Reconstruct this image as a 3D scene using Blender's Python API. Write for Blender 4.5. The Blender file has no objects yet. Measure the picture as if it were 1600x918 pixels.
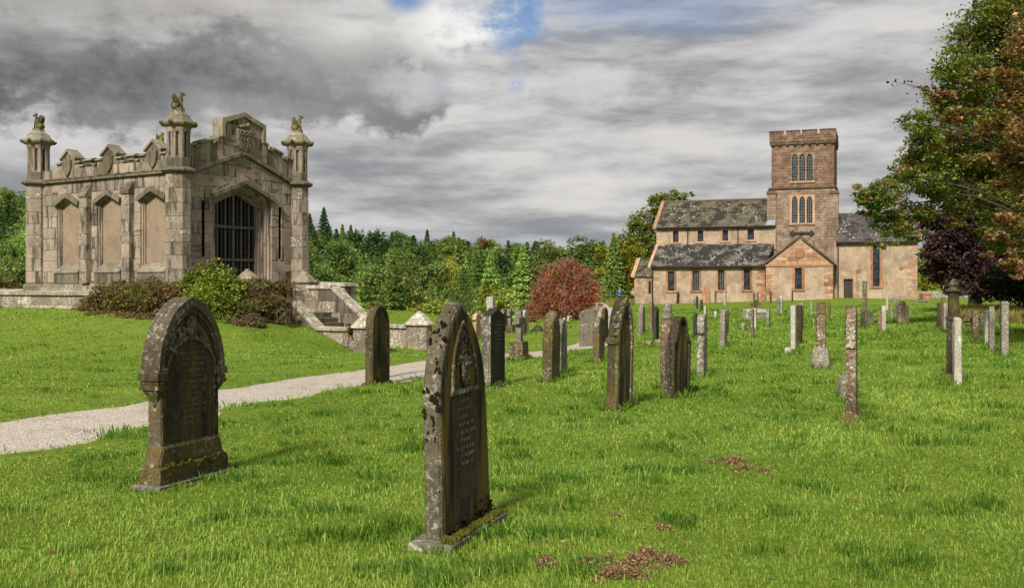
import bpy, math, random
import numpy as np
from mathutils import Vector, Matrix

random.seed(7)
rng = np.random.default_rng(11)
SC = bpy.context.scene
COL = SC.collection
rad = math.radians

# ------------------------------------------------------------------ camera
F, CX, HY, EYE = 1600.0, 800.0, 447.0, 1.6          # focal length and horizon in photo pixels, eye height in metres
cam = bpy.data.cameras.new('camera')
cam.sensor_width = 36.0
cam.lens = 36.0
cam.shift_y = -(459.0 - HY) / 1600.0
cam.clip_end = 6000.0
cam_o = bpy.data.objects.new('camera', cam)
COL.objects.link(cam_o)
cam_o.location = (0, 0, EYE)
cam_o.rotation_euler = (rad(90), 0, 0)
SC.camera = cam_o

# ------------------------------------------------------------------ world, sun, exposure
SUN_EL = 37.0
SUN_TO = Vector((-0.36, -0.93, 0)).normalized()        # horizontal direction towards the sun (behind the camera, left)
w = bpy.data.worlds.new('World')
SC.world = w
w.use_nodes = True
wt = w.node_tree
wt.nodes.clear()


def N(nt, typ, ins=None, **props):
    n = nt.nodes.new(typ)
    for k, v in props.items():
        setattr(n, k, v)
    for k, v in (ins or {}).items():
        s = n.inputs[k]
        if isinstance(v, bpy.types.NodeSocket):
            nt.links.new(v, s)
        else:
            s.default_value = v
    return n


def M(nt, op, a, b=None, c=None, clamp=False):
    n = nt.nodes.new('ShaderNodeMath')
    n.operation = op
    n.use_clamp = clamp
    for i, v in enumerate((a, b, c)):
        if v is None:
            continue
        if isinstance(v, bpy.types.NodeSocket):
            nt.links.new(v, n.inputs[i])
        else:
            n.inputs[i].default_value = v
    return n.outputs[0]


def VM(nt, op, a, b=None):
    n = nt.nodes.new('ShaderNodeVectorMath')
    n.operation = op
    for i, v in enumerate((a, b)):
        if v is None:
            continue
        if isinstance(v, bpy.types.NodeSocket):
            nt.links.new(v, n.inputs[i])
        else:
            n.inputs[i].default_value = v
    return n


def MIX(nt, fac, a, b, mode='MIX'):
    n = nt.nodes.new('ShaderNodeMix')
    n.data_type = 'RGBA'
    n.blend_type = mode
    for s, v in ((n.inputs[0], fac), (n.inputs[6], a), (n.inputs[7], b)):
        if isinstance(v, bpy.types.NodeSocket):
            nt.links.new(v, s)
        elif isinstance(v, (tuple, list)):
            s.default_value = (*v[:3], 1.0)
        else:
            s.default_value = v
    return n.outputs[2]


def RAMP(nt, fac, lo, hi, a=0.0, b=1.0):
    n = nt.nodes.new('ShaderNodeMapRange')
    n.interpolation_type = 'SMOOTHSTEP'
    n.clamp = True
    nt.links.new(fac, n.inputs[0])
    n.inputs[1].default_value = lo
    n.inputs[2].default_value = hi
    n.inputs[3].default_value = a
    n.inputs[4].default_value = b
    return n.outputs[0]


def NOISE(nt, vec, scale, detail=4.0, rough=0.5, dist=0.0):
    n = N(nt, 'ShaderNodeTexNoise', {'Scale': scale, 'Detail': detail, 'Roughness': rough, 'Distortion': dist})
    if vec is not None:
        nt.links.new(vec, n.inputs['Vector'])
    return n.outputs['Fac']


def build_world():
    nt = wt
    sky = N(nt, 'ShaderNodeTexSky', sky_type='NISHITA')
    sky.sun_disc = False
    sky.sun_elevation = rad(SUN_EL)
    sky.sun_rotation = math.atan2(SUN_TO.x, SUN_TO.y)
    sky.air_density = 1.0
    sky.dust_density = 1.0
    tc = N(nt, 'ShaderNodeTexCoord')
    d = tc.outputs['Generated']
    sep = N(nt, 'ShaderNodeSeparateXYZ', {0: d})
    x, y, z = sep.outputs
    zz = M(nt, 'MAXIMUM', z, 0.0)
    # layered stratus: wide flat lumps, thinning toward the horizon
    d1 = VM(nt, 'MULTIPLY', d, (1.0, 1.0, 4.2)).outputs[0]
    n1 = NOISE(nt, d1, 4.2, 9.0, 0.62)
    d2 = VM(nt, 'MULTIPLY', d, (1.0, 1.0, 6.0)).outputs[0]
    n2 = NOISE(nt, d2, 9.0, 5.0, 0.55)
    # puffy detail for the heaped cloud
    d3 = VM(nt, 'MULTIPLY', d, (1.0, 1.0, 1.5)).outputs[0]
    n3 = NOISE(nt, d3, 8.0, 9.0, 0.65)

    def blob(px, py, rx, ry, amp=2.4, lo=0.45, hi=1.15, tilt=0.0, limit=None):
        """mask round a direction of the sky with a ragged cloud edge"""
        v = Vector(((px - CX) / F, 1.0, (HY - py) / F)).normalized()
        a = Vector((1, 0, 0))
        a = (a - v * a.dot(v)).normalized()
        b = a.cross(v)
        a, b = a * math.cos(tilt) + b * math.sin(tilt), b * math.cos(tilt) - a * math.sin(tilt)
        da = M(nt, 'DIVIDE', VM(nt, 'DOT_PRODUCT', d, tuple(a)).outputs['Value'], rx)
        db = M(nt, 'DIVIDE', VM(nt, 'DOT_PRODUCT', d, tuple(b)).outputs['Value'], ry)
        r = M(nt, 'SQRT', M(nt, 'ADD', M(nt, 'MULTIPLY', da, da), M(nt, 'MULTIPLY', db, db)))
        front = M(nt, 'GREATER_THAN', y, 0.0)
        if limit:
            front = M(nt, 'MULTIPLY', front, RAMP(nt, r, limit, limit + 0.8, 1.0, 0.0))
        r = M(nt, 'ADD', r, M(nt, 'MULTIPLY', M(nt, 'SUBTRACT', n3, 0.5), amp))
        return M(nt, 'MULTIPLY', RAMP(nt, r, lo, hi, 1.0, 0.0), front)

    dark = blob(90, 104, 0.20, 0.036, 3.0, 0.1, 1.5)
    dark1 = blob(360, 124, 0.23, 0.060, 3.2, 0.72, 1.12)
    bright = blob(735, 34, 0.075, 0.040, 4.2, 0.6, 1.3)
    bright2 = blob(540, 50, 0.085, 0.036, 4.6, 0.1, 1.3)
    warm = blob(200, 8, 0.34, 0.040, 3.0, 0.3, 1.3)
    low = blob(120, 215, 0.28, 0.030, 4.0, 0.3, 1.4)
    puff = blob(830, 130, 0.15, 0.018, 5.5, 0.1, 1.5)
    puff2 = blob(930, 292, 0.040, 0.012, 6.0, 0.0, 1.5)
    blue = blob(806, 62, 0.062, 0.032, 6.5, 0.3, 1.5, rad(35), 1.0)
    blue3 = blob(635, 0, 0.030, 0.016, 2.0, 0.2, 1.2)
    s = M(nt, 'ADD', M(nt, 'MULTIPLY', n1, 0.72), M(nt, 'MULTIPLY', n2, 0.28))
    shade = RAMP(nt, s, 0.38, 0.62)
    base = MIX(nt, shade, (0.195, 0.20, 0.212), (0.475, 0.462, 0.45))
    # toward the horizon: bluish grey veil with pale streaks
    hz = RAMP(nt, zz, 0.015, 0.085, 1.0, 0.0)
    hcol = MIX(nt, RAMP(nt, n2, 0.42, 0.68), (0.185, 0.22, 0.258), (0.46, 0.462, 0.465))
    base = MIX(nt, M(nt, 'MULTIPLY', hz, 0.7), base, hcol)
    tex = RAMP(nt, n3, 0.34, 0.66)
    base = MIX(nt, M(nt, 'MULTIPLY', low, 0.6), base, (0.46, 0.452, 0.445))
    base = MIX(nt, M(nt, 'MULTIPLY', warm, 0.8), base, MIX(nt, tex, (0.18, 0.172, 0.16), (0.34, 0.33, 0.31)))
    base = MIX(nt, M(nt, 'MULTIPLY', dark1, 0.9), base, MIX(nt, tex, (0.115, 0.12, 0.125), (0.225, 0.222, 0.218)))
    base = MIX(nt, M(nt, 'MULTIPLY', dark, 0.92), base, MIX(nt, tex, (0.05, 0.056, 0.061), (0.125, 0.127, 0.127)))
    base = MIX(nt, M(nt, 'MULTIPLY', M(nt, 'MAXIMUM', puff, M(nt, 'MULTIPLY', puff2, 0.6)), 0.6), base, (0.56, 0.545, 0.53))
    base = MIX(nt, M(nt, 'MULTIPLY', bright2, 0.8), base, MIX(nt, tex, (0.29, 0.282, 0.27), (0.58, 0.57, 0.55)))
    base = MIX(nt, M(nt, 'MULTIPLY', bright, 0.95), base, MIX(nt, tex, (0.38, 0.37, 0.355), (0.74, 0.725, 0.705)))
    skyc = VM(nt, 'SCALE', sky.outputs[0])
    skyc.inputs['Scale'].default_value = 0.06
    bcol = MIX(nt, 0.75, skyc.outputs[0], (0.075, 0.19, 0.42))
    veil = M(nt, 'MULTIPLY', blob(990, 15, 0.17, 0.032, 2.2, 0.2, 1.4), 0.45)
    base = MIX(nt, M(nt, 'MAXIMUM', M(nt, 'MULTIPLY', M(nt, 'MAXIMUM', blue, blue3), 0.85), veil), base, bcol)
    bg1 = N(nt, 'ShaderNodeBackground', {'Color': base, 'Strength': 1.06})
    out = N(nt, 'ShaderNodeOutputWorld', {'Surface': bg1.outputs[0]})


build_world()
w.cycles.sampling_method = 'NONE'

sun = bpy.data.lights.new('sun', 'SUN')
sun.energy = 4.3
sun.angle = rad(9.0)
sun.color = (1.0, 0.93, 0.82)
sun_o = bpy.data.objects.new('sun', sun)
COL.objects.link(sun_o)
to = Vector((SUN_TO.x * math.cos(rad(SUN_EL)), SUN_TO.y * math.cos(rad(SUN_EL)), math.sin(rad(SUN_EL))))
sun_o.rotation_euler = to.to_track_quat('Z', 'Y').to_euler()
sun_o.location = (-20, -40, 60)

SC.view_settings.view_transform = 'Standard'
SC.view_settings.look = 'None'
SC.view_settings.gamma = 1.0
SC.view_settings.exposure = 0.45
SC.view_settings.use_curve_mapping = False
SC.cycles.use_denoising = True
SC.cycles.max_bounces = 5
SC.cycles.diffuse_bounces = 2
SC.cycles.transparent_max_bounces = 6

# ------------------------------------------------------------------ helpers


def P(px, py, D):
    return Vector(((px - CX) / F * D, D, EYE + (HY - py) / F * D))


def ss(t):
    t = np.clip(t, 0.0, 1.0)
    return t * t * (3 - 2 * t)


def tag(o, label=None, cat=None, group=None, kind=None):
    if label:
        o['label'] = label
    if cat:
        o['category'] = cat
    if group:
        o['group'] = group
    if kind:
        o['kind'] = kind
    return o


def empty(name, loc=(0, 0, 0), rz=0.0, parent=None):
    o = bpy.data.objects.new(name, None)
    COL.objects.link(o)
    o.location = loc
    o.rotation_euler = (0, 0, rz)
    o.empty_display_size = 0.2
    if parent:
        o.parent = parent
    return o


def link(name, me, mat=None, parent=None, smooth=False, kind=None):
    o = bpy.data.objects.new(name, me)
    COL.objects.link(o)
    if mat is not None and not me.materials:
        me.materials.append(mat)
    if parent is not None:
        o.parent = parent
    if smooth:
        me.polygons.foreach_set('use_smooth', [True] * len(me.polygons))
    if kind:
        o['kind'] = kind
    return o


class MB:
    def __init__(self):
        self.v = []
        self.f = []

    def add(self, vs, fs):
        n = len(self.v)
        self.v.extend([tuple(p) for p in vs])
        self.f.extend([tuple(i + n for i in f) for f in fs])
        return self

    def hexa(self, p):
        """8 points: bottom 0-3 ccw, top 4-7 ccw"""
        return self.add(p, [(3, 2, 1, 0), (4, 5, 6, 7), (0, 1, 5, 4), (1, 2, 6, 5), (2, 3, 7, 6), (3, 0, 4, 7)])

    def box(self, x0, x1, y0, y1, z0, z1):
        return self.hexa([(x0, y0, z0), (x1, y0, z0), (x1, y1, z0), (x0, y1, z0), (x0, y0, z1), (x1, y0, z1), (x1, y1, z1), (x0, y1, z1)])

    def tbox(self, x0, x1, y0, y1, z0, z1, c):
        """box with its top edges chamfered by c"""
        r = lambda e, z: [(x0 + e, y0 + e, z), (x1 - e, y0 + e, z), (x1 - e, y1 - e, z), (x0 + e, y1 - e, z)]
        vs = r(0, z0) + r(0, z1 - c) + r(c, z1)
        fs = [(3, 2, 1, 0), (8, 9, 10, 11)]
        for k in (0, 4):
            for i in range(4):
                j = (i + 1) % 4
                fs.append((k + i, k + j, k + 4 + j, k + 4 + i))
        return self.add(vs, fs)

    def prism(self, poly, y0, y1, c=0.0, fn=None):
        """polygon (x, z), ccw seen from -y, between y0 (front) and y1; front and back edges chamfered by c"""
        fn = fn or (lambda x, y, z: (x, y, z))
        n = len(poly)
        ins = inset(poly, c) if c > 0 else poly
        rings = [(ins, y0), (poly, y0 + c), (poly, y1 - c), (ins, y1)] if c > 0 else [(poly, y0), (poly, y1)]
        vs = [fn(x, y, z) for ring, y in rings for x, z in ring]
        fs = [tuple(range(n)), tuple(reversed(range(n * (len(rings) - 1), n * len(rings))))]
        for k in range(len(rings) - 1):
            for i in range(n):
                j = (i + 1) % n
                fs.append((k * n + j, k * n + i, (k + 1) * n + i, (k + 1) * n + j))
        return self.add(vs, fs)

    def band(self, outer, inner, y0, y1):
        """ring between two open outlines of equal length (x, z), from y0 to y1"""
        n = len(outer)
        vs = [(x, y, z) for y in (y0, y1) for ring in (outer, inner) for x, z in ring]
        O0, I0, O1, I1 = 0, n, 2 * n, 3 * n
        fs = []
        for i in range(n - 1):
            fs += [(O0 + i, O0 + i + 1, I0 + i + 1, I0 + i), (O1 + i, I1 + i, I1 + i + 1, O1 + i + 1),
                   (O0 + i + 1, O0 + i, O1 + i, O1 + i + 1), (I0 + i, I0 + i + 1, I1 + i + 1, I1 + i)]
        fs += [(O0, I0, I1, O1), (I0 + n - 1, O0 + n - 1, O1 + n - 1, I1 + n - 1)]
        return self.add(vs, fs)

    def tube(self, pts, rr, n=6, cap=True):
        pts = [Vector(p) for p in pts]
        if not isinstance(rr, (list, tuple)):
            rr = [rr] * len(pts)
        vs, fs = [], []
        up = Vector((0.13, 0.21, 1)).normalized()
        for i, p in enumerate(pts):
            t = (pts[min(i + 1, len(pts) - 1)] - pts[max(i - 1, 0)]).normalized()
            a = t.cross(up)
            if a.length < 1e-3:
                a = t.cross(Vector((1, 0, 0)))
            a.normalize()
            b = t.cross(a)
            for k in range(n):
                an = 2 * math.pi * k / n
                vs.append(p + (a * math.cos(an) + b * math.sin(an)) * rr[i])
        for i in range(len(pts) - 1):
            for k in range(n):
                j = (k + 1) % n
                fs.append((i * n + k, i * n + j, (i + 1) * n + j, (i + 1) * n + k))
        if cap:
            fs += [tuple(reversed(range(n))), tuple(range((len(pts) - 1) * n, len(pts) * n))]
        return self.add(vs, fs)

    def lathe(self, prof, n=8, c=(0, 0), rot=0.0):
        """profile of (radius, z) bottom to top round a vertical axis"""
        vs, fs = [], []
        for r, z in prof:
            for k in range(n):
                a = rot + 2 * math.pi * k / n
                vs.append((c[0] + r * math.cos(a), c[1] + r * math.sin(a), z))
        for i in range(len(prof) - 1):
            for k in range(n):
                j = (k + 1) % n
                fs.append((i * n + k, i * n + j, (i + 1) * n + j, (i + 1) * n + k))
        fs += [tuple(reversed(range(n))), tuple(range((len(prof) - 1) * n, len(prof) * n))]
        return self.add(vs, fs)

    def ball(self, c, r, nu=8, nv=5, mat=None):
        c = Vector(c)
        if not isinstance(r, (tuple, list)):
            r = (r, r, r)
        vs = [Vector((0, 0, -r[2]))]
        for i in range(1, nv):
            ph = -math.pi / 2 + math.pi * i / nv
            for k in range(nu):
                a = 2 * math.pi * k / nu
                vs.append(Vector((r[0] * math.cos(ph) * math.cos(a), r[1] * math.cos(ph) * math.sin(a), r[2] * math.sin(ph))))
        vs.append(Vector((0, 0, r[2])))
        if mat is not None:
            vs = [mat @ p for p in vs]
        vs = [c + p for p in vs]
        fs = []
        for k in range(nu):
            j = (k + 1) % nu
            fs.append((0, 1 + j, 1 + k))
            for i in range(nv - 2):
                fs.append((1 + i * nu + k, 1 + i * nu + j, 1 + (i + 1) * nu + j, 1 + (i + 1) * nu + k))
            fs.append((1 + (nv - 2) * nu + k, 1 + (nv - 2) * nu + j, len(vs) - 1))
        return self.add(vs, fs)

    def build(self, name, mat=None, parent=None, smooth=False, kind=None):
        me = bpy.data.meshes.new(name)
        me.from_pydata([tuple(p) for p in self.v], [], self.f)
        me.validate()
        me.update()
        return link(name, me, mat, parent, smooth, kind)


def inset(poly, c):
    n = len(poly)
    out = []
    for i in range(n):
        p0, p, p1 = Vector(poly[i - 1]), Vector(poly[i]), Vector(poly[(i + 1) % n])
        e0 = (p - p0)
        e1 = (p1 - p)
        if e0.length < 1e-9 or e1.length < 1e-9:
            out.append(tuple(p))
            continue
        e0.normalize()
        e1.normalize()
        n0, n1 = Vector((-e0.y, e0.x)), Vector((-e1.y, e1.x))
        m = n0 + n1
        if m.length < 1e-6:
            out.append(tuple(p + n0 * c))
            continue
        m.normalize()
        k = c / max(0.35, m.dot(n0))
        out.append(tuple(p + m * k))
    return out


def clip(poly, a, b, c):
    """keep a*x + b*z <= c of a convex polygon"""
    out = []
    n = len(poly)
    for i in range(n):
        p, q = poly[i], poly[(i + 1) % n]
        dp, dq = a * p[0] + b * p[1] - c, a * q[0] + b * q[1] - c
        if dp <= 0:
            out.append(p)
        if (dp < 0 < dq) or (dq < 0 < dp):
            t = dp / (dp - dq)
            out.append((p[0] + (q[0] - p[0]) * t, p[1] + (q[1] - p[1]) * t))
    return out


def area(poly):
    return 0.5 * sum(poly[i - 1][0] * poly[i][1] - poly[i][0] * poly[i - 1][1] for i in range(len(poly)))


def np_mesh(name, verts, faces, mat, parent=None, tint=None, smooth=False, kind=None):
    """verts (n,3), faces (m,k) of one size k; tint (n,3) point colours"""
    me = bpy.data.meshes.new(name)
    n, (m, k) = len(verts), faces.shape
    me.vertices.add(n)
    me.vertices.foreach_set('co', np.ascontiguousarray(verts, dtype=np.float32).ravel())
    me.loops.add(m * k)
    me.loops.foreach_set('vertex_index', np.ascontiguousarray(faces, dtype=np.int32).ravel())
    me.polygons.add(m)
    me.polygons.foreach_set('loop_start', np.arange(0, m * k, k, dtype=np.int32))
    if tint is not None:
        at = me.color_attributes.new('tint', 'FLOAT_COLOR', 'POINT')
        c = np.ones((n, 4), dtype=np.float32)
        c[:, :3] = tint
        at.data.foreach_set('color', c.ravel())
    me.update(calc_edges=True)
    return link(name, me, mat, parent, smooth, kind)


def frames(n, up=0.5):
    """n random orthonormal frames: (along, across), leaf planes tending to face up by 'up'"""
    nrm = rng.normal(size=(n, 3))
    nrm[:, 2] = np.abs(nrm[:, 2]) + up
    nrm /= np.linalg.norm(nrm, axis=1, keepdims=True)
    t = rng.normal(size=(n, 3))
    t -= nrm * np.sum(t * nrm, axis=1, keepdims=True)
    t /= np.linalg.norm(t, axis=1, keepdims=True)
    return t, np.cross(nrm, t), nrm


def kites(cent, size, up=0.5, aspect=0.62):
    """one small folded leaf (two triangles) at each point"""
    n = len(cent)
    t, s, nr = frames(n, up)
    sz = np.broadcast_to(np.asarray(size, dtype=float), (n,))[:, None]
    v = np.empty((n, 4, 3))
    v[:, 0] = cent - t * sz * 0.5
    v[:, 1] = cent + s * sz * 0.5 * aspect + nr * sz * 0.10
    v[:, 2] = cent + t * sz * 0.5
    v[:, 3] = cent - s * sz * 0.5 * aspect + nr * sz * 0.10
    i = np.arange(n)[:, None] * 4
    fa = np.concatenate([i + np.array([[0, 1, 2]]), i + np.array([[0, 2, 3]])], axis=0)
    return v.reshape(-1, 3), fa


def vnoise(x, y, seed=0):
    """smooth value noise in 0..1 on arrays"""
    xi, yi = np.floor(x).astype(np.int64), np.floor(y).astype(np.int64)
    fx, fy = x - xi, y - yi
    fx, fy = fx * fx * (3 - 2 * fx), fy * fy * (3 - 2 * fy)

    def h(a, b):
        k = (a * 374761393 + b * 668265263 + seed * 974711) & 0x7fffffff
        k = ((k ^ (k >> 13)) * 1274126177) & 0x7fffffff
        return ((k ^ (k >> 16)) & 0xffff) / 65535.0
    return (h(xi, yi) * (1 - fx) + h(xi + 1, yi) * fx) * (1 - fy) + (h(xi, yi + 1) * (1 - fx) + h(xi + 1, yi + 1) * fx) * fy


# ------------------------------------------------------------------ materials


def new_mat(name):
    m = bpy.data.materials.new(name)
    m.use_nodes = True
    nt = m.node_tree
    nt.nodes.clear()
    out = nt.nodes.new('ShaderNodeOutputMaterial')
    return m, nt, out


def finish(nt, out, col, rough=0.9, bump=None, strength=0.3, dist=0.02, spec=0.25, rough_sock=None):
    b = N(nt, 'ShaderNodeBsdfPrincipled', {'Roughness': rough, 'Specular IOR Level': spec})
    if isinstance(col, bpy.types.NodeSocket):
        nt.links.new(col, b.inputs['Base Color'])
    else:
        b.inputs['Base Color'].default_value = (*col, 1)
    if bump is not None:
        bn = N(nt, 'ShaderNodeBump', {'Strength': strength, 'Distance': dist, 'Height': bump})
        nt.links.new(bn.outputs[0], b.inputs['Normal'])
    nt.links.new(b.outputs[0], out.inputs['Surface'])
    return b


def wpos(nt):
    return N(nt, 'ShaderNodeNewGeometry').outputs['Position']


def scaled(nt, vec, s):
    return VM(nt, 'MULTIPLY', vec, s).outputs[0]


def stone(name, a, b, streak=(0.05, 0.045, 0.035), streak_amt=0.6, streak_lo=0.5, moss=(0.09, 0.10, 0.02), moss_amt=0.3, moss_lo=0.55,
          lichen=(0.55, 0.53, 0.47), lichen_amt=0.6, lichen_lo=0.62, lichen_scale=9.0, big=1.2, bump=0.5, rough=0.92, ochre=None, var=0.35, streak_sc=(5, 5, 0.7)):
    m, nt, out = new_mat(name)
    p = wpos(nt)
    oi = N(nt, 'ShaderNodeObjectInfo')
    rnd = oi.outputs['Random']
    off = VM(nt, 'SCALE', N(nt, 'ShaderNodeCombineXYZ', {0: rnd, 1: rnd, 2: rnd}).outputs[0])
    off.inputs['Scale'].default_value = 3.0
    col = MIX(nt, RAMP(nt, NOISE(nt, p, big, 6.0, 0.6), 0.33, 0.67), a, b)
    fine = NOISE(nt, p, 22.0, 8.0, 0.65)
    col = MIX(nt, RAMP(nt, fine, 0.36, 0.66, 0.0, 0.6), col, VMc(nt, col, 0.5))
    st = NOISE(nt, VM(nt, 'ADD', scaled(nt, p, streak_sc), off.outputs[0]).outputs[0], 1.0, 6.0, 0.6, 0.3)
    col = MIX(nt, RAMP(nt, st, streak_lo, streak_lo + 0.16, 0.0, streak_amt), col, streak)
    ms = NOISE(nt, VM(nt, 'ADD', scaled(nt, p, (2.2, 2.2, 1.1)), off.outputs[0]).outputs[0], 1.3, 7.0, 0.65, 0.4)
    col = MIX(nt, RAMP(nt, ms, moss_lo, moss_lo + 0.12, 0.0, moss_amt), col, moss)
    if ochre:
        oc = NOISE(nt, scaled(nt, p, (6, 6, 1.0)), 0.9, 5.0, 0.6, 0.3)
        col = MIX(nt, RAMP(nt, oc, ochre[1], ochre[1] + 0.12, 0.0, ochre[2]), col, ochre[0])
    l1 = NOISE(nt, p, lichen_scale, 6.0, 0.72, 0.5)
    l2 = NOISE(nt, p, 1.7, 3.0, 0.5)
    lm = RAMP(nt, M(nt, 'ADD', M(nt, 'MULTIPLY', l1, 0.75), M(nt, 'MULTIPLY', l2, 0.25)), lichen_lo - 0.05, lichen_lo + 0.06, 0.0, lichen_amt)
    col = MIX(nt, lm, col, lichen)
    k = M(nt, 'ADD', M(nt, 'MULTIPLY', rnd, var), 1.0 - var * 0.55)
    col = VMs(nt, col, k)
    h = M(nt, 'ADD', fine, M(nt, 'MULTIPLY', lm, 0.25))
    h = M(nt, 'ADD', h, M(nt, 'MULTIPLY', NOISE(nt, p, 5.0, 5.0, 0.6), 1.2))
    finish(nt, out, col, rough, h, bump, 0.03, 0.15)
    return m


def VMc(nt, col, k):
    n = VM(nt, 'SCALE', col)
    n.inputs['Scale'].default_value = k
    return n.outputs[0]


def VMs(nt, col, ksock):
    n = VM(nt, 'SCALE', col)
    nt.links.new(ksock, n.inputs['Scale'])
    return n.outputs[0]


MAT = {}
MAT['ashlar'] = stone('ashlar', (0.375, 0.31, 0.24), (0.25, 0.205, 0.155), streak=(0.045, 0.038, 0.03), streak_amt=0.85, streak_lo=0.465, moss=(0.20, 0.13, 0.035),
                      moss_amt=0.3, moss_lo=0.6, lichen_amt=0.6, lichen_lo=0.605, lichen_scale=15.0, bump=0.5, var=0.28)
MAT['ashlar_pink'] = stone('ashlar_pink', (0.40, 0.315, 0.255), (0.285, 0.225, 0.18), streak=(0.085, 0.06, 0.045), streak_amt=0.75, streak_lo=0.51, moss=(0.27, 0.16, 0.045),
                           moss_amt=0.35, moss_lo=0.62, lichen_amt=0.4, lichen_lo=0.66, lichen_scale=8.0, bump=0.45, var=0.28, streak_sc=(1.6, 1.6, 7.0))
MAT['ashlar_dark'] = stone('ashlar_dark', (0.22, 0.185, 0.14), (0.135, 0.115, 0.085), streak_amt=0.75, streak_lo=0.48, moss=(0.11, 0.10, 0.03),
                           moss_amt=0.5, moss_lo=0.52, lichen_amt=0.45, lichen_lo=0.635, bump=0.5, var=0.4)
MAT['coping'] = stone('coping', (0.30, 0.265, 0.205), (0.19, 0.165, 0.12), streak_amt=0.55, streak_lo=0.53, moss=(0.13, 0.125, 0.035), moss_amt=0.55, moss_lo=0.5,
                      lichen=(0.50, 0.47, 0.38), lichen_amt=0.7, lichen_lo=0.585, bump=0.5, var=0.3)
MAT['statue'] = stone('statue', (0.12, 0.11, 0.06), (0.07, 0.065, 0.035), streak_amt=0.5, moss=(0.17, 0.16, 0.03), moss_amt=0.8, moss_lo=0.5, lichen_amt=0.1, bump=0.6)
MAT['lichen_wall'] = stone('lichen_wall', (0.30, 0.25, 0.19), (0.20, 0.165, 0.125), streak=(0.075, 0.05, 0.04), streak_amt=0.6, streak_lo=0.54, moss=(0.22, 0.15, 0.05), moss_amt=0.35,
                           lichen=(0.62, 0.59, 0.52), lichen_amt=0.8, lichen_lo=0.555, lichen_scale=15.0, bump=0.6, var=0.35)
MAT['lichen_coping'] = stone('lichen_coping', (0.42, 0.38, 0.29), (0.30, 0.265, 0.195), streak_amt=0.35, streak_lo=0.55, moss=(0.17, 0.155, 0.05), moss_amt=0.4,
                             lichen=(0.66, 0.63, 0.55), lichen_amt=0.8, lichen_lo=0.54, lichen_scale=7.0, bump=0.5, var=0.25)
MAT['blind_panel'] = stone('blind_panel', (0.33, 0.25, 0.185), (0.26, 0.195, 0.14), streak_amt=0.25, streak_lo=0.55, moss=(0.26, 0.12, 0.05), moss_amt=0.35, lichen_amt=0.12, lichen_lo=0.66, bump=0.8, var=0.05)
# gravestones
MAT['grave_dark'] = stone('grave_dark', (0.074, 0.06, 0.034), (0.04, 0.034, 0.022), streak=(0.016, 0.015, 0.012), streak_amt=0.75, streak_lo=0.47, moss=(0.10, 0.088, 0.016), moss_amt=0.5, moss_lo=0.52,
                          lichen=(0.36, 0.33, 0.25), lichen_amt=0.7, lichen_lo=0.58, lichen_scale=24.0, bump=0.9, ochre=((0.15, 0.115, 0.02), 0.55, 0.6), var=0.2, streak_sc=(7, 7, 0.6))
MAT['grave_moss'] = stone('grave_moss', (0.145, 0.11, 0.052), (0.08, 0.062, 0.03), streak=(0.03, 0.026, 0.018), streak_amt=0.7, streak_lo=0.5, moss=(0.12, 0.105, 0.02), moss_amt=0.65, moss_lo=0.5,
                          lichen=(0.48, 0.45, 0.36), lichen_amt=0.75, lichen_lo=0.555, lichen_scale=24.0, bump=0.9, ochre=((0.22, 0.13, 0.03), 0.58, 0.5), var=0.25)
MAT['grave_grey'] = stone('grave_grey', (0.25, 0.225, 0.175), (0.15, 0.135, 0.10), streak=(0.06, 0.05, 0.035), streak_amt=0.6, streak_lo=0.52, moss=(0.15, 0.13, 0.035), moss_amt=0.45, moss_lo=0.55,
                          lichen=(0.58, 0.56, 0.49), lichen_amt=0.8, lichen_lo=0.555, lichen_scale=24.0, bump=0.9, var=0.3)
MAT['grave_white'] = stone('grave_white', (0.47, 0.44, 0.37), (0.32, 0.29, 0.225), streak=(0.09, 0.06, 0.045), streak_amt=0.55, streak_lo=0.55, moss=(0.26, 0.22, 0.06), moss_amt=0.35, moss_lo=0.58,
                           lichen=(0.68, 0.66, 0.60), lichen_amt=0.8, lichen_lo=0.53, lichen_scale=24.0, bump=0.9, var=0.2)
MAT['grave_brown'] = stone('grave_brown', (0.23, 0.145, 0.085), (0.125, 0.08, 0.05), streak=(0.04, 0.03, 0.022), streak_amt=0.7, streak_lo=0.5, moss=(0.16, 0.115, 0.025), moss_amt=0.55, moss_lo=0.52,
                           lichen=(0.58, 0.55, 0.47), lichen_amt=0.75, lichen_lo=0.55, lichen_scale=24.0, bump=0.9, var=0.3)
MAT['grave_slate'] = stone('grave_slate', (0.052, 0.058, 0.042), (0.036, 0.04, 0.03), streak=(0.022, 0.024, 0.018), streak_amt=0.5, moss=(0.06, 0.062, 0.02), moss_amt=0.3, lichen=(0.5, 0.5, 0.44), lichen_amt=0.35,
                           lichen_lo=0.67, lichen_scale=20.0, bump=0.25, var=0.15)
MAT['tablet_dark'] = stone('tablet_dark', (0.085, 0.074, 0.048), (0.045, 0.04, 0.028), streak=(0.011, 0.010, 0.009), streak_amt=0.6, streak_lo=0.5, moss=(0.075, 0.062, 0.014), moss_amt=0.5, moss_lo=0.53,
                           lichen=(0.20, 0.165, 0.07), lichen_amt=0.55, lichen_lo=0.58, lichen_scale=24.0, bump=0.9, ochre=((0.11, 0.085, 0.018), 0.52, 0.5), var=0.1, streak_sc=(9, 9, 0.6))
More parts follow.
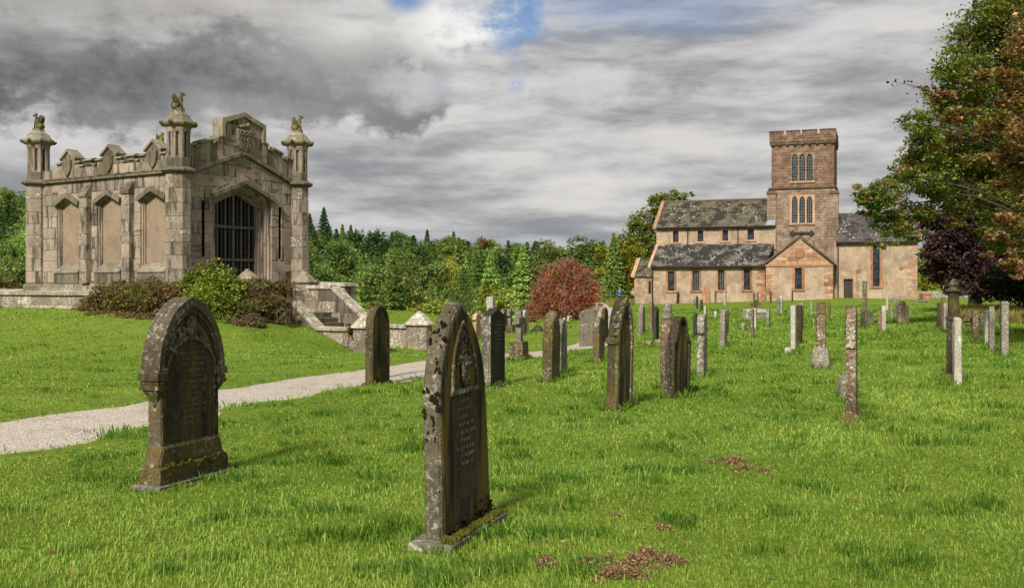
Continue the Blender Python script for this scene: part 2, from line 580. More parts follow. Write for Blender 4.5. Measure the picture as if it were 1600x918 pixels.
MAT['tablet_streak'] = stone('tablet_streak', (0.055, 0.05, 0.036), (0.035, 0.032, 0.024), streak=(0.014, 0.013, 0.011), streak_amt=0.85, streak_lo=0.46, moss=(0.11, 0.09, 0.02), moss_amt=0.55, moss_lo=0.5,
                             lichen=(0.22, 0.21, 0.16), lichen_amt=0.3, lichen_lo=0.66, lichen_scale=18.0, bump=0.4, ochre=((0.16, 0.115, 0.02), 0.48, 0.75), var=0.1, streak_sc=(14, 14, 0.35))
MAT['edge_lichen'] = stone('edge_lichen', (0.15, 0.125, 0.08), (0.085, 0.07, 0.043), streak=(0.05, 0.035, 0.03), streak_amt=0.5, streak_lo=0.53, moss=(0.17, 0.11, 0.035), moss_amt=0.6, moss_lo=0.57,
                           lichen=(0.50, 0.49, 0.42), lichen_amt=0.6, lichen_lo=0.55, lichen_scale=24.0, bump=0.9, var=0.1)
MAT['slab_white'] = stone('slab_white', (0.19, 0.175, 0.14), (0.11, 0.10, 0.075), streak_amt=0.4, moss_amt=0.6, moss_lo=0.5, lichen=(0.62, 0.6, 0.55), lichen_amt=0.7, lichen_lo=0.56, bump=0.5, var=0.1)
MAT['inscription'] = stone('inscription', (0.33, 0.28, 0.14), (0.20, 0.17, 0.085), streak_amt=0.5, moss_amt=0.4, lichen_amt=0.3, bump=0.3, var=0.1)
MAT['inscription_pale'] = stone('inscription_pale', (0.30, 0.30, 0.25), (0.16, 0.165, 0.13), streak_amt=0.5, moss_amt=0.2, lichen_amt=0.3, bump=0.3, var=0.1)
# church
MAT['harling'] = stone('harling', (0.475, 0.375, 0.265), (0.30, 0.22, 0.155), streak=(0.19, 0.14, 0.095), streak_amt=0.55, streak_lo=0.52, moss=(0.40, 0.245, 0.165), moss_amt=0.65, moss_lo=0.52,
                       lichen=(0.56, 0.50, 0.40), lichen_amt=0.6, lichen_lo=0.58, lichen_scale=5.0, big=0.8, bump=0.9, var=0.06, streak_sc=(1.4, 1.4, 0.25))
MAT['sandstone'] = stone('sandstone', (0.36, 0.165, 0.09), (0.29, 0.15, 0.09), streak=(0.14, 0.07, 0.045), streak_amt=0.4, moss=(0.42, 0.28, 0.17), moss_amt=0.6, moss_lo=0.5, lichen_amt=0.3, bump=0.4, var=0.5)
MAT['sandstone_pale'] = stone('sandstone_pale', (0.46, 0.29, 0.19), (0.38, 0.23, 0.145), streak=(0.17, 0.10, 0.07), streak_amt=0.4, moss=(0.48, 0.37, 0.24), moss_amt=0.6, moss_lo=0.5, lichen_amt=0.3, bump=0.4, var=0.4)
MAT['trim_dark'] = stone('trim_dark', (0.16, 0.115, 0.075), (0.10, 0.075, 0.05), streak_amt=0.5, moss=(0.13, 0.10, 0.04), moss_amt=0.4, lichen_amt=0.3, bump=0.4, var=0.2)


def plain(name, col, rough=0.6, spec=0.3, metal=0.0):
    m, nt, out = new_mat(name)
    p = wpos(nt)
    c = MIX(nt, RAMP(nt, NOISE(nt, p, 6.0, 5.0, 0.6), 0.3, 0.7), col, tuple(k * 0.6 for k in col))
    b = finish(nt, out, c, rough, None, spec=spec)
    b.inputs['Metallic'].default_value = metal
    return m


MAT['iron'] = plain('iron', (0.028, 0.025, 0.023), 0.55, 0.4)
MAT['iron_edge'] = plain('iron_edge', (0.11, 0.10, 0.085), 0.6, 0.4)
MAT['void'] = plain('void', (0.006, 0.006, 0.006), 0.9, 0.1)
MAT['wood_dark'] = plain('wood_dark', (0.035, 0.028, 0.02), 0.7)
MAT['lead'] = plain('lead', (0.32, 0.34, 0.38), 0.5)
MAT['lead_bar'] = plain('lead_bar', (0.15, 0.155, 0.155), 0.6)
MAT['pipe'] = plain('pipe', (0.035, 0.03, 0.028), 0.6)
MAT['bark'] = stone('bark', (0.09, 0.072, 0.052), (0.05, 0.042, 0.03), streak_amt=0.5, moss=(0.08, 0.085, 0.03), moss_amt=0.4, lichen_amt=0.15, bump=0.9, var=0.1)
MAT['twig'] = plain('twig', (0.17, 0.115, 0.07), 0.9, 0.1)
MAT['twig_red'] = plain('twig_red', (0.34, 0.18, 0.12), 0.9, 0.1)


def glass(name):
    m, nt, out = new_mat(name)
    p = wpos(nt)
    c = MIX(nt, RAMP(nt, NOISE(nt, p, 2.5, 2.0, 0.5), 0.4, 0.6), (0.012, 0.014, 0.017), (0.035, 0.042, 0.05))
    finish(nt, out, c, 0.16, NOISE(nt, p, 5.0, 2.0), 0.25, 0.02, 0.5)
    return m


MAT['glass'] = glass('glass')


def rubble(name, a, b, c, mortar, sx, sz):
    """coursed rubble masonry in the thing's own coordinates"""
    m, nt, out = new_mat(name)
    oc = N(nt, 'ShaderNodeTexCoord').outputs['Object']
    sp = N(nt, 'ShaderNodeSeparateXYZ', {0: oc})
    wob = M(nt, 'MULTIPLY', M(nt, 'SUBTRACT', NOISE(nt, oc, 1.6, 3.0), 0.5), 0.35)
    u = M(nt, 'MULTIPLY', M(nt, 'ADD', M(nt, 'ADD', sp.outputs[0], sp.outputs[1]), wob), sx)
    v = M(nt, 'MULTIPLY', M(nt, 'ADD', sp.outputs[2], M(nt, 'MULTIPLY', wob, 0.5)), sz)
    uv = N(nt, 'ShaderNodeCombineXYZ', {0: u, 1: v, 2: 0.0}).outputs[0]
    br = N(nt, 'ShaderNodeTexBrick', {'Vector': uv, 'Color1': (*a, 1), 'Color2': (*b, 1), 'Mortar': (*mortar, 1), 'Scale': 1.0, 'Mortar Size': 0.025, 'Mortar Smooth': 0.4,
                                      'Brick Width': 0.9, 'Row Height': 0.42, 'Bias': 0.0}, offset=0.5, squash=0.7, squash_frequency=3)
    col = br.outputs['Color']
    col = MIX(nt, RAMP(nt, NOISE(nt, uv, 1.1, 3.0), 0.45, 0.62, 0.0, 0.75), col, c)
    p = wpos(nt)
    col = MIX(nt, RAMP(nt, NOISE(nt, scaled(nt, p, (1.2, 1.2, 0.4)), 0.8, 6.0, 0.6), 0.5, 0.68, 0.0, 0.6), col, (0.10, 0.065, 0.04))
    col = MIX(nt, RAMP(nt, NOISE(nt, p, 6.0, 5.0, 0.7), 0.6, 0.68, 0.0, 0.5), col, (0.50, 0.42, 0.32))
    h = M(nt, 'ADD', M(nt, 'MULTIPLY', br.outputs['Fac'], -1.2), NOISE(nt, p, 9.0, 5.0, 0.6))
    finish(nt, out, col, 0.95, h, 0.9, 0.06, 0.1)
    return m


MAT['tower_up'] = rubble('tower_up', (0.215, 0.135, 0.092), (0.125, 0.078, 0.056), (0.27, 0.18, 0.125), (0.12, 0.09, 0.068), 1.3, 1.5)
MAT['tower_low'] = rubble('tower_low', (0.275, 0.195, 0.138), (0.175, 0.118, 0.085), (0.34, 0.262, 0.195), (0.20, 0.15, 0.11), 1.3, 1.5)
MAT['annex_wall'] = rubble('annex_wall', (0.38, 0.29, 0.19), (0.30, 0.22, 0.145), (0.44, 0.36, 0.25), (0.24, 0.18, 0.125), 1.4, 1.6)
MAT['drystone'] = rubble('drystone', (0.36, 0.33, 0.28), (0.25, 0.225, 0.19), (0.47, 0.45, 0.40), (0.06, 0.055, 0.045), 2.2, 2.4)


def slate(name, a, b, dark, lo):
    m, nt, out = new_mat(name)
    p = wpos(nt)
    oc = N(nt, 'ShaderNodeTexCoord').outputs['Object']
    sp = N(nt, 'ShaderNodeSeparateXYZ', {0: oc})
    uv = N(nt, 'ShaderNodeCombineXYZ', {0: sp.outputs[0], 1: sp.outputs[2], 2: 0.0}).outputs[0]
    br = N(nt, 'ShaderNodeTexBrick', {'Vector': uv, 'Color1': (*a, 1), 'Color2': (*b, 1), 'Mortar': (*[k * 0.35 for k in b], 1), 'Scale': 2.2, 'Mortar Size': 0.02, 'Brick Width': 0.9, 'Row Height': 0.6})
    col = br.outputs['Color']
    col = MIX(nt, RAMP(nt, NOISE(nt, scaled(nt, p, (0.9, 0.9, 0.5)), 1.0, 7.0, 0.65, 0.4), lo, lo + 0.1, 0.0, 0.92), col, dark)
    v = N(nt, 'ShaderNodeTexVoronoi', {'Vector': p, 'Scale': 2.6, 'Randomness': 1.0})
    r = M(nt, 'ADD', v.outputs['Distance'], M(nt, 'MULTIPLY', M(nt, 'SUBTRACT', NOISE(nt, p, 7.0, 4.0, 0.6), 0.5), 0.5))
    cl = RAMP(nt, NOISE(nt, p, 0.6, 3.0), 0.4, 0.62)
    sp2 = M(nt, 'MULTIPLY', RAMP(nt, r, 0.16, 0.24, 1.0, 0.0), cl)
    col = MIX(nt, M(nt, 'MULTIPLY', sp2, 0.85), col, (0.62, 0.60, 0.54))
    finish(nt, out, col, 0.85, M(nt, 'ADD', M(nt, 'MULTIPLY', br.outputs['Fac'], -1.0), NOISE(nt, p, 8.0, 4.0)), 0.6, 0.05, 0.2)
    return m


MAT['slate_nave'] = slate('slate_nave', (0.165, 0.145, 0.10), (0.11, 0.098, 0.068), (0.034, 0.03, 0.027), 0.46)
MAT['slate_aisle'] = slate('slate_aisle', (0.195, 0.18, 0.15), (0.14, 0.13, 0.11), (0.03, 0.026, 0.026), 0.42)
MAT['slate_chancel'] = slate('slate_chancel', (0.12, 0.105, 0.098), (0.08, 0.07, 0.068), (0.038, 0.032, 0.034), 0.47)


def leafmat(name, trans=0.35, rough=0.55, vary=0.3, objcol=False):
    m, nt, out = new_mat(name)
    at = N(nt, 'ShaderNodeAttribute', attribute_name='tint').outputs['Color']
    if objcol:
        at = MIX(nt, 1.0, at, N(nt, 'ShaderNodeObjectInfo').outputs['Color'], 'MULTIPLY')
    b = N(nt, 'ShaderNodeBsdfPrincipled', {'Base Color': at, 'Roughness': rough, 'Specular IOR Level': 0.25})
    t = N(nt, 'ShaderNodeBsdfTranslucent', {'Color': MIX(nt, 1.0, at, (1.25, 1.15, 0.6), 'MULTIPLY')})
    mx = N(nt, 'ShaderNodeMixShader', {0: trans, 1: b.outputs[0], 2: t.outputs[0]})
    nt.links.new(mx.outputs[0], out.inputs['Surface'])
    return m


MAT['leaf'] = leafmat('leaf', 0.42)
MAT['leaf_far'] = leafmat('leaf_far', 0.35, 0.8, objcol=True)
MAT['blade'] = leafmat('blade', 0.35, 0.6)


def ground_mat():
    m, nt, out = new_mat('turf')
    p = wpos(nt)
    n1 = NOISE(nt, p, 0.25, 5.0, 0.6)
    n2 = NOISE(nt, p, 2.3, 6.0, 0.65)
    n3 = NOISE(nt, p, 14.0, 6.0, 0.7)
    col = MIX(nt, RAMP(nt, n1, 0.35, 0.65), (0.165, 0.25, 0.024), (0.215, 0.295, 0.036))
    col = MIX(nt, RAMP(nt, n2, 0.42, 0.68, 0.0, 0.6), col, (0.10, 0.18, 0.018))
    col = MIX(nt, RAMP(nt, n2, 0.2, 0.42, 0.5, 0.0), col, (0.26, 0.33, 0.06))
    col = MIX(nt, RAMP(nt, n3, 0.35, 0.75, 0.0, 0.85), col, (0.055, 0.095, 0.012))
    h = M(nt, 'ADD', n3, M(nt, 'MULTIPLY', n2, 0.6))
    finish(nt, out, col, 0.95, h, 0.8, 0.08, 0.1)
    return m


def gravel_mat():
    m, nt, out = new_mat('gravel')
    p = wpos(nt)
    v = N(nt, 'ShaderNodeTexVoronoi', {'Vector': p, 'Scale': 38.0})
    g = N(nt, 'ShaderNodeSeparateXYZ', {0: v.outputs['Color']}).outputs[0]
    col = MIX(nt, g, (0.31, 0.27, 0.225), (0.56, 0.51, 0.45))
    col = MIX(nt, RAMP(nt, NOISE(nt, p, 1.1, 6.0, 0.6), 0.4, 0.7, 0.0, 0.55), col, (0.47, 0.41, 0.335))
    col = MIX(nt, RAMP(nt, NOISE(nt, p, 2.2, 7.0, 0.7), 0.50, 0.66, 0.0, 0.65), col, (0.27, 0.215, 0.155))
    finish(nt, out, col, 0.95, M(nt, 'SUBTRACT', 1.0, v.outputs['Distance']), 0.7, 0.02, 0.15)
    return m


MAT['turf'] = ground_mat()
MAT['gravel'] = gravel_mat()

# ------------------------------------------------------------------ terrain
MZ = rad(57.3)                                       # mausoleum axes: local x along the gated front, local y along the blind-window side
MO = Vector((-10.48, 32.18, 0))
MW, ML = 5.22, 7.44
mca, msa = math.cos(MZ), math.sin(MZ)
PATH_N = [(-13.0, 3.0), (-9.6, 7.6), (-7.3, 10.6), (-5.98, 11.96), (-5.84, 12.8), (-5.1, 14.1), (-4.6, 16.1), (-4.2, 16.8), (-3.7, 18.3), (-2.9, 20.0), (-2.0, 22.1), (-0.89, 25.6), (-0.12, 27.0), (0.95, 29.1), (1.98, 31.8), (2.75, 36.0), (3.5, 45.0), (5.2, 62.0), (6.6, 80.0), (7.6, 97.0), (9.4, 122.0)]
PATH_S = [(-11.0, 1.8), (-7.7, 6.6), (-5.8, 8.9), (-4.9, 9.8), (-4.68, 11.0), (-4.2, 11.7), (-3.8, 13.3), (-3.5, 14.0), (-2.9, 15.8), (-2.4, 16.7), (-1.67, 18.5), (-0.7, 21.0), (-0.15, 22.0), (0.82, 25.1), (3.2, 30.6), (4.3, 36.0), (5.2, 45.0), (7.1, 62.0), (8.3, 80.0), (9.2, 97.0), (11.0, 122.0)]


def resample(pts, n):
    p = np.array(pts)
    d = np.r_[0, np.cumsum(np.linalg.norm(np.diff(p, axis=0), axis=1))]
    t = np.linspace(0, d[-1], n)
    # smooth a little
    q = np.stack([np.interp(t, d, p[:, i]) for i in (0, 1)], axis=1)
    for _ in range(4):
        q[1:-1] = 0.25 * q[:-2] + 0.5 * q[1:-1] + 0.25 * q[2:]
    return q


def path_lines():
    idx = np.linspace(0, len(PATH_N) - 1, 260)
    a = np.stack([np.interp(idx, range(len(PATH_N)), np.array(PATH_N)[:, i]) for i in (0, 1)], axis=1)
    b = np.stack([np.interp(idx, range(len(PATH_S)), np.array(PATH_S)[:, i]) for i in (0, 1)], axis=1)
    for q in (a, b):
        for _ in range(6):
            q[1:-1] = 0.25 * q[:-2] + 0.5 * q[1:-1] + 0.25 * q[2:]
    g = np.random.default_rng(3)
    across = (a - b) / np.linalg.norm(a - b, axis=1, keepdims=True)
    for q in (a, b):
        w = g.normal(size=len(q)) * 0.06
        for _ in range(2):
            w[1:-1] = 0.25 * w[:-2] + 0.5 * w[1:-1] + 0.25 * w[2:]
        q += w[:, None] * across
    return a, b


PA, PB = path_lines()
PC = 0.5 * (PA + PB)
PHW = 0.5 * np.linalg.norm(PA - PB, axis=1)


def path_dist(x, y):
    """signed distance to the gravel edge, negative on the path"""
    x, y = np.atleast_1d(x).astype(float), np.atleast_1d(y).astype(float)
    out = np.full(x.shape, 99.0)
    near = np.nonzero((x > -16) & (x < 14) & (y > -2) & (y < 126))[0] if x.ndim == 1 else None
    if near is None or len(near) == 0:
        return out
    A, B = PC[:-1], PC[1:]
    for c in range(0, len(near), 20000):
        i = near[c:c + 20000]
        p = np.stack([x[i], y[i]], axis=1)
        best = np.full(len(i), 99.0)
        for k in range(0, len(A), 2):
            e = B[k + 1] - A[k] if k + 1 < len(B) else B[k] - A[k]
            w_ = p - A[k]
            t = np.clip((w_ @ e) / (e @ e), 0, 1)
            # perpendicular distance measured against the local half width across the path
            nrm = PA[k] - PB[k]
            ln = np.linalg.norm(nrm)
            d = np.linalg.norm(w_ - t[:, None] * e, axis=1)
            ang = abs((nrm / ln) @ (np.array([-e[1], e[0]]) / np.linalg.norm(e)))
            best = np.minimum(best, d - PHW[k] * ang)
        out[i] = best
    return out


def Tbase(x, y):
    x, y = np.asarray(x, dtype=float), np.asarray(y, dtype=float)
    z = 0.035 * (vnoise(x * 0.22 + 40, y * 0.22 + 40, 3) - 0.5) * 2 * ss((y - 9) / 8)
    z = z - 0.38 * np.exp(-(((x + 3.5) / 6) ** 2 + ((y - 31) / 5.5) ** 2))
    lx = (x - MO.x) * mca + (y - MO.y) * msa
    ly = -(x - MO.x) * msa + (y - MO.y) * mca
    dx = np.maximum(np.maximum(-0.5 - lx, lx - 6.2), 0)
    dy = np.maximum(np.maximum((-3.0 - ly) * 1.75, ly - 12.0), 0)
    d = np.sqrt(dx * dx + dy * dy)
    z = z + 0.85 * ss(1 - (d - 0.6) / 6.2)
    z = z + ss((y - 55) / 45) * np.interp(x, [0, 14, 22, 29, 33, 38, 45, 90], [-0.4, -0.3, -0.05, 0.2, 0.45, 0.3, 0.25, 0.3])
    z = z + 0.14 * np.exp(-(((x - 14.2) / 2.6) ** 2 + ((y - 38.5) / 2.2) ** 2))
    m = ss((5.0 - x) / 6.0)
    m = np.where(y > 135, np.maximum(m, ss((y - 135) / 60)), m)
    zv = np.interp(y, [46, 60, 100, 150, 200, 260, 330, 400, 520, 6000], [0, -1.2, -8, -14.5, -10.5, -5.5, 0.5, 5, 8, 8])
    tilt = np.clip(-x + 5, 0, 200) * 0.085 * ss((y - 180) / 150)
    z = z + m * (zv + tilt)
    return z


def T(x, y):
    return float(Tbase(np.array([x]), np.array([y]))[0])


def graded(lo, a, b, hi, step, grow=1.16):
    mid = list(np.arange(a, b + 1e-6, step))
    up, s, v = [], step, b
    while v < hi:
        s *= grow
        v += s
        up.append(min(v, hi))
    dn, s, v = [], step, a
    while v > lo:
        s *= grow
        v -= s
        dn.append(max(v, lo))
    return np.array(dn[::-1] + mid + up)


def build_ground():
    xs = graded(-3500, -22, 22, 3500, 0.22, 1.10)
    ys = graded(-60, 3, 40, 5000, 0.22, 1.07)
    X, Y = np.meshgrid(xs, ys)
    Z = Tbase(X, Y)
    pd = path_dist(X.ravel(), Y.ravel()).reshape(X.shape)
    Z = Z - 0.075 * ss((0.12 - pd) / 0.25) + 0.02 * np.exp(-((pd - 0.2) / 0.2) ** 2)
    lx = (X - MO.x) * mca + (Y - MO.y) * msa
    ly = -(X - MO.x) * msa + (Y - MO.y) * mca
    Z = np.where((lx > 1.5) & (lx < 3.75) & (ly > -6.2) & (ly < -1.0), np.minimum(Z, -0.42), Z)   # dug out under the steps
    nx, ny = len(xs), len(ys)
    i = np.arange(nx * ny).reshape(ny, nx)
    fa = np.stack([i[:-1, :-1], i[:-1, 1:], i[1:, 1:], i[1:, :-1]], axis=-1).reshape(-1, 4)
    v = np.stack([X, Y, Z], axis=-1).reshape(-1, 3)
    o = np_mesh('ground', v, fa, MAT['turf'], smooth=True, kind='structure')
    tag(o, 'mown green churchyard turf with a low mound and a valley beyond', None)


build_ground()


def build_path():
    n = len(PA)
    t = np.array([-0.32, -0.2, -0.1, 0.0, 0.15, 0.32, 0.5, 0.68, 0.85, 1.0, 1.1, 1.2, 1.32])
    k = len(t)
    v = PA[:, None, :] * (1 - t)[None, :, None] + PB[:, None, :] * t[None, :, None]
    x, y = v[..., 0], v[..., 1]
    over = np.clip(np.maximum(-t, t - 1) - 0.1, 0, 1)
    z = Tbase(x, y) - 0.028 + (0.012 * (1 - (2 * t - 1) ** 2) * (over == 0) - 0.7 * over)[None, :]
    V = np.stack([x, y, z], axis=-1).reshape(-1, 3)
    i = np.arange(n * k).reshape(n, k)
    fa = np.stack([i[:-1, :-1], i[:-1, 1:], i[1:, 1:], i[1:, :-1]], axis=-1).reshape(-1, 4)
    o = np_mesh('gravel_path', V, fa, MAT['gravel'], smooth=True, kind='structure')
    tag(o, 'pale gravel path curving through the churchyard toward the church')


build_path()

# ------------------------------------------------------------------ mausoleum


def ashlar(parent, rects, fn, course, lens, openings, slopes=(), proud=0.02, depth=0.10, mats=('ashlar',), name='stone_block', seed=1, front=-0.05):
    """courses of chamfered stone blocks over rects (x0, x1, z0, z1); openings: (x0, x1, z0, spring, apex); slopes: half planes kept.
    fn maps local (x, y outward-negative, z) to the parent's space"""
    r = random.Random(seed)
    for (x0, x1, z0, z1) in rects:
        nrow = max(1, round((z1 - z0) / course))
        hh = (z1 - z0) / nrow
        for k in range(nrow):
            za, zb = z0 + k * hh, z0 + (k + 1) * hh
            x = x0 - (r.random() * lens * 0.6 if k % 2 else 0)
            while x < x1 - 1e-4:
                ln = lens * (0.7 + 0.7 * r.random())
                a, b = max(x, x0), min(x + ln, x1)
                if x1 - b < lens * 0.3:
                    b = x1
                x = b if b == x1 else x + ln
                if b - a < 0.03:
                    continue
                base = [(a, za), (b, za), (b, zb), (a, zb)]
                pieces = [base]
                for (ox0, ox1, oz0, sp, ap) in openings:
                    nxt = []
                    oc = 0.5 * (ox0 + ox1)
                    for q in pieces:
                        xs = [p[0] for p in q]
                        zs = [p[1] for p in q]
                        if max(xs) <= ox0 or min(xs) >= ox1 or min(zs) >= ap or max(zs) <= oz0:
                            nxt.append(q)
                            continue
                        nxt.append(clip(q, 1, 0, ox0))
                        nxt.append(clip(q, -1, 0, -ox1))
                        mid = clip(clip(q, -1, 0, -ox0), 1, 0, ox1)
                        nxt.append(clip(mid, 0, 1, oz0) if min(zs) < oz0 else [])
                        if ap > sp:
                            sl = (ap - sp) / (oc - ox0)
                            lq = clip(mid, 1, 0, oc)
                            # above the left slope: z >= sp + sl (x - ox0)
                            nxt.append(clip(lq, sl, -1, sl * ox0 - sp) if lq else [])
                            rq = clip(mid, -1, 0, -oc)
                            nxt.append(clip(rq, -sl, -1, -sl * ox1 - sp) if rq else [])
                        else:
                            nxt.append(clip(mid, 0, -1, -ap))
                    pieces = [q for q in nxt if len(q) >= 3]
                for q in pieces:
                    for (sa, sb, sc_) in slopes:
                        q = clip(q, sa, sb, sc_)
                        if len(q) < 3:
                            break
                    if len(q) < 3 or abs(area(q)) < 0.006:
                        continue
                    if area(q) < 0:
                        q = q[::-1]
                    # drop doubled points
                    qq = [p for i, p in enumerate(q) if (Vector(p) - Vector(q[i - 1])).length > 0.012]
                    if len(qq) < 3:
                        continue
                    j = 0.004
                    qq = inset(qq, j)
                    pr = proud + r.uniform(-0.008, 0.010)
                    n = len(qq)
                    ins = inset(qq, 0.008)
                    vs = [fn(px_, front - pr, pz_) for px_, pz_ in ins] + [fn(px_, front - pr + 0.008, pz_) for px_, pz_ in qq] + [fn(px_, front + depth, pz_) for px_, pz_ in qq]
                    fs = [tuple(range(n))]
                    for kk in (0, n):
                        for i in range(n):
                            jn = (i + 1) % n
                            fs.append((kk + jn, kk + i, kk + n + i, kk + n + jn))
                    b_ = MB()
                    b_.add(vs, fs)
                    b_.build(name, MAT[r.choice(mats)], parent)


def fx(x, y, z):
    return (x, y, z)


def fl(x, y, z):
    """wall run x along local +y of the mausoleum, outward = -local x"""
    return (y, x, z)


maus = empty('mausoleum', (MO.x, MO.y, 0), MZ)
tag(maus, 'gothic stone mausoleum with corner turrets, griffin finials and barred iron gate', 'mausoleum')
ZB, ZS = 1.6, 5.2          # base moulding top and main string course


def build_turrets():
    ring = lambda r: r / math.cos(math.pi / 8)
    proto = None
    for ti, (cx, cy) in enumerate(((0, 0), (MW, 0), (0, ML), (MW, ML))):
        t = empty('turret', (cx, cy, 0), 0, maus)
        if ti == 0:
            proto = []
            r = random.Random(5)
            mb = MB()
            mb.lathe([(ring(0.35), 1.0), (ring(0.35), ZS)], 8, rot=math.pi / 8)
            proto.append(mb.build('core', MAT['ashlar'], t))
            mb = MB()
            mb.lathe([(ring(0.52), 1.1), (ring(0.52), 1.42), (ring(0.46), 1.5), (ring(0.46), 1.58), (ring(0.405), 1.68), (ring(0.405), 1.70)], 8, rot=math.pi / 8)
            proto.append(mb.build('base_moulding', MAT['coping'], t))
            z = 1.71
            while z < ZS - 0.1:
                h = min(0.40 + r.uniform(-0.06, 0.06), ZS - 0.06 - z)
                if ZS - 0.06 - (z + h) < 0.2:
                    h = ZS - 0.06 - z
                rr = 0.378 + r.uniform(-0.006, 0.006)
                mb = MB()
                mb.lathe([(ring(rr - 0.008), z + 0.004), (ring(rr), z + 0.014), (ring(rr), z + h - 0.014), (ring(rr - 0.008), z + h - 0.004)], 8, rot=math.pi / 8)
                proto.append(mb.build('stone_course', MAT[r.choice(['ashlar', 'ashlar', 'ashlar_pink', 'lichen_wall'])], t))
                z += h
            mb = MB()
            mb.lathe([(ring(0.42), ZS - 0.06), (ring(0.53), ZS + 0.0), (ring(0.53), ZS + 0.05), (ring(0.40), ZS + 0.12), (ring(0.34), ZS + 0.14)], 8, rot=math.pi / 8)
            proto.append(mb.build('string_course', MAT['ashlar_dark'], t))
            # upper lantern: plinth, recessed core, eight ribs
            mb = MB()
            mb.lathe([(ring(0.345), ZS + 0.13), (ring(0.345), ZS + 0.40), (ring(0.25), ZS + 0.52), (ring(0.25), 6.52)], 8, rot=math.pi / 8)
            proto.append(mb.build('lantern_core', MAT['ashlar_dark'], t))
            for k in range(8):
                a = math.pi / 8 + k * math.pi / 4
                c, s = math.cos(a), math.sin(a)
                mb = MB()
                R1, R0, wd = ring(0.345), 0.2, 0.078
                pts = [(R0, -wd), (R1 - 0.035, -wd), (R1, 0), (R1 - 0.035, wd), (R0, wd)]
                vs = [(c * px_ - s * py_, s * px_ + c * py_, z) for z in (ZS + 0.38, 6.46) for px_, py_ in pts]
                n = 5
                mb.add(vs, [tuple(reversed(range(n))), tuple(range(n, 2 * n))] + [(i, (i + 1) % n, n + (i + 1) % n, n + i) for i in range(n)])
                proto.append(mb.build('rib', MAT[r.choice(['ashlar', 'ashlar_pink'])], t))
            mb = MB()
            mb.lathe([(ring(0.345), 6.42), (ring(0.36), 6.50), (ring(0.36), 6.56)], 8, rot=math.pi / 8)
            proto.append(mb.build('lantern_head', MAT['ashlar'], t))
            mb = MB()
            mb.lathe([(ring(0.36), 6.56), (ring(0.46), 6.64), (ring(0.49), 6.70), (ring(0.46), 6.74), (ring(0.42), 6.80), (ring(0.34), 6.92), (ring(0.345), 6.935), (ring(0.30), 6.95), (ring(0.22), 7.04), (ring(0.17), 7.09), (ring(0.19), 7.10), (ring(0.19), 7.13)], 8, rot=math.pi / 8)
            cap = mb.build('cap', MAT['coping'], t)
            proto.append(cap)
            for k in range(8):
                a = k * math.pi / 4 + math.pi / 8
                mb = MB()
                c, s = math.cos(a), math.sin(a)
                mb.ball((c * 0.51, s * 0.51, 6.675), (0.075, 0.075, 0.065), 7, 5)
                mb.ball((c * 0.57, s * 0.57, 6.70), (0.045, 0.05, 0.05), 6, 4)
                mb.ball((c * 0.46, s * 0.46, 6.72), (0.05, 0.06, 0.06), 6, 4)
                proto.append(mb.build('corbel_head', MAT['statue'], t))
        else:
            for o in proto:
                c = o.copy()
                COL.objects.link(c)
                c.parent = t


build_turrets()


def griffin(parent, x, y, z0, face):
    g = empty('griffin', (x, y, z0), face, parent)
    mb = MB()
    R = lambda ax, d: Matrix.Rotation(rad(d), 3, ax)
    mb.ball((0, 0, 0.02), (0.17, 0.13, 0.035), 8, 4)
    mb.ball((0.07, 0, 0.15), (0.13, 0.105, 0.12), 8, 6)
    mb.ball((-0.01, 0, 0.25), (0.105, 0.09, 0.17), 8, 6, R('Y', -22))
    mb.ball((-0.06, 0, 0.33), (0.085, 0.08, 0.10), 8, 6)
    for s in (-1, 1):
        mb.ball((0.10, s * 0.085, 0.11), (0.10, 0.05, 0.085), 7, 5)
        mb.ball((0.0, s * 0.10, 0.04), (0.09, 0.035, 0.03), 6, 4)
        mb.tube([(-0.07, s * 0.055, 0.30), (-0.10, s * 0.06, 0.18), (-0.115, s * 0.06, 0.05)], [0.042, 0.032, 0.030], 6)
        mb.ball((-0.135, s * 0.06, 0.04), (0.055, 0.035, 0.028), 6, 4)
    mb.tube([(-0.05, 0, 0.36), (-0.075, 0, 0.44), (-0.09, 0, 0.49)], [0.065, 0.055, 0.05], 7)
    mb.ball((-0.11, 0, 0.515), (0.075, 0.052, 0.055), 8, 6)
    mb.tube([(-0.16, 0, 0.515), (-0.205, 0, 0.50), (-0.215, 0, 0.475)], [0.035, 0.022, 0.006], 6)
    for s in (-1, 1):
        mb.tube([(-0.075, s * 0.035, 0.55), (-0.06, s * 0.045, 0.605)], [0.02, 0.006], 5)
    mb.build('body', MAT['statue'], g, True)
    for s in (-1, 1):
        w_ = MB()
        out = [(-0.02, 0.24), (0.04, 0.20), (0.12, 0.22), (0.18, 0.30), (0.20, 0.38), (0.19, 0.46), (0.15, 0.515), (0.10, 0.50), (0.06, 0.43), (0.01, 0.36)]
        w_.prism(out, s * 0.075 - 0.016, s * 0.075 + 0.016, 0.008)
        for k in range(4):
            w_.tube([(0.02 + k * 0.012, s * 0.098, 0.27 - k * 0.01), (0.10 + 0.025 * k, s * 0.102, 0.44 - 0.055 * k)], [0.012, 0.007], 4)
        w_.build('wing', MAT['statue'], g)
    tl = MB()
    tl.tube([(0.18, 0, 0.08), (0.22, 0.02, 0.14), (0.20, 0.03, 0.22), (0.16, 0.02, 0.25)], [0.022, 0.018, 0.016, 0.012], 5)
    tl.build('tail', MAT['statue'], g, True)
    return g


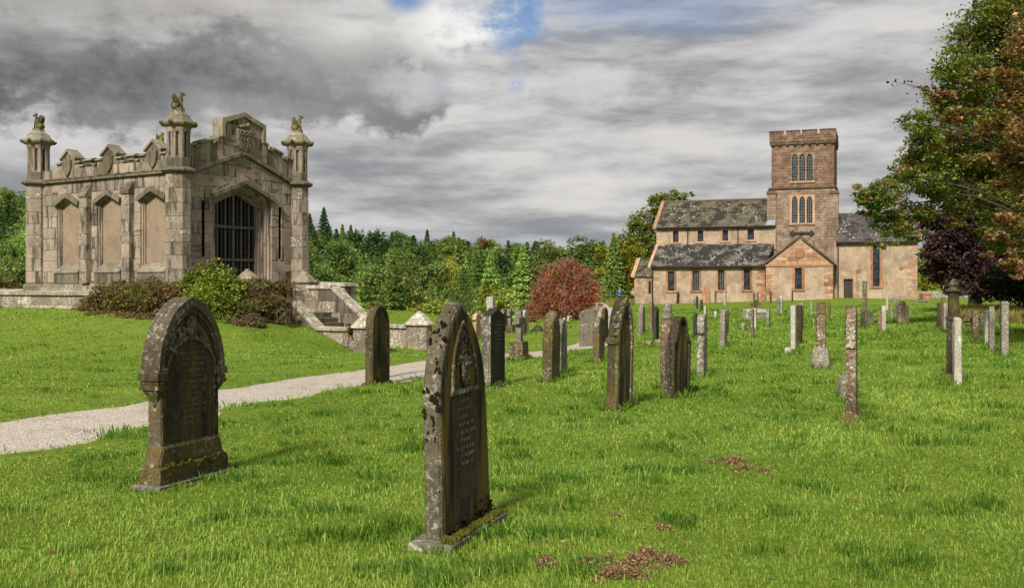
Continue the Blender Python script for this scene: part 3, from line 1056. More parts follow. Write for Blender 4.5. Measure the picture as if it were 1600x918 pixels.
# local rotation of each statue: the left one looks left, the others look right as seen from the path
for (gx, gy, fa) in ((0, 0, rad(180) - MZ + rad(20)), (MW, 0, rad(180) - MZ + rad(15)), (0, ML, -MZ + rad(-10)), (MW, ML, rad(90))):
    griffin(maus, gx, gy, 7.12, fa)

# ---- side wall with three blind windows
WX = -0.05
wins = [1.15, 3.39, 5.63]
SOP = [(c - 0.62, c + 0.62, 2.22, 4.36, 4.62) for c in wins]
sw = MB()
for (a, b) in ((0.2, wins[0] - 0.60), (wins[0] + 0.60, wins[1] - 0.60), (wins[1] + 0.60, wins[2] - 0.60), (wins[2] + 0.60, ML - 0.2)):
    sw.box(WX + 0.03, 0.35, a, b, 1.2, ZS)
for c in wins:
    sw.box(WX + 0.03, 0.35, c - 0.60, c + 0.60, 1.2, 2.24)
    # head above the arch
    for s in (-1, 1):
        pts = [(c + s * 0.60, 4.38), (c, 4.60), (c, ZS), (c + s * 0.60, ZS)]
        if s > 0:
            pts = pts[::-1]
        q = MB()
        q.prism([(p[0], p[1]) for p in pts], WX + 0.03, 0.35, 0, fn=lambda x, y, z: (y, x, z))
        sw.add(q.v, q.f)
side_wall = sw.build('side_wall', MAT['ashlar'], maus)
ashlar(side_wall, [(0.38, ML - 0.38, 1.72, ZS - 0.05)], fl, 0.37, 0.85, SOP, mats=('ashlar', 'ashlar', 'ashlar', 'ashlar_pink'), seed=3)

for c in wins:
    w_ = empty('blind_window', (0, 0, 0), 0, maus)
    # panel set back, moulded jambs, hood mould and weathered sill
    mb = MB()
    mb.prism([(c + 0.56, 2.36), (c - 0.56, 2.36), (c - 0.56, 4.36), (c, 4.56), (c + 0.56, 4.36)], 0.09, 0.2, 0, fn=lambda x, y, z: (y, x, z))
    mb.build('panel', MAT['blind_panel'], w_)
    op = lambda e, t: [(c - 0.62 + e, 2.24), (c - 0.62 + e, 4.36 - t), (c, 4.62 - t * 1.3), (c + 0.62 - e, 4.36 - t), (c + 0.62 - e, 2.24)]
    for (e0, t0, e1, t1, d0) in ((0.0, 0.0, 0.055, 0.02, -0.01), (0.05, 0.018, 0.10, 0.04, 0.04)):
        q = MB()
        q.band(op(e0, t0), op(e1, t1), d0, 0.2)
        r_ = MB()
        r_.add([(y, x, z) for (x, y, z) in q.v], q.f)
        r_.build('jamb_moulding', MAT['ashlar'], w_)
    hood = lambda e, t: [(c - 0.66 - e, 4.34 + t), (c, 4.64 + t * 1.08), (c + 0.66 + e, 4.34 + t)]
    q = MB()
    q.band(hood(0.06, 0.14), hood(0.0, 0.0), WX - 0.13, WX + 0.02)
    r_ = MB()
    r_.add([(y, x, z) for (x, y, z) in q.v], q.f)
    r_.build('hood_mould', MAT['ashlar_dark'], w_)
    for s in (-1, 1):
        r_ = MB()
        r_.box(WX - 0.035, WX + 0.01, c + s * 0.72 - 0.13, c + s * 0.72 + 0.13, 4.80, 4.85)
        r_.build('label_stop', MAT['ashlar_dark'], w_)
    mb = MB()
    y0, y1 = c - 0.62, c + 0.62
    mb.hexa([(WX - 0.14, y0 - 0.08, 2.05), (WX - 0.14, y1 + 0.08, 2.05), (0.12, y1, 2.05), (0.12, y0, 2.05), (WX - 0.14, y0 - 0.08, 2.08), (WX - 0.14, y1 + 0.08, 2.08), (0.12, y1 - 0.04, 2.38), (0.12, y0 + 0.04, 2.38)])
    mb.build('sill', MAT['coping'], w_)
    mb = MB()
    mb.box(WX - 0.10, WX, y0 - 0.06, y1 + 0.06, 1.70, 2.05)
    mb.build('apron', MAT['ashlar_dark'], w_)

for c in (2.27, 4.51):
    bt = empty('buttress', (0, 0, 0), 0, maus)
    mb = MB()
    mb.box(WX - 0.20, WX, c - 0.18, c + 0.18, 1.70, 4.62)
    core = mb.build('pier', MAT['ashlar'], bt)
    zz_ = 1.72
    k = 0
    while zz_ < 4.55:
        h = 0.42 + 0.1 * ((k * 7) % 3 - 1) * 0.5
        h = min(h, 4.62 - zz_)
        mb = MB()
        e = 0.012 if k % 2 else 0.018
        mb.box(WX - 0.20 - e, WX - 0.02, c - 0.18 - e, c + 0.18 + e, zz_ + 0.005, zz_ + h - 0.005)
        mb.build('stone_block', MAT['ashlar' if k % 3 else 'lichen_wall'], bt)
        zz_ += h
        k += 1
    mb = MB()
    mb.hexa([(WX - 0.27, c - 0.22, 4.60), (WX, c - 0.22, 4.60), (WX, c + 0.22, 4.60), (WX - 0.27, c + 0.22, 4.60), (WX - 0.27, c - 0.22, 4.68), (WX - 0.02, c - 0.20, 5.02), (WX - 0.02, c + 0.20, 5.02), (WX - 0.27, c + 0.22, 4.68)])
    mb.build('cap_stone', MAT['ashlar_dark'], bt)

mb = MB()
mb.hexa([(WX - 0.13, 0.3, ZS - 0.03), (0.3, 0.3, ZS - 0.03), (0.3, ML - 0.3, ZS - 0.03), (WX - 0.13, ML - 0.3, ZS - 0.03), (WX - 0.15, 0.3, ZS + 0.05), (0.3, 0.3, ZS + 0.12), (0.3, ML - 0.3, ZS + 0.12), (WX - 0.15, ML - 0.3, ZS + 0.05)])
mb.build('string_course', MAT['ashlar_dark'], maus)


def parapet_side(xa, xb, sgn):
    """battlements along a long side; xa front face, xb back face"""
    pp = empty('parapet', (0, 0, 0), 0, maus)
    lo, hi = min(xa, xb), max(xa, xb)
    mb = MB()
    mb.box(lo, hi, 0.3, ML - 0.3, ZS + 0.1, 5.62)
    mb.build('parapet_wall', MAT['ashlar'], pp)
    y = 0.36
    r = random.Random(9)
    while y < ML - 0.4:
        ln = min(0.9 + r.uniform(-.15, .2), ML - 0.36 - y)
        mb = MB()
        mb.box(xa - 0.012 * sgn if sgn > 0 else xa - 0.05, xa + 0.05 * sgn if sgn > 0 else xa + 0.012, y + 0.004, y + ln - 0.004, ZS + 0.13, 5.615)
        mb.build('stone_block', MAT[r.choice(['ashlar', 'ashlar_dark', 'ashlar'])], pp)
        y += ln
    fn = lambda x, y_, z: (y_, x, z)
    def cope(a, b, z, zb=None):
        q = MB()
        zb = z if zb is None else zb
        q.hexa([(lo - 0.07, a, z), (hi + 0.07, a, z), (hi + 0.07, b, z), (lo - 0.07, b, z), (lo - 0.05, a, z + 0.05), (lo + 0.10, a, z + 0.10), (lo + 0.10, b, z + 0.10), (lo - 0.05, b, z + 0.05)])
        q.build('coping_stone', MAT['coping'], pp)
    for c in wins:
        q = MB()
        q.prism([(c + 0.36, 5.62), (c - 0.36, 5.62), (c - 0.36, 6.0), (c, 6.22), (c + 0.36, 6.0)], lo, hi, 0, fn=fn)
        q.build('merlon', MAT['ashlar_dark'], pp)
        q = MB()
        q.band([(c - 0.44, 5.99), (c, 6.31), (c + 0.44, 5.99)], [(c - 0.42, 5.92), (c, 6.22), (c + 0.42, 5.92)], lo - 0.06, hi + 0.06)
        r_ = MB()
        r_.add([(yy, xx, zz2) for (xx, yy, zz2) in q.v], q.f)
        r_.build('gable_coping', MAT['coping'], pp)
        for s in (-1, 1):
            q = MB()
            a, b = sorted((c + s * 0.36, c + s * 0.64))
            q.box(lo, hi, a, b, 5.62, 5.80)
            q.build('merlon', MAT['ashlar'], pp)
            a, b = sorted((c + s * 0.365, c + s * 0.68))
            cope(a, b, 5.80)
        # shield
        q = MB()
        q.prism([(c + 0.21, 5.92), (c - 0.21, 5.92), (c - 0.21, 5.66), (c - 0.17, 5.52), (c - 0.09, 5.42), (c, 5.36), (c + 0.09, 5.42), (c + 0.17, 5.52), (c + 0.21, 5.66)][::-1] if sgn < 0 else
                [(c + 0.21, 5.92), (c - 0.21, 5.92), (c - 0.21, 5.66), (c - 0.17, 5.52), (c - 0.09, 5.42), (c, 5.36), (c + 0.09, 5.42), (c + 0.17, 5.52), (c + 0.21, 5.66)],
                (lo - 0.09) if sgn > 0 else hi - 0.02, (lo + 0.02) if sgn > 0 else hi + 0.09, 0.02, fn=fn)
        q.build('shield', MAT['ashlar_dark'], pp)
    mids = [0.5 * (wins[0] + wins[1]), 0.5 * (wins[1] + wins[2])]
    for c in mids:
        q = MB()
        q.box(lo + 0.06, hi - 0.02, c - 0.46, c + 0.46, 5.62, 5.70)
        q.build('merlon', MAT['ashlar_dark'], pp)
        q = MB()
        q.box(lo, hi, c - 0.19, c + 0.19, 5.70, 5.83)
        q.build('merlon', MAT['ashlar_dark'], pp)
        cope(c - 0.24, c + 0.24, 5.83)
        for s in (-1, 1):
            a, b = sorted((c + s * 0.25, c + s * 0.42))
            cope(a, b, 5.66)
    return pp


parapet_side(WX, 0.25, 1)
parapet_side(MW + 0.05, MW - 0.25, -1)

# plain back and far walls, flat roof
mb = MB()
mb.box(MW - 0.3, MW + 0.05, 0.2, ML - 0.2, 1.2, ZS + 0.11)
mb.build('far_wall', MAT['ashlar'], maus)
mb = MB()
mb.box(0.2, MW - 0.31, ML - 0.25, ML + 0.05, 1.2, 5.7)
mb.build('rear_wall', MAT['ashlar'], maus)
mb = MB()
mb.hexa([(0.26, 0.3, 5.22), (MW - 0.26, 0.3, 5.22), (MW - 0.26, ML - 0.3, 5.22), (0.26, ML - 0.3, 5.22), (0.26, 0.3, 5.3), (MW - 0.26, 0.3, 5.3), (MW - 0.26, ML - 0.3, 5.3), (0.26, ML - 0.3, 5.3)])
mb.build('roof', MAT['lead'], maus)

# ---- gated front
GC = MW / 2
GOP = (1.33, 3.89, 1.0, 4.52, 5.0)       # the splayed opening in the wall face
SL = (6.03 - ZS) / (GC - 0.3)
fw = MB()
fy0, fy1 = WX + 0.03, 0.35
fw.box(0.2, GOP[0] + 0.01, fy0, fy1, 1.2, ZS)
fw.box(GOP[1] - 0.01, MW - 0.2, fy0, fy1, 1.2, ZS)
for s in (-1, 1):
    x_ = GOP[0] + 0.01 if s < 0 else GOP[1] - 0.01
    pts = [(x_, 4.54), (GC, 5.0), (GC, 6.0), (GC + s * (GC - 0.3), ZS), (x_, ZS - 0.001)]
    if s < 0:
        pts = [(x_, 4.54), (GC, 5.0), (GC, 6.0), (0.3, ZS), (x_, ZS - 0.001)]
        pts = [(0.3, ZS), (x_, ZS - 0.001), (x_, 4.54), (GC, 5.0), (GC, 6.0)]
    else:
        pts = [(GC, 6.0), (GC, 5.0), (x_, 4.54), (x_, ZS - 0.001), (MW - 0.3, ZS)]
    for tri in ([(pts[0]), pts[1], pts[2], pts[3], pts[4]],):
        q = MB()
        n = 5
        vs = [(a, fy0, b) for a, b in tri] + [(a, fy1, b) for a, b in tri]
        # concave polygon: split into triangles about the arch point
        c_ = 2
        fs = []
        for (i, j) in ((3, 4), (4, 0), (0, 1)):
            fs.append((c_, i, j))
            fs.append((c_ + n, j + n, i + n))
        for i in range(n):
            j = (i + 1) % n
            fs.append((i, j, j + n, i + n))
        fw.add(vs, fs)
front = fw.build('front_wall', MAT['ashlar_pink'], maus)
slopes = [(-SL, 1, ZS - 0.06 - SL * 0.3), (SL, 1, ZS - 0.06 + SL * (MW - 0.3))]
HOODOP = (GOP[0] - 0.0, GOP[1] + 0.0, GOP[2], GOP[3], GOP[4])
SLIT = [(0.86, 0.98, 2.55, 4.35, 4.35), (MW - 0.98, MW - 0.86, 2.55, 4.35, 4.35)]
ashlar(front, [(0.38, MW - 0.38, 1.72, 6.0)], fx, 0.38, 0.8, [HOODOP] + SLIT, slopes, mats=('ashlar_pink', 'ashlar_pink', 'ashlar'), seed=8)
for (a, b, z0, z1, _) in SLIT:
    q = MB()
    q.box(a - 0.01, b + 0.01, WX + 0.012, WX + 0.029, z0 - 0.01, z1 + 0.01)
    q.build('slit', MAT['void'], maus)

gt = empty('gateway', (0, 0, 0), 0, maus)
oo = lambda e, t: [(GOP[0] + e, 1.0), (GOP[0] + e, GOP[3] - t), (GC, GOP[4] - t * 1.5), (GOP[1] - e, GOP[3] - t), (GOP[1] - e, 1.0)]
for k, (e0, t0, e1, t1, d) in enumerate(((0.0, 0.0, 0.10, 0.05, -0.03), (0.095, 0.045, 0.17, 0.09, 0.04), (0.165, 0.085, 0.24, 0.13, 0.13), (0.235, 0.125, 0.31, 0.17, 0.22), (0.305, 0.165, 0.36, 0.20, 0.30))):
    q = MB()
    q.band(oo(e0, t0), oo(e1, t1), d, 0.42)
    q.build('jamb_moulding', MAT['ashlar_pink' if k % 2 else 'ashlar'], gt)
q = MB()
hd = lambda e, t: [(GOP[0] - 0.05 - e, GOP[3] - 0.02 + t), (GC, GOP[4] + 0.02 + t * 1.12), (GOP[1] + 0.05 + e, GOP[3] - 0.02 + t)]
q.band(hd(0.03, 0.24), hd(0.0, 0.10), WX - 0.06, WX + 0.03)
q.build('hood_band', MAT['ashlar'], gt)
q = MB()
q.band(hd(0.06, 0.12), hd(0.0, 0.0), WX - 0.17, WX + 0.03)
q.build('hood_mould', MAT['ashlar_dark'], gt)
q = MB()
q.box(GOP[0], GOP[1], -0.02, 0.44, 1.0, 1.60)
q.build('threshold', MAT['coping'], gt)
# interior behind the gate
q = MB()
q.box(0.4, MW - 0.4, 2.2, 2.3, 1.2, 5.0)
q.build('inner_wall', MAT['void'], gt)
# iron gate: two leaves of upright bars, rails and studs
gx0, gx1 = GOP[0] + 0.36, GOP[1] - 0.36
gate = empty('iron_gate', (0, 0, 0), 0, maus)
nb = 11
for k in range(nb):
    x_ = gx0 + 0.05 + (gx1 - gx0 - 0.10) * k / (nb - 1)
    top = 4.32 + (4.72 - 4.32) * (1 - abs(x_ - GC) / (GC - gx0)) - 0.03
    q = MB()
    wd = 0.055 if k == nb // 2 else 0.035
    q.hexa([(x_ - wd, 0.40, 1.61), (x_ + wd, 0.40, 1.61), (x_ + wd, 0.46, 1.61), (x_ - wd, 0.46, 1.61), (x_ - wd, 0.40, top), (x_ + wd, 0.40, top), (x_ + wd, 0.46, top), (x_ - wd, 0.46, top)])
    q.build('upright_bar', MAT['iron_edge' if k % 2 else 'iron'], gate)
for z_ in (1.72, 2.45, 3.55):
    q = MB()
    q.tbox(gx0 + 0.01, gx1 - 0.01, 0.36, 0.42, z_, z_ + 0.09, 0.012)
    q.build('rail', MAT['iron_edge'], gate)
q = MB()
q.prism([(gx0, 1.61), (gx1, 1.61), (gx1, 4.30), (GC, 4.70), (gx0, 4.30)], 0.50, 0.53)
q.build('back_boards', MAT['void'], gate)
for k in range(nb):
    x_ = gx0 + 0.05 + (gx1 - gx0 - 0.10) * k / (nb - 1)
    q = MB()
    for j in range(12):
        z_ = 1.8 + j * 0.215
        q.ball((x_, 0.395, z_), (0.02, 0.02, 0.02), 5, 4)
    q.build('stud_row', MAT['iron'], gate, kind='stuff')

# gable string and stepped parapet over the front
q = MB()
sl = lambda t: [(0.3, ZS + t), (GC, 6.03 + t), (MW - 0.3, ZS + t)]
q.band(sl(0.10), sl(-0.03), WX - 0.13, 0.3)
q.build('gable_string', MAT['ashlar_dark'], maus)
fp = empty('front_parapet', (0, 0, 0), 0, maus)
PX0, PX1 = GC - 0.86, GC + 0.86
topz = lambda x: 6.02 + (6.5 - 6.02) * (min(x, MW - x) - 0.35) / (PX0 - 0.35)
for s in (0, 1):
    f_ = (lambda x: x) if s == 0 else (lambda x: MW - x)
    n_ = 6
    for k in range(n_):
        a = 0.36 + (PX0 - 0.36) * k / n_
        b = 0.36 + (PX0 - 0.36) * (k + 1) / n_
        drop = 0.0 if k in (0, 2, 3, 5) else 0.11
        za, zb = topz(a) - drop, topz(b) - drop
        ba, bb = ZS + SL * (a - 0.3) + 0.08, ZS + SL * (b - 0.3) + 0.08
        poly = [(f_(a), ba), (f_(b), bb), (f_(b), zb), (f_(a), za)]
        if s:
            poly = poly[::-1]
        q = MB()
        q.prism(poly, WX - 0.01 - 0.008 * (k % 2), 0.25, 0.006)
        q.build('stone_block', MAT[['ashlar', 'ashlar_dark', 'ashlar_pink'][k % 3]], fp)
        e = 0.05 if drop == 0 else -0.0
        poly = [(f_(a - e * 0.6), za + 0.0 - 0.01), (f_(b + e * 0.6), zb - 0.01), (f_(b + e * 0.6), zb + 0.08), (f_(a - e * 0.6), za + 0.08)]
        if s:
            poly = poly[::-1]
        q = MB()
        q.prism(poly, WX - 0.09, 0.33, 0.02)
        q.build('coping_stone', MAT['coping'], fp)
# centre block with gabled head and the carved arms
bz = lambda x: ZS + SL * (min(x, MW - x) - 0.3) + 0.08
q = MB()
q.prism([(PX0, bz(PX0)), (GC, bz(GC)), (PX1, bz(PX1)), (PX1, 7.02), (GC, 7.28), (PX0, 7.02)], WX - 0.0, 0.25)
blk = q.build('centre_block', MAT['ashlar_pink'], fp)
ashlar(blk, [(PX0 + 0.01, PX1 - 0.01, 5.9, 7.3)], fx, 0.33, 0.62, [], [(-SL, 1e-9, 1e9), (-1e-9, -1, -(bz(PX0) + 0.02) + 0.0)] + [(-(0.26 / 0.86), 1, 7.0 - (0.26 / 0.86) * PX0), ((0.26 / 0.86), 1, 7.0 + (0.26 / 0.86) * PX1)] +
       [(SL, -1, -(ZS - SL * 0.3 + 0.12)), (-SL, -1, -(ZS + SL * (MW - 0.3) + 0.12))][:0], mats=('ashlar_pink', 'ashlar'), seed=21, proud=0.012)
q = MB()
q.band([(PX0 - 0.10, 6.50), (PX0 - 0.10, 7.10), (GC, 7.42), (PX1 + 0.10, 7.10), (PX1 + 0.10, 6.50)], [(PX0 + 0.03, 6.50), (PX0 + 0.03, 6.98), (GC, 7.27), (PX1 - 0.03, 6.98), (PX1 - 0.03, 6.50)], WX - 0.10, 0.34)
q.build('gable_coping', MAT['coping'], fp)
q = MB()
shp = [(GC - 0.34, 6.84), (GC - 0.34, 6.50), (GC - 0.28, 6.30), (GC - 0.15, 6.15), (GC, 6.07), (GC + 0.15, 6.15), (GC + 0.28, 6.30), (GC + 0.34, 6.50), (GC + 0.34, 6.84), (GC, 6.80)]
q.prism(shp, WX - 0.15, WX + 0.0, 0.03)
sh = q.build('shield', MAT['ashlar_dark'], fp)
for (dx, dz) in ((-0.2, 6.70), (0, 6.70), (0.2, 6.70), (-0.13, 6.50), (0.13, 6.50), (0, 6.30)):
    q = MB()
    ring_ = []
    for k in range(11):
        a = 2 * math.pi * k / 10
        ring_.append((GC + dx + 0.065 * math.cos(a), WX - 0.155, dz + 0.065 * math.sin(a)))
    q.tube(ring_, 0.019, 5, cap=False)
    q.build('annulet', MAT['ashlar_dark'], sh)
q = MB()
q.ball((GC - 0.12, WX - 0.06, 6.93), (0.11, 0.06, 0.06), 7, 5)
q.ball((GC + 0.05, WX - 0.07, 6.96), (0.15, 0.07, 0.07), 7, 5)
q.ball((GC + 0.18, WX - 0.06, 7.02), (0.07, 0.06, 0.08), 7, 5)
q.build('crest', MAT['ashlar_dark'], fp, True)

# ---- terrace plinth
q = MB()
q.box(-0.52, MW + 0.5, -1.9, 12.5, -0.6, 1.30)
ter = q.build('plinth', MAT['lichen_wall'], maus)
ashlar(ter, [(-1.9, 12.5, 0.3, 1.28)], lambda x, y, z: (y, x, z), 0.33, 1.0, [], mats=('lichen_wall', 'lichen_wall', 'lichen_coping'), seed=31, front=-0.52, proud=0.015)
y = -1.95
r = random.Random(4)
while y < 12.5:
    ln = 1.1 + r.uniform(-0.2, 0.3)
    q = MB()
    q.hexa([(-0.62, y + .004, 1.30), (0.1, y + .004, 1.30), (0.1, y + ln - .004, 1.30), (-0.62, y + ln - .004, 1.30), (-0.64, y + .004, 1.40), (0.1, y + .004, 1.50), (0.1, y + ln - .004, 1.50), (-0.64, y + ln - .004, 1.40)])
    q.build('coping_stone', MAT['lichen_coping'], ter)
    y += ln
q = MB()
q.box(-0.2, MW + 0.2, -0.2, ML + 0.2, 1.2, 1.56)
q.build('base_course', MAT['coping'], maus)
q = MB()
q.hexa([(-0.17, 0.4, 1.56), (0.2, 0.4, 1.56), (0.2, ML - 0.4, 1.56), (-0.17, ML - 0.4, 1.56), (-0.11, 0.4, 1.71), (0.2, 0.4, 1.71), (0.2, ML - 0.4, 1.71), (-0.11, ML - 0.4, 1.71)])
q.build('base_moulding', MAT['coping'], maus)
q = MB()
q.box(-0.5, MW + 0.5, -1.88, 0.0, 1.31, 1.46)
q.build('landing', MAT['coping'], maus)

# ------------------------------------------------------------------ staircase
st = empty('stone_staircase', (MO.x, MO.y, 0), MZ)
tag(st, 'lichened stone staircase with sloping parapets leading up to the mausoleum gate', 'staircase')
SX = (GC - 1.25, GC + 1.25)
for si, x_ in enumerate(SX):
    # s is distance out from the front wall: local y = -s
    par = empty('parapet', (0, 0, 0), 0, st)
    zt, zl = 1.50, 0.27
    a0, a1, a2, a3 = 1.75, 3.0 if si else 3.1, 4.7, 6.3
    poly = [(a0, -0.6), (a3, -0.6), (a3, zl), (a2, zl), (a1, zt), (a0, zt)]
    q = MB()
    q.prism(poly, x_ - 0.13, x_ + 0.13, 0, fn=lambda x, y, z: (y, -x, z))
    core = q.build('parapet_wall', MAT['lichen_wall'], par)
    for side in (-1, 1):
        front_ = -(0.13)
        fnn = (lambda x, y, z, X=x_, S=side: (X + S * (-y), -x, z))
        fn2 = (lambda x, y, z, X=x_, S=side: (X - S * y, -x, z))
        ashlar(core, [(a0, a3, -0.45, zt)], fn2, 0.36, 0.75, [], [((zt - zl) / (a2 - a1), 1, zt + (zt - zl) / (a2 - a1) * a1 - 0.005)] +
               [], mats=('lichen_wall', 'lichen_wall', 'ashlar_dark') if side < 0 else ('ashlar_dark', 'lichen_wall'), seed=41 + si * 2 + side, front=-0.13, proud=0.012, depth=0.05)
    def cop(p, q_, name='coping_stone'):
        m_ = MB()
        dx_, dz_ = q_[0] - p[0], q_[1] - p[1]
        ln = math.hypot(dx_, dz_)
        nx, nz = -dz_ / ln * 0.13, dx_ / ln * 0.13
        c4 = [p, q_, (q_[0] + nx, q_[1] + nz), (p[0] + nx, p[1] + nz)]
        m_.prism(c4, x_ - 0.21, x_ + 0.21, 0.025, fn=lambda x, y, z: (y, -x, z))
        m_.build(name, MAT['lichen_coping'], par)
    for k in range(2):
        t0, t1 = k / 2, (k + 1) / 2
        cop((a0 + (a1 - a0) * t0 + .004, zt + .002), (a0 + (a1 - a0) * t1 - .004, zt + .002))
        cop((a2 + (a3 - a2) * t0 + .004, zl + .002), (a2 + (a3 - a2) * t1 - .004, zl + .002))
    for k in range(3):
        t0, t1 = k / 3, (k + 1) / 3
        lp = lambda t: (a1 + (a2 - a1) * t, zt + (zl - zt) * t + .004)
        p0, p1 = lp(t0 + 0.004), lp(t1 - 0.004)
        cop(p0, p1)
    for (s_, ztop, hw) in ((1.62, 1.72, 0.36), (6.55, 0.40, 0.37)):
        pr = empty('pier', (x_, -s_, 0), 0, st)
        q = MB()
        q.lathe([(hw * 1.08, -0.7), (hw * 1.08, ztop - 0.02)], 8, rot=math.pi / 8)
        pc = q.build('shaft', MAT['lichen_wall'], pr)
        zc = -0.5 if s_ > 3 else 0.9
        k = 0
        while zc < ztop - 0.05:
            h = min(0.42, ztop - 0.02 - zc)
            q = MB()
            e = hw * 1.08 + 0.014 + 0.005 * (k % 2)
            q.lathe([(e - 0.01, zc + 0.004), (e, zc + 0.014), (e, zc + h - 0.014), (e - 0.01, zc + h - 0.004)], 8, rot=math.pi / 8)
            q.build('stone_course', MAT['lichen_wall'], pr)
            zc += h
            k += 1
        q = MB()
        q.lathe([(hw * 1.12, ztop - 0.02), (hw * 1.34, ztop + 0.0), (hw * 1.34, ztop + 0.04), (hw * 0.85, ztop + 0.19), (hw * 0.86, ztop + 0.20), (hw * 0.34, ztop + 0.36), (hw * 0.24, ztop + 0.37), (hw * 0.27, ztop + 0.41), (hw * 0.12, ztop + 0.43)], 8, rot=math.pi / 8)
        q.build('cap', MAT['lichen_coping' if s_ > 3 else 'coping'], pr)
q = MB()
q.box(SX[0] + 0.16, SX[1] - 0.16, -3.02, -1.89, -0.5, 0.75)
q.build('half_landing', MAT['ashlar_dark'], st)
for k in range(7):
    z1 = 0.75 - (k + 1) * 0.157
    q = MB()
    q.tbox(SX[0] + 0.16, SX[1] - 0.16, -(3.03 + 0.25 * (k + 1) + 0.03), -(3.03 + 0.25 * k), z1 - 0.5, z1, 0.02)
    q.build('step', MAT['ashlar_dark'], st)
# far terrace wall beyond the stairs
tw = empty('terrace_wall', (MO.x, MO.y, 0), MZ)
tag(tw, 'short coped terrace wall end standing behind the staircase parapet', 'wall')
q = MB()
q.box(MW + 0.9, MW + 1.5, -1.4, 0.6, -0.4, 1.60)
core = q.build('wall_core', MAT['ashlar'], tw)
ashlar(core, [(MW + 0.9, MW + 1.5, 0.2, 1.58)], lambda x, y, z: (x, -1.4 + (y + 0.05), z), 0.36, 0.5, [], mats=('ashlar', 'lichen_wall'), seed=51, front=-0.05, proud=0.015, depth=0.04)
ashlar(core, [(-1.4, 0.6, 0.2, 1.58)], lambda x, y, z: (MW + 0.9 + (y + 0.05), x, z), 0.36, 0.6, [], mats=('ashlar', 'lichen_wall'), seed=52, front=-0.05, proud=0.015, depth=0.04)
q = MB()
q.hexa([(MW + 0.82, -1.5, 1.60), (MW + 1.58, -1.5, 1.60), (MW + 1.58, 0.6, 1.60), (MW + 0.82, 0.6, 1.60), (MW + 0.84, -1.48, 1.72), (MW + 1.56, -1.48, 1.72), (MW + 1.5, 0.6, 1.78), (MW + 0.9, 0.6, 1.78)])
q.build('coping_stone', MAT['lichen_coping'], tw)

# ------------------------------------------------------------------ church
CT = rad(20.0)
CO = Vector(((1250 - CX) / F * 103.0, 103.0, 0))
cua = Vector((math.cos(CT), -math.sin(CT)))
cva = Vector((math.sin(CT), math.cos(CT)))


def CH(px, py, v):
    """church-local (u, z) of the point seen at a photo pixel on the plane at depth v"""
    k = (px - CX) / F
    t = (CO.x * cva.x + CO.y * cva.y + v) / (k * cva.x + cva.y)
    u = (t * k - CO.x) * cua.x + (t - CO.y) * cua.y
    return u, EYE + (HY - py) / F * t


church = empty('church', (CO.x, CO.y, 0), -CT)
tag(church, 'old stone church with square battlemented tower, cream walls and lichened slate roofs', 'church')
GZ = -1.2


def wall(mb, u0, u1, z0, z1, v, openings=(), depth=0.35):
    """front wall sheet with rectangular openings and their reveals"""
    us = sorted({u0, u1, *[o[0] for o in openings], *[o[1] for o in openings]})
    zs = sorted({z0, z1, *[o[2] for o in openings], *[o[3] for o in openings]})
    for a, b in zip(us[:-1], us[1:]):
        for c, d in zip(zs[:-1], zs[1:]):
            mu, mz = 0.5 * (a + b), 0.5 * (c + d)
            if any(o[0] < mu < o[1] and o[2] < mz < o[3] for o in openings):
                continue
            mb.add([(a, v, c), (b, v, c), (b, v, d), (a, v, d)], [(0, 1, 2, 3)])
    for (a, b, c, d) in openings:
        w_ = v + depth
        mb.add([(a, v, c), (a, w_, c), (a, w_, d), (a, v, d)], [(0, 1, 2, 3)])
        mb.add([(b, v, c), (b, v, d), (b, w_, d), (b, w_, c)], [(0, 1, 2, 3)])
        mb.add([(a, v, c), (b, v, c), (b, w_, c), (a, w_, c)], [(0, 1, 2, 3)])
        mb.add([(a, v, d), (a, w_, d), (b, w_, d), (b, v, d)], [(0, 1, 2, 3)])


def window(u0, u1, z0, z1, v, parent, mat='sandstone', cols=2, rows=5, sur=0.22, sill=True):
    w_ = empty('window', (0, 0, 0), 0, parent)
    q = MB()
    q.add([(u0 - 0.05, v + 0.26, z0 - 0.05), (u1 + 0.05, v + 0.26, z0 - 0.05), (u1 + 0.05, v + 0.26, z1 + 0.05), (u0 - 0.05, v + 0.26, z1 + 0.05)], [(0, 1, 2, 3)])
    q.build('pane', MAT['glass'], w_)
    q = MB()
    for k in range(1, cols):
        x = u0 + (u1 - u0) * k / cols
        q.box(x - 0.018, x + 0.018, v + 0.22, v + 0.25, z0, z1)
    for k in range(1, rows):
        z = z0 + (z1 - z0) * k / rows
        q.box(u0, u1, v + 0.225, v + 0.245, z - 0.015, z + 0.015)
    if cols > 1 or rows > 1:
        q.build('glazing_bars', MAT['lead_bar'], w_, kind='stuff')
    pr = 0.035
    for nm, (a, b, c, d) in (('jamb', (u0 - sur, u0, z0 - 0.02, z1)), ('jamb', (u1, u1 + sur, z0 - 0.02, z1)), ('lintel', (u0 - sur - 0.04, u1 + sur + 0.04, z1, z1 + sur))):
        q = MB()
        q.box(a, b, v - pr, v + 0.2, c, d)
        q.build(nm, MAT[mat], w_)
    if sill:
        q = MB()
        q.tbox(u0 - sur - 0.06, u1 + sur + 0.06, v - 0.12, v + 0.2, z0 - 0.2, z0 - 0.02, 0.02)
        q.build('sill', MAT[mat], w_)


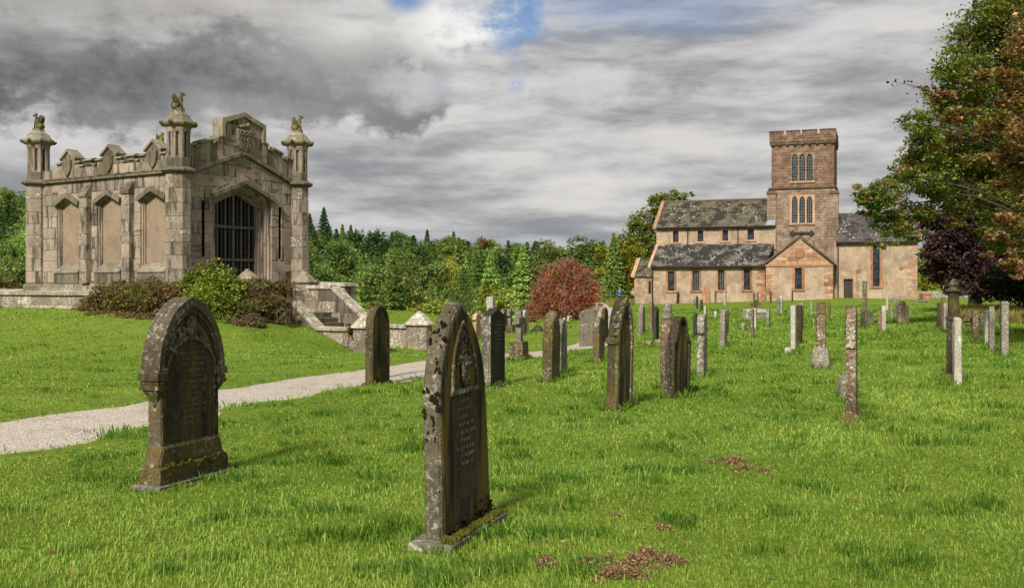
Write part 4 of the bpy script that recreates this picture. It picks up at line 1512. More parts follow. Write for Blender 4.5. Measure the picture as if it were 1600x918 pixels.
def quoins(u, side, z0, z1, v, parent, mat=('sandstone', 'sandstone_pale'), seed=0, proud=0.03):
    r = random.Random(seed)
    z, k = z0, 0
    while z < z1 - 0.15:
        h = min(0.36 + r.uniform(-0.05, 0.06), z1 - z)
        ln = 0.85 if k % 2 else 0.48
        ln *= r.uniform(0.85, 1.15)
        a, b = (u, u + ln) if side < 0 else (u - ln, u)
        q = MB()
        q.box(a - 0.02 if side < 0 else a, b if side < 0 else b + 0.02, v - proud, v + 0.2, z + 0.01, z + h - 0.01)
        q.build('quoin', MAT[r.choice(mat)], parent)
        z += h
        k += 1


def roof(name, e0, e1, r1, r0, mat, parent, rows=14, over=0.05):
    """slated slope of overlapping courses: eave left/right, ridge right/left as (u, v, z)"""
    e0, e1, r1, r0 = Vector(e0), Vector(e1), Vector(r1), Vector(r0)
    nrm = (e1 - e0).cross(r0 - e0).normalized()
    if nrm.z < 0:
        nrm = -nrm
    q = MB()
    rr = random.Random(2)
    for k in range(rows):
        t0, t1 = k / rows - 0.012, (k + 1) / rows
        a, b = e0.lerp(r0, t0), e1.lerp(r1, t0)
        d, c = e0.lerp(r0, t1), e1.lerp(r1, t1)
        n = 10
        for j in range(n):
            s0, s1 = j / n, (j + 1) / n
            l0 = rr.uniform(0.045, 0.085)
            p = [a.lerp(b, s0), a.lerp(b, s1), d.lerp(c, s1), d.lerp(c, s0)]
            top = [p[0] + nrm * l0, p[1] + nrm * l0, p[2] + nrm * 0.012, p[3] + nrm * 0.012]
            bot = [x - nrm * 0.02 for x in p]
            q.hexa(bot + top)
    return q.build(name, MAT[mat], parent)


def opening(px0, px1, py0, py1, v):
    u0, z1 = CH(px0, py0, v)
    u1, z0 = CH(px1, py1, v)
    return (u0, u1, z0, z1)


# depths of the planes
VT, VA, VN, VC, VTW = 0.0, 0.55, 4.3, 3.0, 4.9

# ---- aisle
ai = empty('aisle', (0, 0, 0), 0, church)
aw = [opening(1044, 1053.7, 423.5, 454, VA), opening(1082, 1092.6, 423, 453.5, VA), opening(1122, 1131.7, 421.5, 453, VA), opening(1162.4, 1172.2, 420.5, 452.5, VA)]
ua0, _ = CH(1019.4, 440, VA)
ua1, _ = CH(1197.5, 440, VA)
_, za = CH(1110, 415.5, VA)
q = MB()
wall(q, ua0, ua1 + 0.2, GZ, za, VA, aw)
q.add([(ua0, VA, GZ), (ua0, VN + 8, GZ), (ua0, VN + 8, za), (ua0, VA, za)], [(3, 2, 1, 0)])
q.add([(ua0, VA, za), (ua0, VN, za), (ua0, VN, za + 2.25)], [(2, 1, 0)])
q.build('aisle_wall', MAT['harling'], ai)
for k, o in enumerate(aw):
    window(*o, VA, ai, 'sandstone', 3 if k in (1, 2) else 1, 9 if k in (1, 2) else 1)
quoins(ua0, -1, -0.4, za, VA, ai, ('sandstone_pale', 'harling'), 3)
quoins(ua1 - 0.05, 1, -0.2, za - 0.4, VA, ai, ('sandstone', 'sandstone'), 4)
q = MB()
q.box(ua0 + 0.1, ua1, VA - 0.03, VA + 0.1, za - 0.22, za)
q.build('eaves_course', MAT['sandstone'], ai)
# lean-to roof
uL, zE = CH(1016.6, 417, VA - 0.4)
uR, zE2 = CH(1196, 414, VA - 0.4)
uT, zT = CH(1029, 383, VN)
uT2, zT2 = CH(1210, 380, VN)
zE = 0.5 * (zE + zE2)
zT = 0.5 * (zT + zT2)
roof('aisle_roof', (uL, VA - 0.4, zE), (uR, VA - 0.4, zE), (uT2, VN, zT), (uL, VN, zT), 'slate_aisle', ai, 13)
q = MB()
q.tube([(uL, VA - 0.45, zE - 0.05), (uR, VA - 0.45, zE - 0.05)], 0.09, 6)
q.build('gutter', MAT['pipe'], ai)
q = MB()
q.hexa([(uL - 0.30, VA - 0.45, zE - 0.12), (uL + 0.02, VA - 0.45, zE - 0.12), (uL + 0.02, VN, zT - 0.10), (uL - 0.30, VN, zT - 0.10), (uL - 0.30, VA - 0.45, zE + 0.12), (uL + 0.02, VA - 0.45, zE + 0.12), (uL + 0.02, VN, zT + 0.14), (uL - 0.30, VN, zT + 0.14)])
q.build('skew_coping', MAT['sandstone_pale'], ai)
for px_ in (1019.5, 1196.5):
    u_, _ = CH(px_, 440, VA - 0.15)
    q = MB()
    q.tube([(u_, VA - 0.16, -0.5), (u_, VA - 0.16, zE - 0.1)], 0.07, 6)
    q.build('downpipe', MAT['pipe'], ai)

# ---- nave with clerestory
nv = empty('nave', (0, 0, 0), 0, church)
nw = [opening(1051.6, 1060.5, 361, 378, VN), opening(1090, 1099, 360, 377, VN), opening(1129, 1138, 359.5, 375.8, VN), opening(1168, 1178.2, 357.5, 374.3, VN)]
un0, _ = CH(1026, 370, VN)
un1, _ = CH(1212, 370, VN)
_, zn = CH(1118, 354.5, VN)
q = MB()
wall(q, un0, un1, zT - 0.6, zn, VN, nw)
q.add([(un0, VN, GZ), (un0, VN + 8, GZ), (un0, VN + 8, zn), (un0, VN, zn)], [(3, 2, 1, 0)])
q.build('clerestory_wall', MAT['harling'], nv)
for o in nw:
    window(*o, VN, nv, 'sandstone_pale', 1, 1, 0.2)
quoins(un0, -1, zT - 0.2, zn, VN, nv, ('sandstone_pale', 'harling'), 6)
VR = VN + 4.2
uR0, zR0 = CH(1040, 317, VR)
uR1, zR1 = CH(1199, 311, VR)
zR = 0.5 * (zR0 + zR1)
uE0, zE0 = CH(1024.6, 356.7, VN - 0.35)
uE1, zE1 = CH(1209, 351, VN - 0.35)
zE0 = 0.5 * (zE0 + zE1)
roof('nave_roof', (uE0, VN - 0.35, zE0), (uE1, VN - 0.35, zE0), (uE1, VR, zR), (uE0, VR, zR), 'slate_nave', nv, 16)
roof('nave_roof', (uE1, 2 * VR - VN + 0.35, zE0), (uE0, 2 * VR - VN + 0.35, zE0), (uE0, VR, zR), (uE1, VR, zR), 'slate_nave', nv, 4)
q = MB()
q.add([(un0, VN, zn), (un0, 2 * VR - VN, zn), (un0, VR, zR)], [(0, 1, 2), (2, 1, 0)])
q.build('gable_wall', MAT['harling'], nv)
q = MB()
q.tube([(uE0, VR, zR + 0.06), (uE1, VR, zR + 0.06)], 0.13, 6)
q.build('ridge', MAT['trim_dark'], nv)
q = MB()
q.hexa([(uE0 - 0.3, VN - 0.45, zE0 - 0.15), (uE0 + 0.1, VN - 0.45, zE0 - 0.15), (uE0 + 0.1, VR, zR - 0.1), (uE0 - 0.3, VR, zR - 0.1), (uE0 - 0.3, VN - 0.45, zE0 + 0.15), (uE0 + 0.1, VN - 0.45, zE0 + 0.15), (uE0 + 0.1, VR, zR + 0.2), (uE0 - 0.3, VR, zR + 0.2)])
q.build('skew_coping', MAT['sandstone_pale'], nv)
q = MB()
q.tube([(uE0, VN - 0.4, zE0 - 0.06), (uE1, VN - 0.4, zE0 - 0.06)], 0.09, 6)
q.build('gutter', MAT['pipe'], nv)
for px_ in (1074.5, 1153):
    u_, _ = CH(px_, 370, VN - 0.1)
    q = MB()
    q.tube([(u_, VN - 0.1, zT - 0.2), (u_, VN - 0.1, zE0 - 0.1)], 0.06, 6)
    q.build('downpipe', MAT['pipe'], nv)
q = MB()
u_, z_ = CH(1206, 345, VN - 0.3)
q.hexa([(u_ - 0.6, VN - 0.42, z_ - 0.5), (u_ + 0.35, VN - 0.42, z_ - 0.5), (u_ + 0.35, VN + 0.8, z_ + 0.55), (u_ - 0.2, VN + 0.8, z_ + 0.55), (u_ - 0.6, VN - 0.42, z_ - 0.35), (u_ + 0.35, VN - 0.42, z_ - 0.35), (u_ + 0.35, VN + 0.8, z_ + 0.75), (u_ - 0.2, VN + 0.8, z_ + 0.75)])
q.build('lead_flashing', MAT['lead'], nv)
q = MB()
q.box(un0 + 0.1, un1, VN - 0.03, VN + 0.1, zn - 0.2, zn)
q.build('eaves_course', MAT['sandstone'], nv)

# ---- west annex
an = empty('annex', (0, 0, 0), 0, church)
VX = 2.0
ux0, zx = CH(991.4, 431, VX)
ux1, _ = CH(1019, 431, VX)
q = MB()
wall(q, ux0, ux1 + 0.3, GZ, zx, VX, [opening(1013.5, 1017, 440, 459, VX)])
q.add([(ux0, VX, GZ), (ux0, VX + 5, GZ), (ux0, VX + 5, zx), (ux0, VX, zx)], [(3, 2, 1, 0)])
q.add([(ux0, VX, zx), (ux0, VX + 5, zx), (ux0, VX + 2.5, zx + 1.9)], [(2, 1, 0)])
q.build('annex_wall', MAT['annex_wall'], an)
window(*opening(1013.5, 1017, 440, 459, VX), VX, an, 'sandstone', 1, 1, 0.15, False)
_, zr_ = CH(1005, 405.5, VX + 2.5)
roof('annex_roof', (ux0 - 0.1, VX - 0.2, zx - 0.05), (ux1 + 0.2, VX - 0.2, zx - 0.05), (ux1 + 0.2, VX + 2.5, zr_), (ux0 - 0.1, VX + 2.5, zr_), 'slate_nave', an, 8)
q = MB()
q.hexa([(ux0 - 0.3, VX - 0.3, zx - 0.15), (ux0 + 0.1, VX - 0.3, zx - 0.15), (ux0 + 0.1, VX + 2.5, zr_ - 0.1), (ux0 - 0.3, VX + 2.5, zr_ - 0.1), (ux0 - 0.3, VX - 0.3, zx + 0.18), (ux0 + 0.1, VX - 0.3, zx + 0.18), (ux0 + 0.1, VX + 2.5, zr_ + 0.2), (ux0 - 0.3, VX + 2.5, zr_ + 0.2)])
q.build('skew_coping', MAT['sandstone_pale'], an)
quoins(ux0, -1, -0.6, zx - 0.1, VX, an, ('sandstone_pale', 'annex_wall'), 12)

# ---- transept
tr = empty('transept', (0, 0, 0), 0, church)
ut0, _ = CH(1197, 440, VT)
ut1, _ = CH(1301, 440, VT)
_, zt_ = CH(1249, 413.5, VT)
uap, zap = CH(1250, 373, VT)
to_ = opening(1242, 1253, 418, 451.5, VT)
q = MB()
wall(q, ut0, ut1, GZ, zt_, VT, [to_])
q.add([(ut0, VT, GZ), (ut0, VTW + 1, GZ), (ut0, VTW + 1, zt_), (ut0, VT, zt_)], [(3, 2, 1, 0)])
q.add([(ut1, VT, GZ), (ut1, VTW + 1, GZ), (ut1, VTW + 1, zt_), (ut1, VT, zt_)], [(0, 1, 2, 3)])
q.build('transept_wall', MAT['harling'], tr)
window(*to_, VT, tr, 'sandstone', 1, 2, 0.26)
q = MB()
q.prism([(ut0, zt_), (ut1, zt_), (uap, zap)], VT - 0.02, VT + 0.4)
gb = q.build('gable', MAT['sandstone_pale'], tr)
# coursed blocks on the gable
hg = zap - zt_
for k in range(6):
    z0_, z1_ = zt_ + hg * k / 6.6, zt_ + hg * (k + 1) / 6.6
    fr = lambda z: (z - zt_) / hg
    l0, l1 = ut0 + (uap - ut0) * fr(z1_), ut1 + (uap - ut1) * fr(z1_)
    nseg = max(2, int((l1 - l0) / 1.1))
    for j in range(nseg):
        a, b = l0 + (l1 - l0) * j / nseg, l0 + (l1 - l0) * (j + 1) / nseg
        q = MB()
        q.box(a + 0.015, b - 0.015, VT - 0.045 - 0.012 * random.random(), VT + 0.1, z0_ + 0.012, z1_ - 0.012)
        q.build('gable_stone', MAT[random.choice(['sandstone_pale', 'sandstone_pale', 'sandstone_pale', 'sandstone'])], gb)
q = MB()
q.box(ut0 - 0.08, ut1 + 0.08, VT - 0.10, VT + 0.1, zt_ - 0.16, zt_ + 0.03)
q.build('eaves_course', MAT['sandstone'], tr)
for s in (-1, 1):
    ue = ut0 - 0.25 if s < 0 else ut1 + 0.25
    p, r_ = (ue, zt_ - 0.02), (uap, zap + 0.1)
    for k in range(5):
        t0, t1 = k / 5 + 0.003, (k + 1) / 5 - 0.003
        a = (p[0] + (r_[0] - p[0]) * t0, p[1] + (r_[1] - p[1]) * t0)
        b = (p[0] + (r_[0] - p[0]) * t1, p[1] + (r_[1] - p[1]) * t1)
        c4 = [a, b, (b[0], b[1] + 0.24), (a[0], a[1] + 0.24)]
        if s > 0:
            c4 = c4[::-1]
        q = MB()
        q.prism(c4, VT - 0.16, VT + 0.5, 0.02)
        q.build('skew_coping', MAT['trim_dark'], tr)
roof('transept_roof', (ut0 - 0.2, VTW + 0.5, zt_), (ut0 - 0.2, VT + 0.3, zt_), (uap, VT + 0.3, zap), (uap, VTW + 0.5, zap), 'slate_aisle', tr, 8)
roof('transept_roof', (ut1 + 0.2, VT + 0.3, zt_), (ut1 + 0.2, VTW + 0.5, zt_), (uap, VTW + 0.5, zap), (uap, VT + 0.3, zap), 'slate_aisle', tr, 8)
uc, zc_ = CH(1250, 395.5, VT)
q = MB()
n8 = [(uc + 0.5 * math.cos(math.pi / 8 + k * math.pi / 4), zc_ + 0.55 * math.sin(math.pi / 8 + k * math.pi / 4)) for k in range(8)]
q.prism(n8, VT - 0.16, VT, 0.06)
q.build('carved_boss', MAT['sandstone'], tr)
quoins(ut0, -1, -0.3, zt_ - 0.25, VT, tr, ('sandstone_pale', 'sandstone', 'sandstone_pale'), 7)
quoins(ut1, 1, -0.1, zt_ - 0.25, VT, tr, ('sandstone_pale', 'sandstone', 'sandstone_pale'), 8)
up0, zp0 = CH(1279, 466.5, VT - 0.6)
up1, _ = CH(1308, 466.5, VT - 0.6)
q = MB()
q.tbox(up0, up1, VT - 0.7, VT - 0.02, -0.3, zp0, 0.03)
q.build('plinth_step', MAT['sandstone_pale'], tr)

# ---- tower
tw_ = empty('tower', (0, 0, 0), 0, church)
a0, _ = CH(1205.5, 260, VTW)
a1, _ = CH(1303.5, 260, VTW)
_, zst = CH(1255, 292, VTW)
_, zpb = CH(1255, 224, VTW)
_, zpt = CH(1255, 203.5, VTW)
TD = a1 - a0


def lancets(px_l, py0, py1, v, parent):
    """triple lancet: stone panel with pointed lights, glazing behind"""
    lan = []
    for (x0, x1) in px_l:
        o = opening(x0, x1, py0, py1, v)
        lan.append(o)
    return lan


up_px = ((1237.4, 1246.2), (1249.1, 1257.9), (1260.4, 1269.6))
l_up = lancets(up_px, 240.5, 282.5, VTW, tw_)
l_lo = lancets(up_px, 307, 348, VTW, tw_)
q = MB()
q2 = MB()
e = 0.22
boxu = [(l[0][0] - e, l[-1][1] + e, l[0][2] - 0.05, l[0][3] + e) for l in (l_up, l_lo)]
wall(q, a0, a1, zst, zpb, VTW, [boxu[0]], 0.3)
wall(q2, a0 - 0.12, a1 + 0.12, GZ, zst, VTW - 0.12, [boxu[1]], 0.3)
for mbx, (b0, b1, c0, c1, vv) in ((q, (a0, a1, zst, zpb, VTW)), (q2, (a0 - 0.12, a1 + 0.12, GZ, zst, VTW - 0.12))):
    V2 = VTW + TD
    mbx.add([(b0, vv, c0), (b0, V2, c0), (b0, V2, c1), (b0, vv, c1)], [(3, 2, 1, 0)])
    mbx.add([(b1, vv, c0), (b1, V2, c0), (b1, V2, c1), (b1, vv, c1)], [(0, 1, 2, 3)])
    mbx.add([(b0, V2, c0), (b1, V2, c0), (b1, V2, c1), (b0, V2, c1)], [(3, 2, 1, 0)])
    mbx.add([(b0, vv, c1), (b1, vv, c1), (b1, V2, c1), (b0, V2, c1)], [(0, 1, 2, 3)])
q.build('upper_stage', MAT['tower_up'], tw_)
q2.build('lower_stage', MAT['tower_low'], tw_)
for li, (lan, vv) in enumerate(((l_up, VTW), (l_lo, VTW - 0.12))):
    W_ = empty('triple_window', (0, 0, 0), 0, tw_)
    B = boxu[li]
    pan = MB()
    y0_, y1_ = vv + 0.04, vv + 0.24
    edges = [B[0]] + [x for l in lan for x in (l[0], l[1])] + [B[1]]
    for k in range(0, len(edges), 2):
        pan.box(edges[k], edges[k + 1], y0_, y1_, B[2], B[3])
    for l in lan:
        c = 0.5 * (l[0] + l[1])
        hw = 0.5 * (l[1] - l[0])
        sp = l[3] - hw * 1.9
        pan.box(l[0], l[1], y0_, y1_, B[2], l[2])
        for s in (-1, 1):
            arc = []
            for k in range(6):
                t = k / 5
                ang = t * math.acos(0.5 / 1.25) if False else t
                arc.append((c + s * hw * math.cos(t * math.pi / 2) ** 0.8, sp + (l[3] - sp) * math.sin(t * math.pi / 2) ** 1.15))
            poly = [(c + s * hw, B[3])] + arc + [(c, B[3])]
            # fan of quads between the arch line and the head
            for k in range(5):
                p0, p1 = arc[k], arc[k + 1]
                c4 = [p0, p1, (p1[0], B[3]), (p0[0], B[3])]
                if s > 0:
                    c4 = c4[::-1]
                pan.prism(c4[::-1], y0_, y1_)
    pan.build('mullions', MAT['sandstone_pale' if li else 'tower_low'], W_)
    for l in lan:
        g = MB()
        g.add([(l[0], vv + 0.22, l[2]), (l[1], vv + 0.22, l[2]), (l[1], vv + 0.22, l[3]), (l[0], vv + 0.22, l[3])], [(0, 1, 2, 3)])
        pn = g.build('pane', MAT['glass'], W_)
        g = MB()
        for k in range(1, 3):
            x = l[0] + (l[1] - l[0]) * k / 3
            g.box(x - 0.02, x + 0.02, vv + 0.17, vv + 0.2, l[2], l[3])
        for k in range(1, 9):
            z = l[2] + (l[3] - l[2]) * k / 9
            g.box(l[0], l[1], vv + 0.175, vv + 0.195, z - 0.02, z + 0.02)
        g.build('lattice', MAT['lead_bar'], pn, kind='stuff')
    g = MB()
    g.tbox(B[0] - 0.05, B[1] + 0.05, vv - 0.12, vv + 0.1, B[2] - 0.18, B[2] + 0.02, 0.03)
    g.build('sill', MAT['sandstone_pale'], W_)
# string course, buttresses, parapet
q = MB()
q.hexa([(a0 - 0.28, VTW - 0.3, zst - 0.16), (a1 + 0.28, VTW - 0.3, zst - 0.16), (a1 + 0.28, VTW + TD, zst - 0.16), (a0 - 0.28, VTW + TD, zst - 0.16), (a0 - 0.28, VTW - 0.3, zst), (a1 + 0.28, VTW - 0.3, zst), (a1 + 0.02, VTW + TD, zst + 0.16), (a0 - 0.02, VTW + TD, zst + 0.16)])
q.build('string_course', MAT['trim_dark'], tw_)
for (p0, p1) in ((1198.5, 1212), (1297, 1310)):
    b0, z1_ = CH(p0, 303, VTW - 0.5)
    b1, _ = CH(p1, 303, VTW - 0.5)
    _, z2_ = CH(p1, 293, VTW - 0.5)
    q = MB()
    q.box(b0, b1, VTW - 0.5, VTW + 0.6, GZ, z1_)
    q.build('buttress', MAT['tower_low'], tw_)
    q = MB()
    q.hexa([(b0 - 0.08, VTW - 0.58, z1_), (b1 + 0.08, VTW - 0.58, z1_), (b1 + 0.08, VTW + 0.6, z1_), (b0 - 0.08, VTW + 0.6, z1_), (b0 - 0.08, VTW - 0.58, z1_ + 0.1), (b1 + 0.08, VTW - 0.58, z1_ + 0.1), (b1 - 0.1, VTW + 0.6, z2_ + 0.1), (b0 + 0.1, VTW + 0.6, z2_ + 0.1)])
    q.build('buttress_cap', MAT['trim_dark'], tw_)
u2_, _ = CH(1307, 400, VTW - 0.6)
q = MB()
q.tube([(u2_, VTW - 0.62, -0.2), (u2_, VTW - 0.62, CH(1307, 378, VTW)[1])], 0.08, 6)
q.build('downpipe', MAT['pipe'], tw_)
p0, _ = CH(1202, 215, VTW - 0.25)
p1, _ = CH(1306, 215, VTW - 0.25)
zcr = zpt - 0.42
pp = empty('battlement', (0, 0, 0), 0, tw_)
V2 = VTW + TD + 0.25
q = MB()
q.box(p0, p1, VTW - 0.25, V2, zpb + 0.22, zcr)
q.build('parapet_wall', MAT['tower_up'], pp)
q = MB()
q.box(p0 + 0.04, p1 - 0.04, VTW - 0.17, V2 - 0.1, zpb - 0.05, zpb + 0.22)
q.build('corbel_band', MAT['trim_dark'], pp)
for k in range(9):
    x = p0 + 0.35 + (p1 - p0 - 0.7) * k / 8
    q = MB()
    q.box(x - 0.14, x + 0.14, VTW - 0.30, VTW, zpb - 0.12, zpb + 0.2)
    q.build('corbel', MAT['trim_dark'], pp)
cr = [CH(px_, 210, VTW - 0.25)[0] for px_ in (1223.8, 1228.5, 1250, 1253.2, 1276.8, 1280.6)]
for (a, b) in ((p0, cr[0]), (cr[1], cr[2]), (cr[3], cr[4]), (cr[5], p1)):
    q = MB()
    q.box(a, b, VTW - 0.25, VTW + 0.1, zcr, zpt - 0.1)
    q.build('merlon', MAT['tower_up'], pp)
    q = MB()
    q.tbox(a - 0.03, b + 0.03, VTW - 0.32, VTW + 0.17, zpt - 0.1, zpt + 0.03, 0.05)
    q.build('coping_stone', MAT['trim_dark'], pp)
for (x0_, x1_) in ((p0, p0 + 0.35), (p1 - 0.35, p1)):
    for k in range(3):
        y0_ = VTW + 0.6 + k * (TD - 0.4) / 3
        q = MB()
        q.box(x0_, x1_, y0_, y0_ + (TD - 0.4) / 3 - 0.5, zcr, zpt - 0.02)
        q.build('merlon', MAT['tower_up'], pp)
# iron tie plate below the windows
uc, zc_ = CH(1253, 364, VTW - 0.12)
q = MB()
q.box(uc - 0.9, uc + 0.9, VTW - 0.26, VTW - 0.13, zc_ - 0.12, zc_ + 0.12)
for s in (-1, 1):
    q.prism([(uc + s * 0.95 - 0.32, zc_), (uc + s * 0.95, zc_ - 0.34), (uc + s * 0.95 + 0.32, zc_), (uc + s * 0.95, zc_ + 0.34)], VTW - 0.30, VTW - 0.13, 0.02)
q.ball((uc, VTW - 0.26, zc_), (0.22, 0.08, 0.22), 8, 5)
q.build('tie_plate', MAT['pipe'], tw_)

# ---- chancel
ch_ = empty('chancel', (0, 0, 0), 0, church)
c0, _ = CH(1308, 400, VC)
c1, _ = CH(1433, 400, VC)
_, zce = CH(1370, 377, VC)
cw = opening(1364, 1374.5, 383, 447, VC)
cd = opening(1318.3, 1332.5, 435.5, 466, VC)
q = MB()
wall(q, c0 - 0.3, c1, GZ, zce, VC, [cw, cd])
q.add([(c1, VC, GZ), (c1, VC + 7, GZ), (c1, VC + 7, zce), (c1, VC, zce)], [(0, 1, 2, 3)])
q.add([(c1, VC, zce), (c1, VC + 7, zce), (c1, VC + 3.5, zce + 3.3)], [(0, 1, 2)])
q.build('chancel_wall', MAT['harling'], ch_)
window(*cw, VC, ch_, 'sandstone', 1, 1, 0.26)
d_ = empty('door', (0, 0, 0), 0, ch_)
q = MB()
n_ = 5
for k in range(n_):
    x0_ = cd[0] + (cd[1] - cd[0]) * k / n_
    q = MB()
    q.box(x0_ + 0.006, x0_ + (cd[1] - cd[0]) / n_ - 0.006, VC + 0.25, VC + 0.31, -0.3, cd[3])
    q.build('plank', MAT['wood_dark'], d_)
for nm, (a, b, c, d) in (('jamb', (cd[0] - 0.28, cd[0], -0.4, cd[3])), ('jamb', (cd[1], cd[1] + 0.28, -0.4, cd[3])), ('lintel', (cd[0] - 0.32, cd[1] + 0.32, cd[3], cd[3] + 0.3))):
    q = MB()
    q.box(a, b, VC - 0.05, VC + 0.2, c, d)
    q.build(nm, MAT['sandstone_pale'], d_)
quoins(c1, 1, -0.2, zce, VC, ch_, ('sandstone_pale', 'harling', 'sandstone_pale'), 9)
for (px_, py_, sx, sz) in ((1380, 443, 0.5, 0.45), (1341, 424, 0.28, 0.3), (1413, 417, 0.7, 0.2), (1408, 420, 0.3, 0.15)):
    u_, z_ = CH(px_, py_, VC)
    r = random.Random(int(px_))
    n = 9
    pl = [(u_ + sx * math.cos(2 * math.pi * k / n) * r.uniform(0.6, 1.1), z_ + sz * math.sin(2 * math.pi * k / n) * r.uniform(0.6, 1.1)) for k in range(n)]
    q = MB()
    q.prism(pl, VC - 0.012, VC + 0.05)
    q.build('exposed_stone', MAT['sandstone'], ch_)
ue0, zee = CH(1306, 378, VC - 0.35)
ue1, _ = CH(1438, 376, VC - 0.35)
ur, zrr = CH(1320, 333, VC + 3.5)
roof('chancel_roof', (ue0, VC - 0.35, zee), (ue1, VC - 0.35, zee), (ue1, VC + 3.5, zrr), (ue0, VC + 3.5, zrr), 'slate_chancel', ch_, 14)
roof('chancel_roof', (ue1, VC + 7.3, zee), (ue0, VC + 7.3, zee), (ue0, VC + 3.5, zrr), (ue1, VC + 3.5, zrr), 'slate_chancel', ch_, 4)
q = MB()
q.tube([(ue0, VC - 0.4, zee - 0.06), (ue1, VC - 0.4, zee - 0.06)], 0.1, 6)
q.build('gutter', MAT['pipe'], ch_)
q = MB()
q.hexa([(ue1 - 0.1, VC - 0.45, zee - 0.12), (ue1 + 0.25, VC - 0.45, zee - 0.12), (ue1 + 0.25, VC + 3.5, zrr - 0.1), (ue1 - 0.1, VC + 3.5, zrr - 0.1), (ue1 - 0.1, VC - 0.45, zee + 0.15), (ue1 + 0.25, VC - 0.45, zee + 0.15), (ue1 + 0.25, VC + 3.5, zrr + 0.18), (ue1 - 0.1, VC + 3.5, zrr + 0.18)])
q.build('skew_coping', MAT['sandstone_pale'], ch_)
ud, _ = CH(1309.5, 420, VC - 0.1)
q = MB()
q.tube([(ud, VC - 0.12, 0.0), (ud, VC - 0.12, zee - 0.1)], 0.07, 6)
q.build('downpipe', MAT['pipe'], ch_)

# ---- churchyard boundary wall beyond the chancel
bw = MB()
r = random.Random(3)
x = 42.0
prev = None
while x < 78:
    ln = 0.9
    d0, d1 = 119 + 0.10 * (x - 42), 119 + 0.10 * (x + ln - 42)
    zt2 = 0.95 + r.uniform(-0.10, 0.10)
    bw.hexa([(x, d0 - 0.3, -0.5), (x + ln - 0.003, d1 - 0.3, -0.5), (x + ln - 0.003, d1 + 0.3, -0.5), (x, d0 + 0.3, -0.5), (x, d0 - 0.24, zt2 + r.uniform(-.04, .04)), (x + ln - 0.003, d1 - 0.24, zt2), (x + ln - 0.003, d1 + 0.24, zt2), (x, d0 + 0.24, zt2)])
    x += ln
o = bw.build('boundary_wall', MAT['drystone'])
tag(o, 'low pale drystone boundary wall beyond the church chancel under the trees', 'wall')

# ------------------------------------------------------------------ gravestones
RZ = rad(70)


def ground_at(px, py):
    """world point where the photo ray at a pixel meets the turf"""
    D = EYE * F / (py - HY)
    for _ in range(12):
        z = T((px - CX) / F * D, D)
        D = 0.5 * D + 0.5 * min(160.0, (EYE - z) * F / (py - HY))
    return (px - CX) / F * D, D, T((px - CX) / F * D, D)


def arc_pts(w, z0, h, n=8):
    """pointed arch from (w/2, z0) over (0, h) to (-w/2, z0)"""
    hw, a = w / 2, h - z0
    R = (hw * hw + a * a) / (2 * hw)
    am = math.asin(min(1, a / R)) if a <= R else math.pi / 2
    r = [(hw - R + R * math.cos(am * k / n), z0 + R * math.sin(am * k / n)) for k in range(n + 1)]
    r[-1] = (0, h)
    return r + [(-x, z) for x, z in r[-2::-1]]


def round_pts(w, z0, h, n=12):
    return [(w / 2 * math.cos(math.pi * k / n), z0 + (h - z0) * math.sin(math.pi * k / n)) for k in range(n + 1)]


def outl(kind, w, h, r=None):
    hw = w / 2
    if kind == 'gothic':
        top = arc_pts(w, h - (r or 0.95) * w, h)
    elif kind == 'round':
        top = round_pts(w, h - (r or 0.5) * w, h)
    elif kind == 'segment':
        top = round_pts(w, h - (r or 0.22) * w, h)
    elif kind == 'peak':
        top = [(hw, h - (r or 0.3) * w), (0, h), (-hw, h - (r or 0.3) * w)]
    elif kind == 'shoulder':
        s = h - 0.42 * w
        top = [(hw, s - 0.06 * w), (hw * 0.92, s), (hw * 0.72, s + 0.02 * w)] + round_pts(w * 0.66, s + 0.08 * w, h, 8) + [(-hw * 0.72, s + 0.02 * w), (-hw * 0.92, s), (-hw, s - 0.06 * w)]
    elif kind == 'ogee':
        s = h - 0.62 * w
        top = [(hw * 1.06, s - 0.08 * w), (hw * 1.06, s), (hw * 0.86, s + 0.07 * w), (hw * 0.70, s + 0.20 * w)] + round_pts(w * 0.58, s + 0.32 * w, h, 8) + [(-hw * 0.70, s + 0.20 * w), (-hw * 0.86, s + 0.07 * w), (-hw * 1.06, s), (-hw * 1.06, s - 0.08 * w)]
    elif kind == 'neck':
        s = 0.62 * h
        top = [(hw, s), (hw * 0.62, s + 0.02), (hw * 0.60, s + 0.05)] + [(hw * 0.98, s + 0.10)] + round_pts(w * 0.98, h - 0.4 * w, h, 8) + [(-hw * 0.98, s + 0.10), (-hw * 0.60, s + 0.05), (-hw * 0.62, s + 0.02), (-hw, s)]
    else:
        top = [(hw, h), (-hw, h)]
    return [(-hw, 0), (hw, 0)] + top


def rough_up(o, amt, seed):
    """weathered outline: nudge the vertices a little"""
    r = random.Random(seed)
    for v in o.data.vertices:
        if v.co.z > 0.05:
            v.co.x += r.uniform(-amt, amt)
            v.co.z += r.uniform(-amt, amt)
            v.co.y += r.uniform(-amt, amt) * 0.5


STONES = []


def stone_thing(name, label, cat, px, base, rz=RZ, lean=(0, 0), off=0.0, group='gravestones in the churchyard'):
    x, y, z = ground_at(px, base)
    if off:
        k = (y + off) / y
        x, y = x * k, y + off
        z = T(x, y)
    o = empty(name, (x, y, z - 0.03), rz)
    o.rotation_euler = (rad(lean[0]), rad(lean[1]), rz)
    tag(o, label, cat, group)
    STONES.append((x, y))
    return o, y


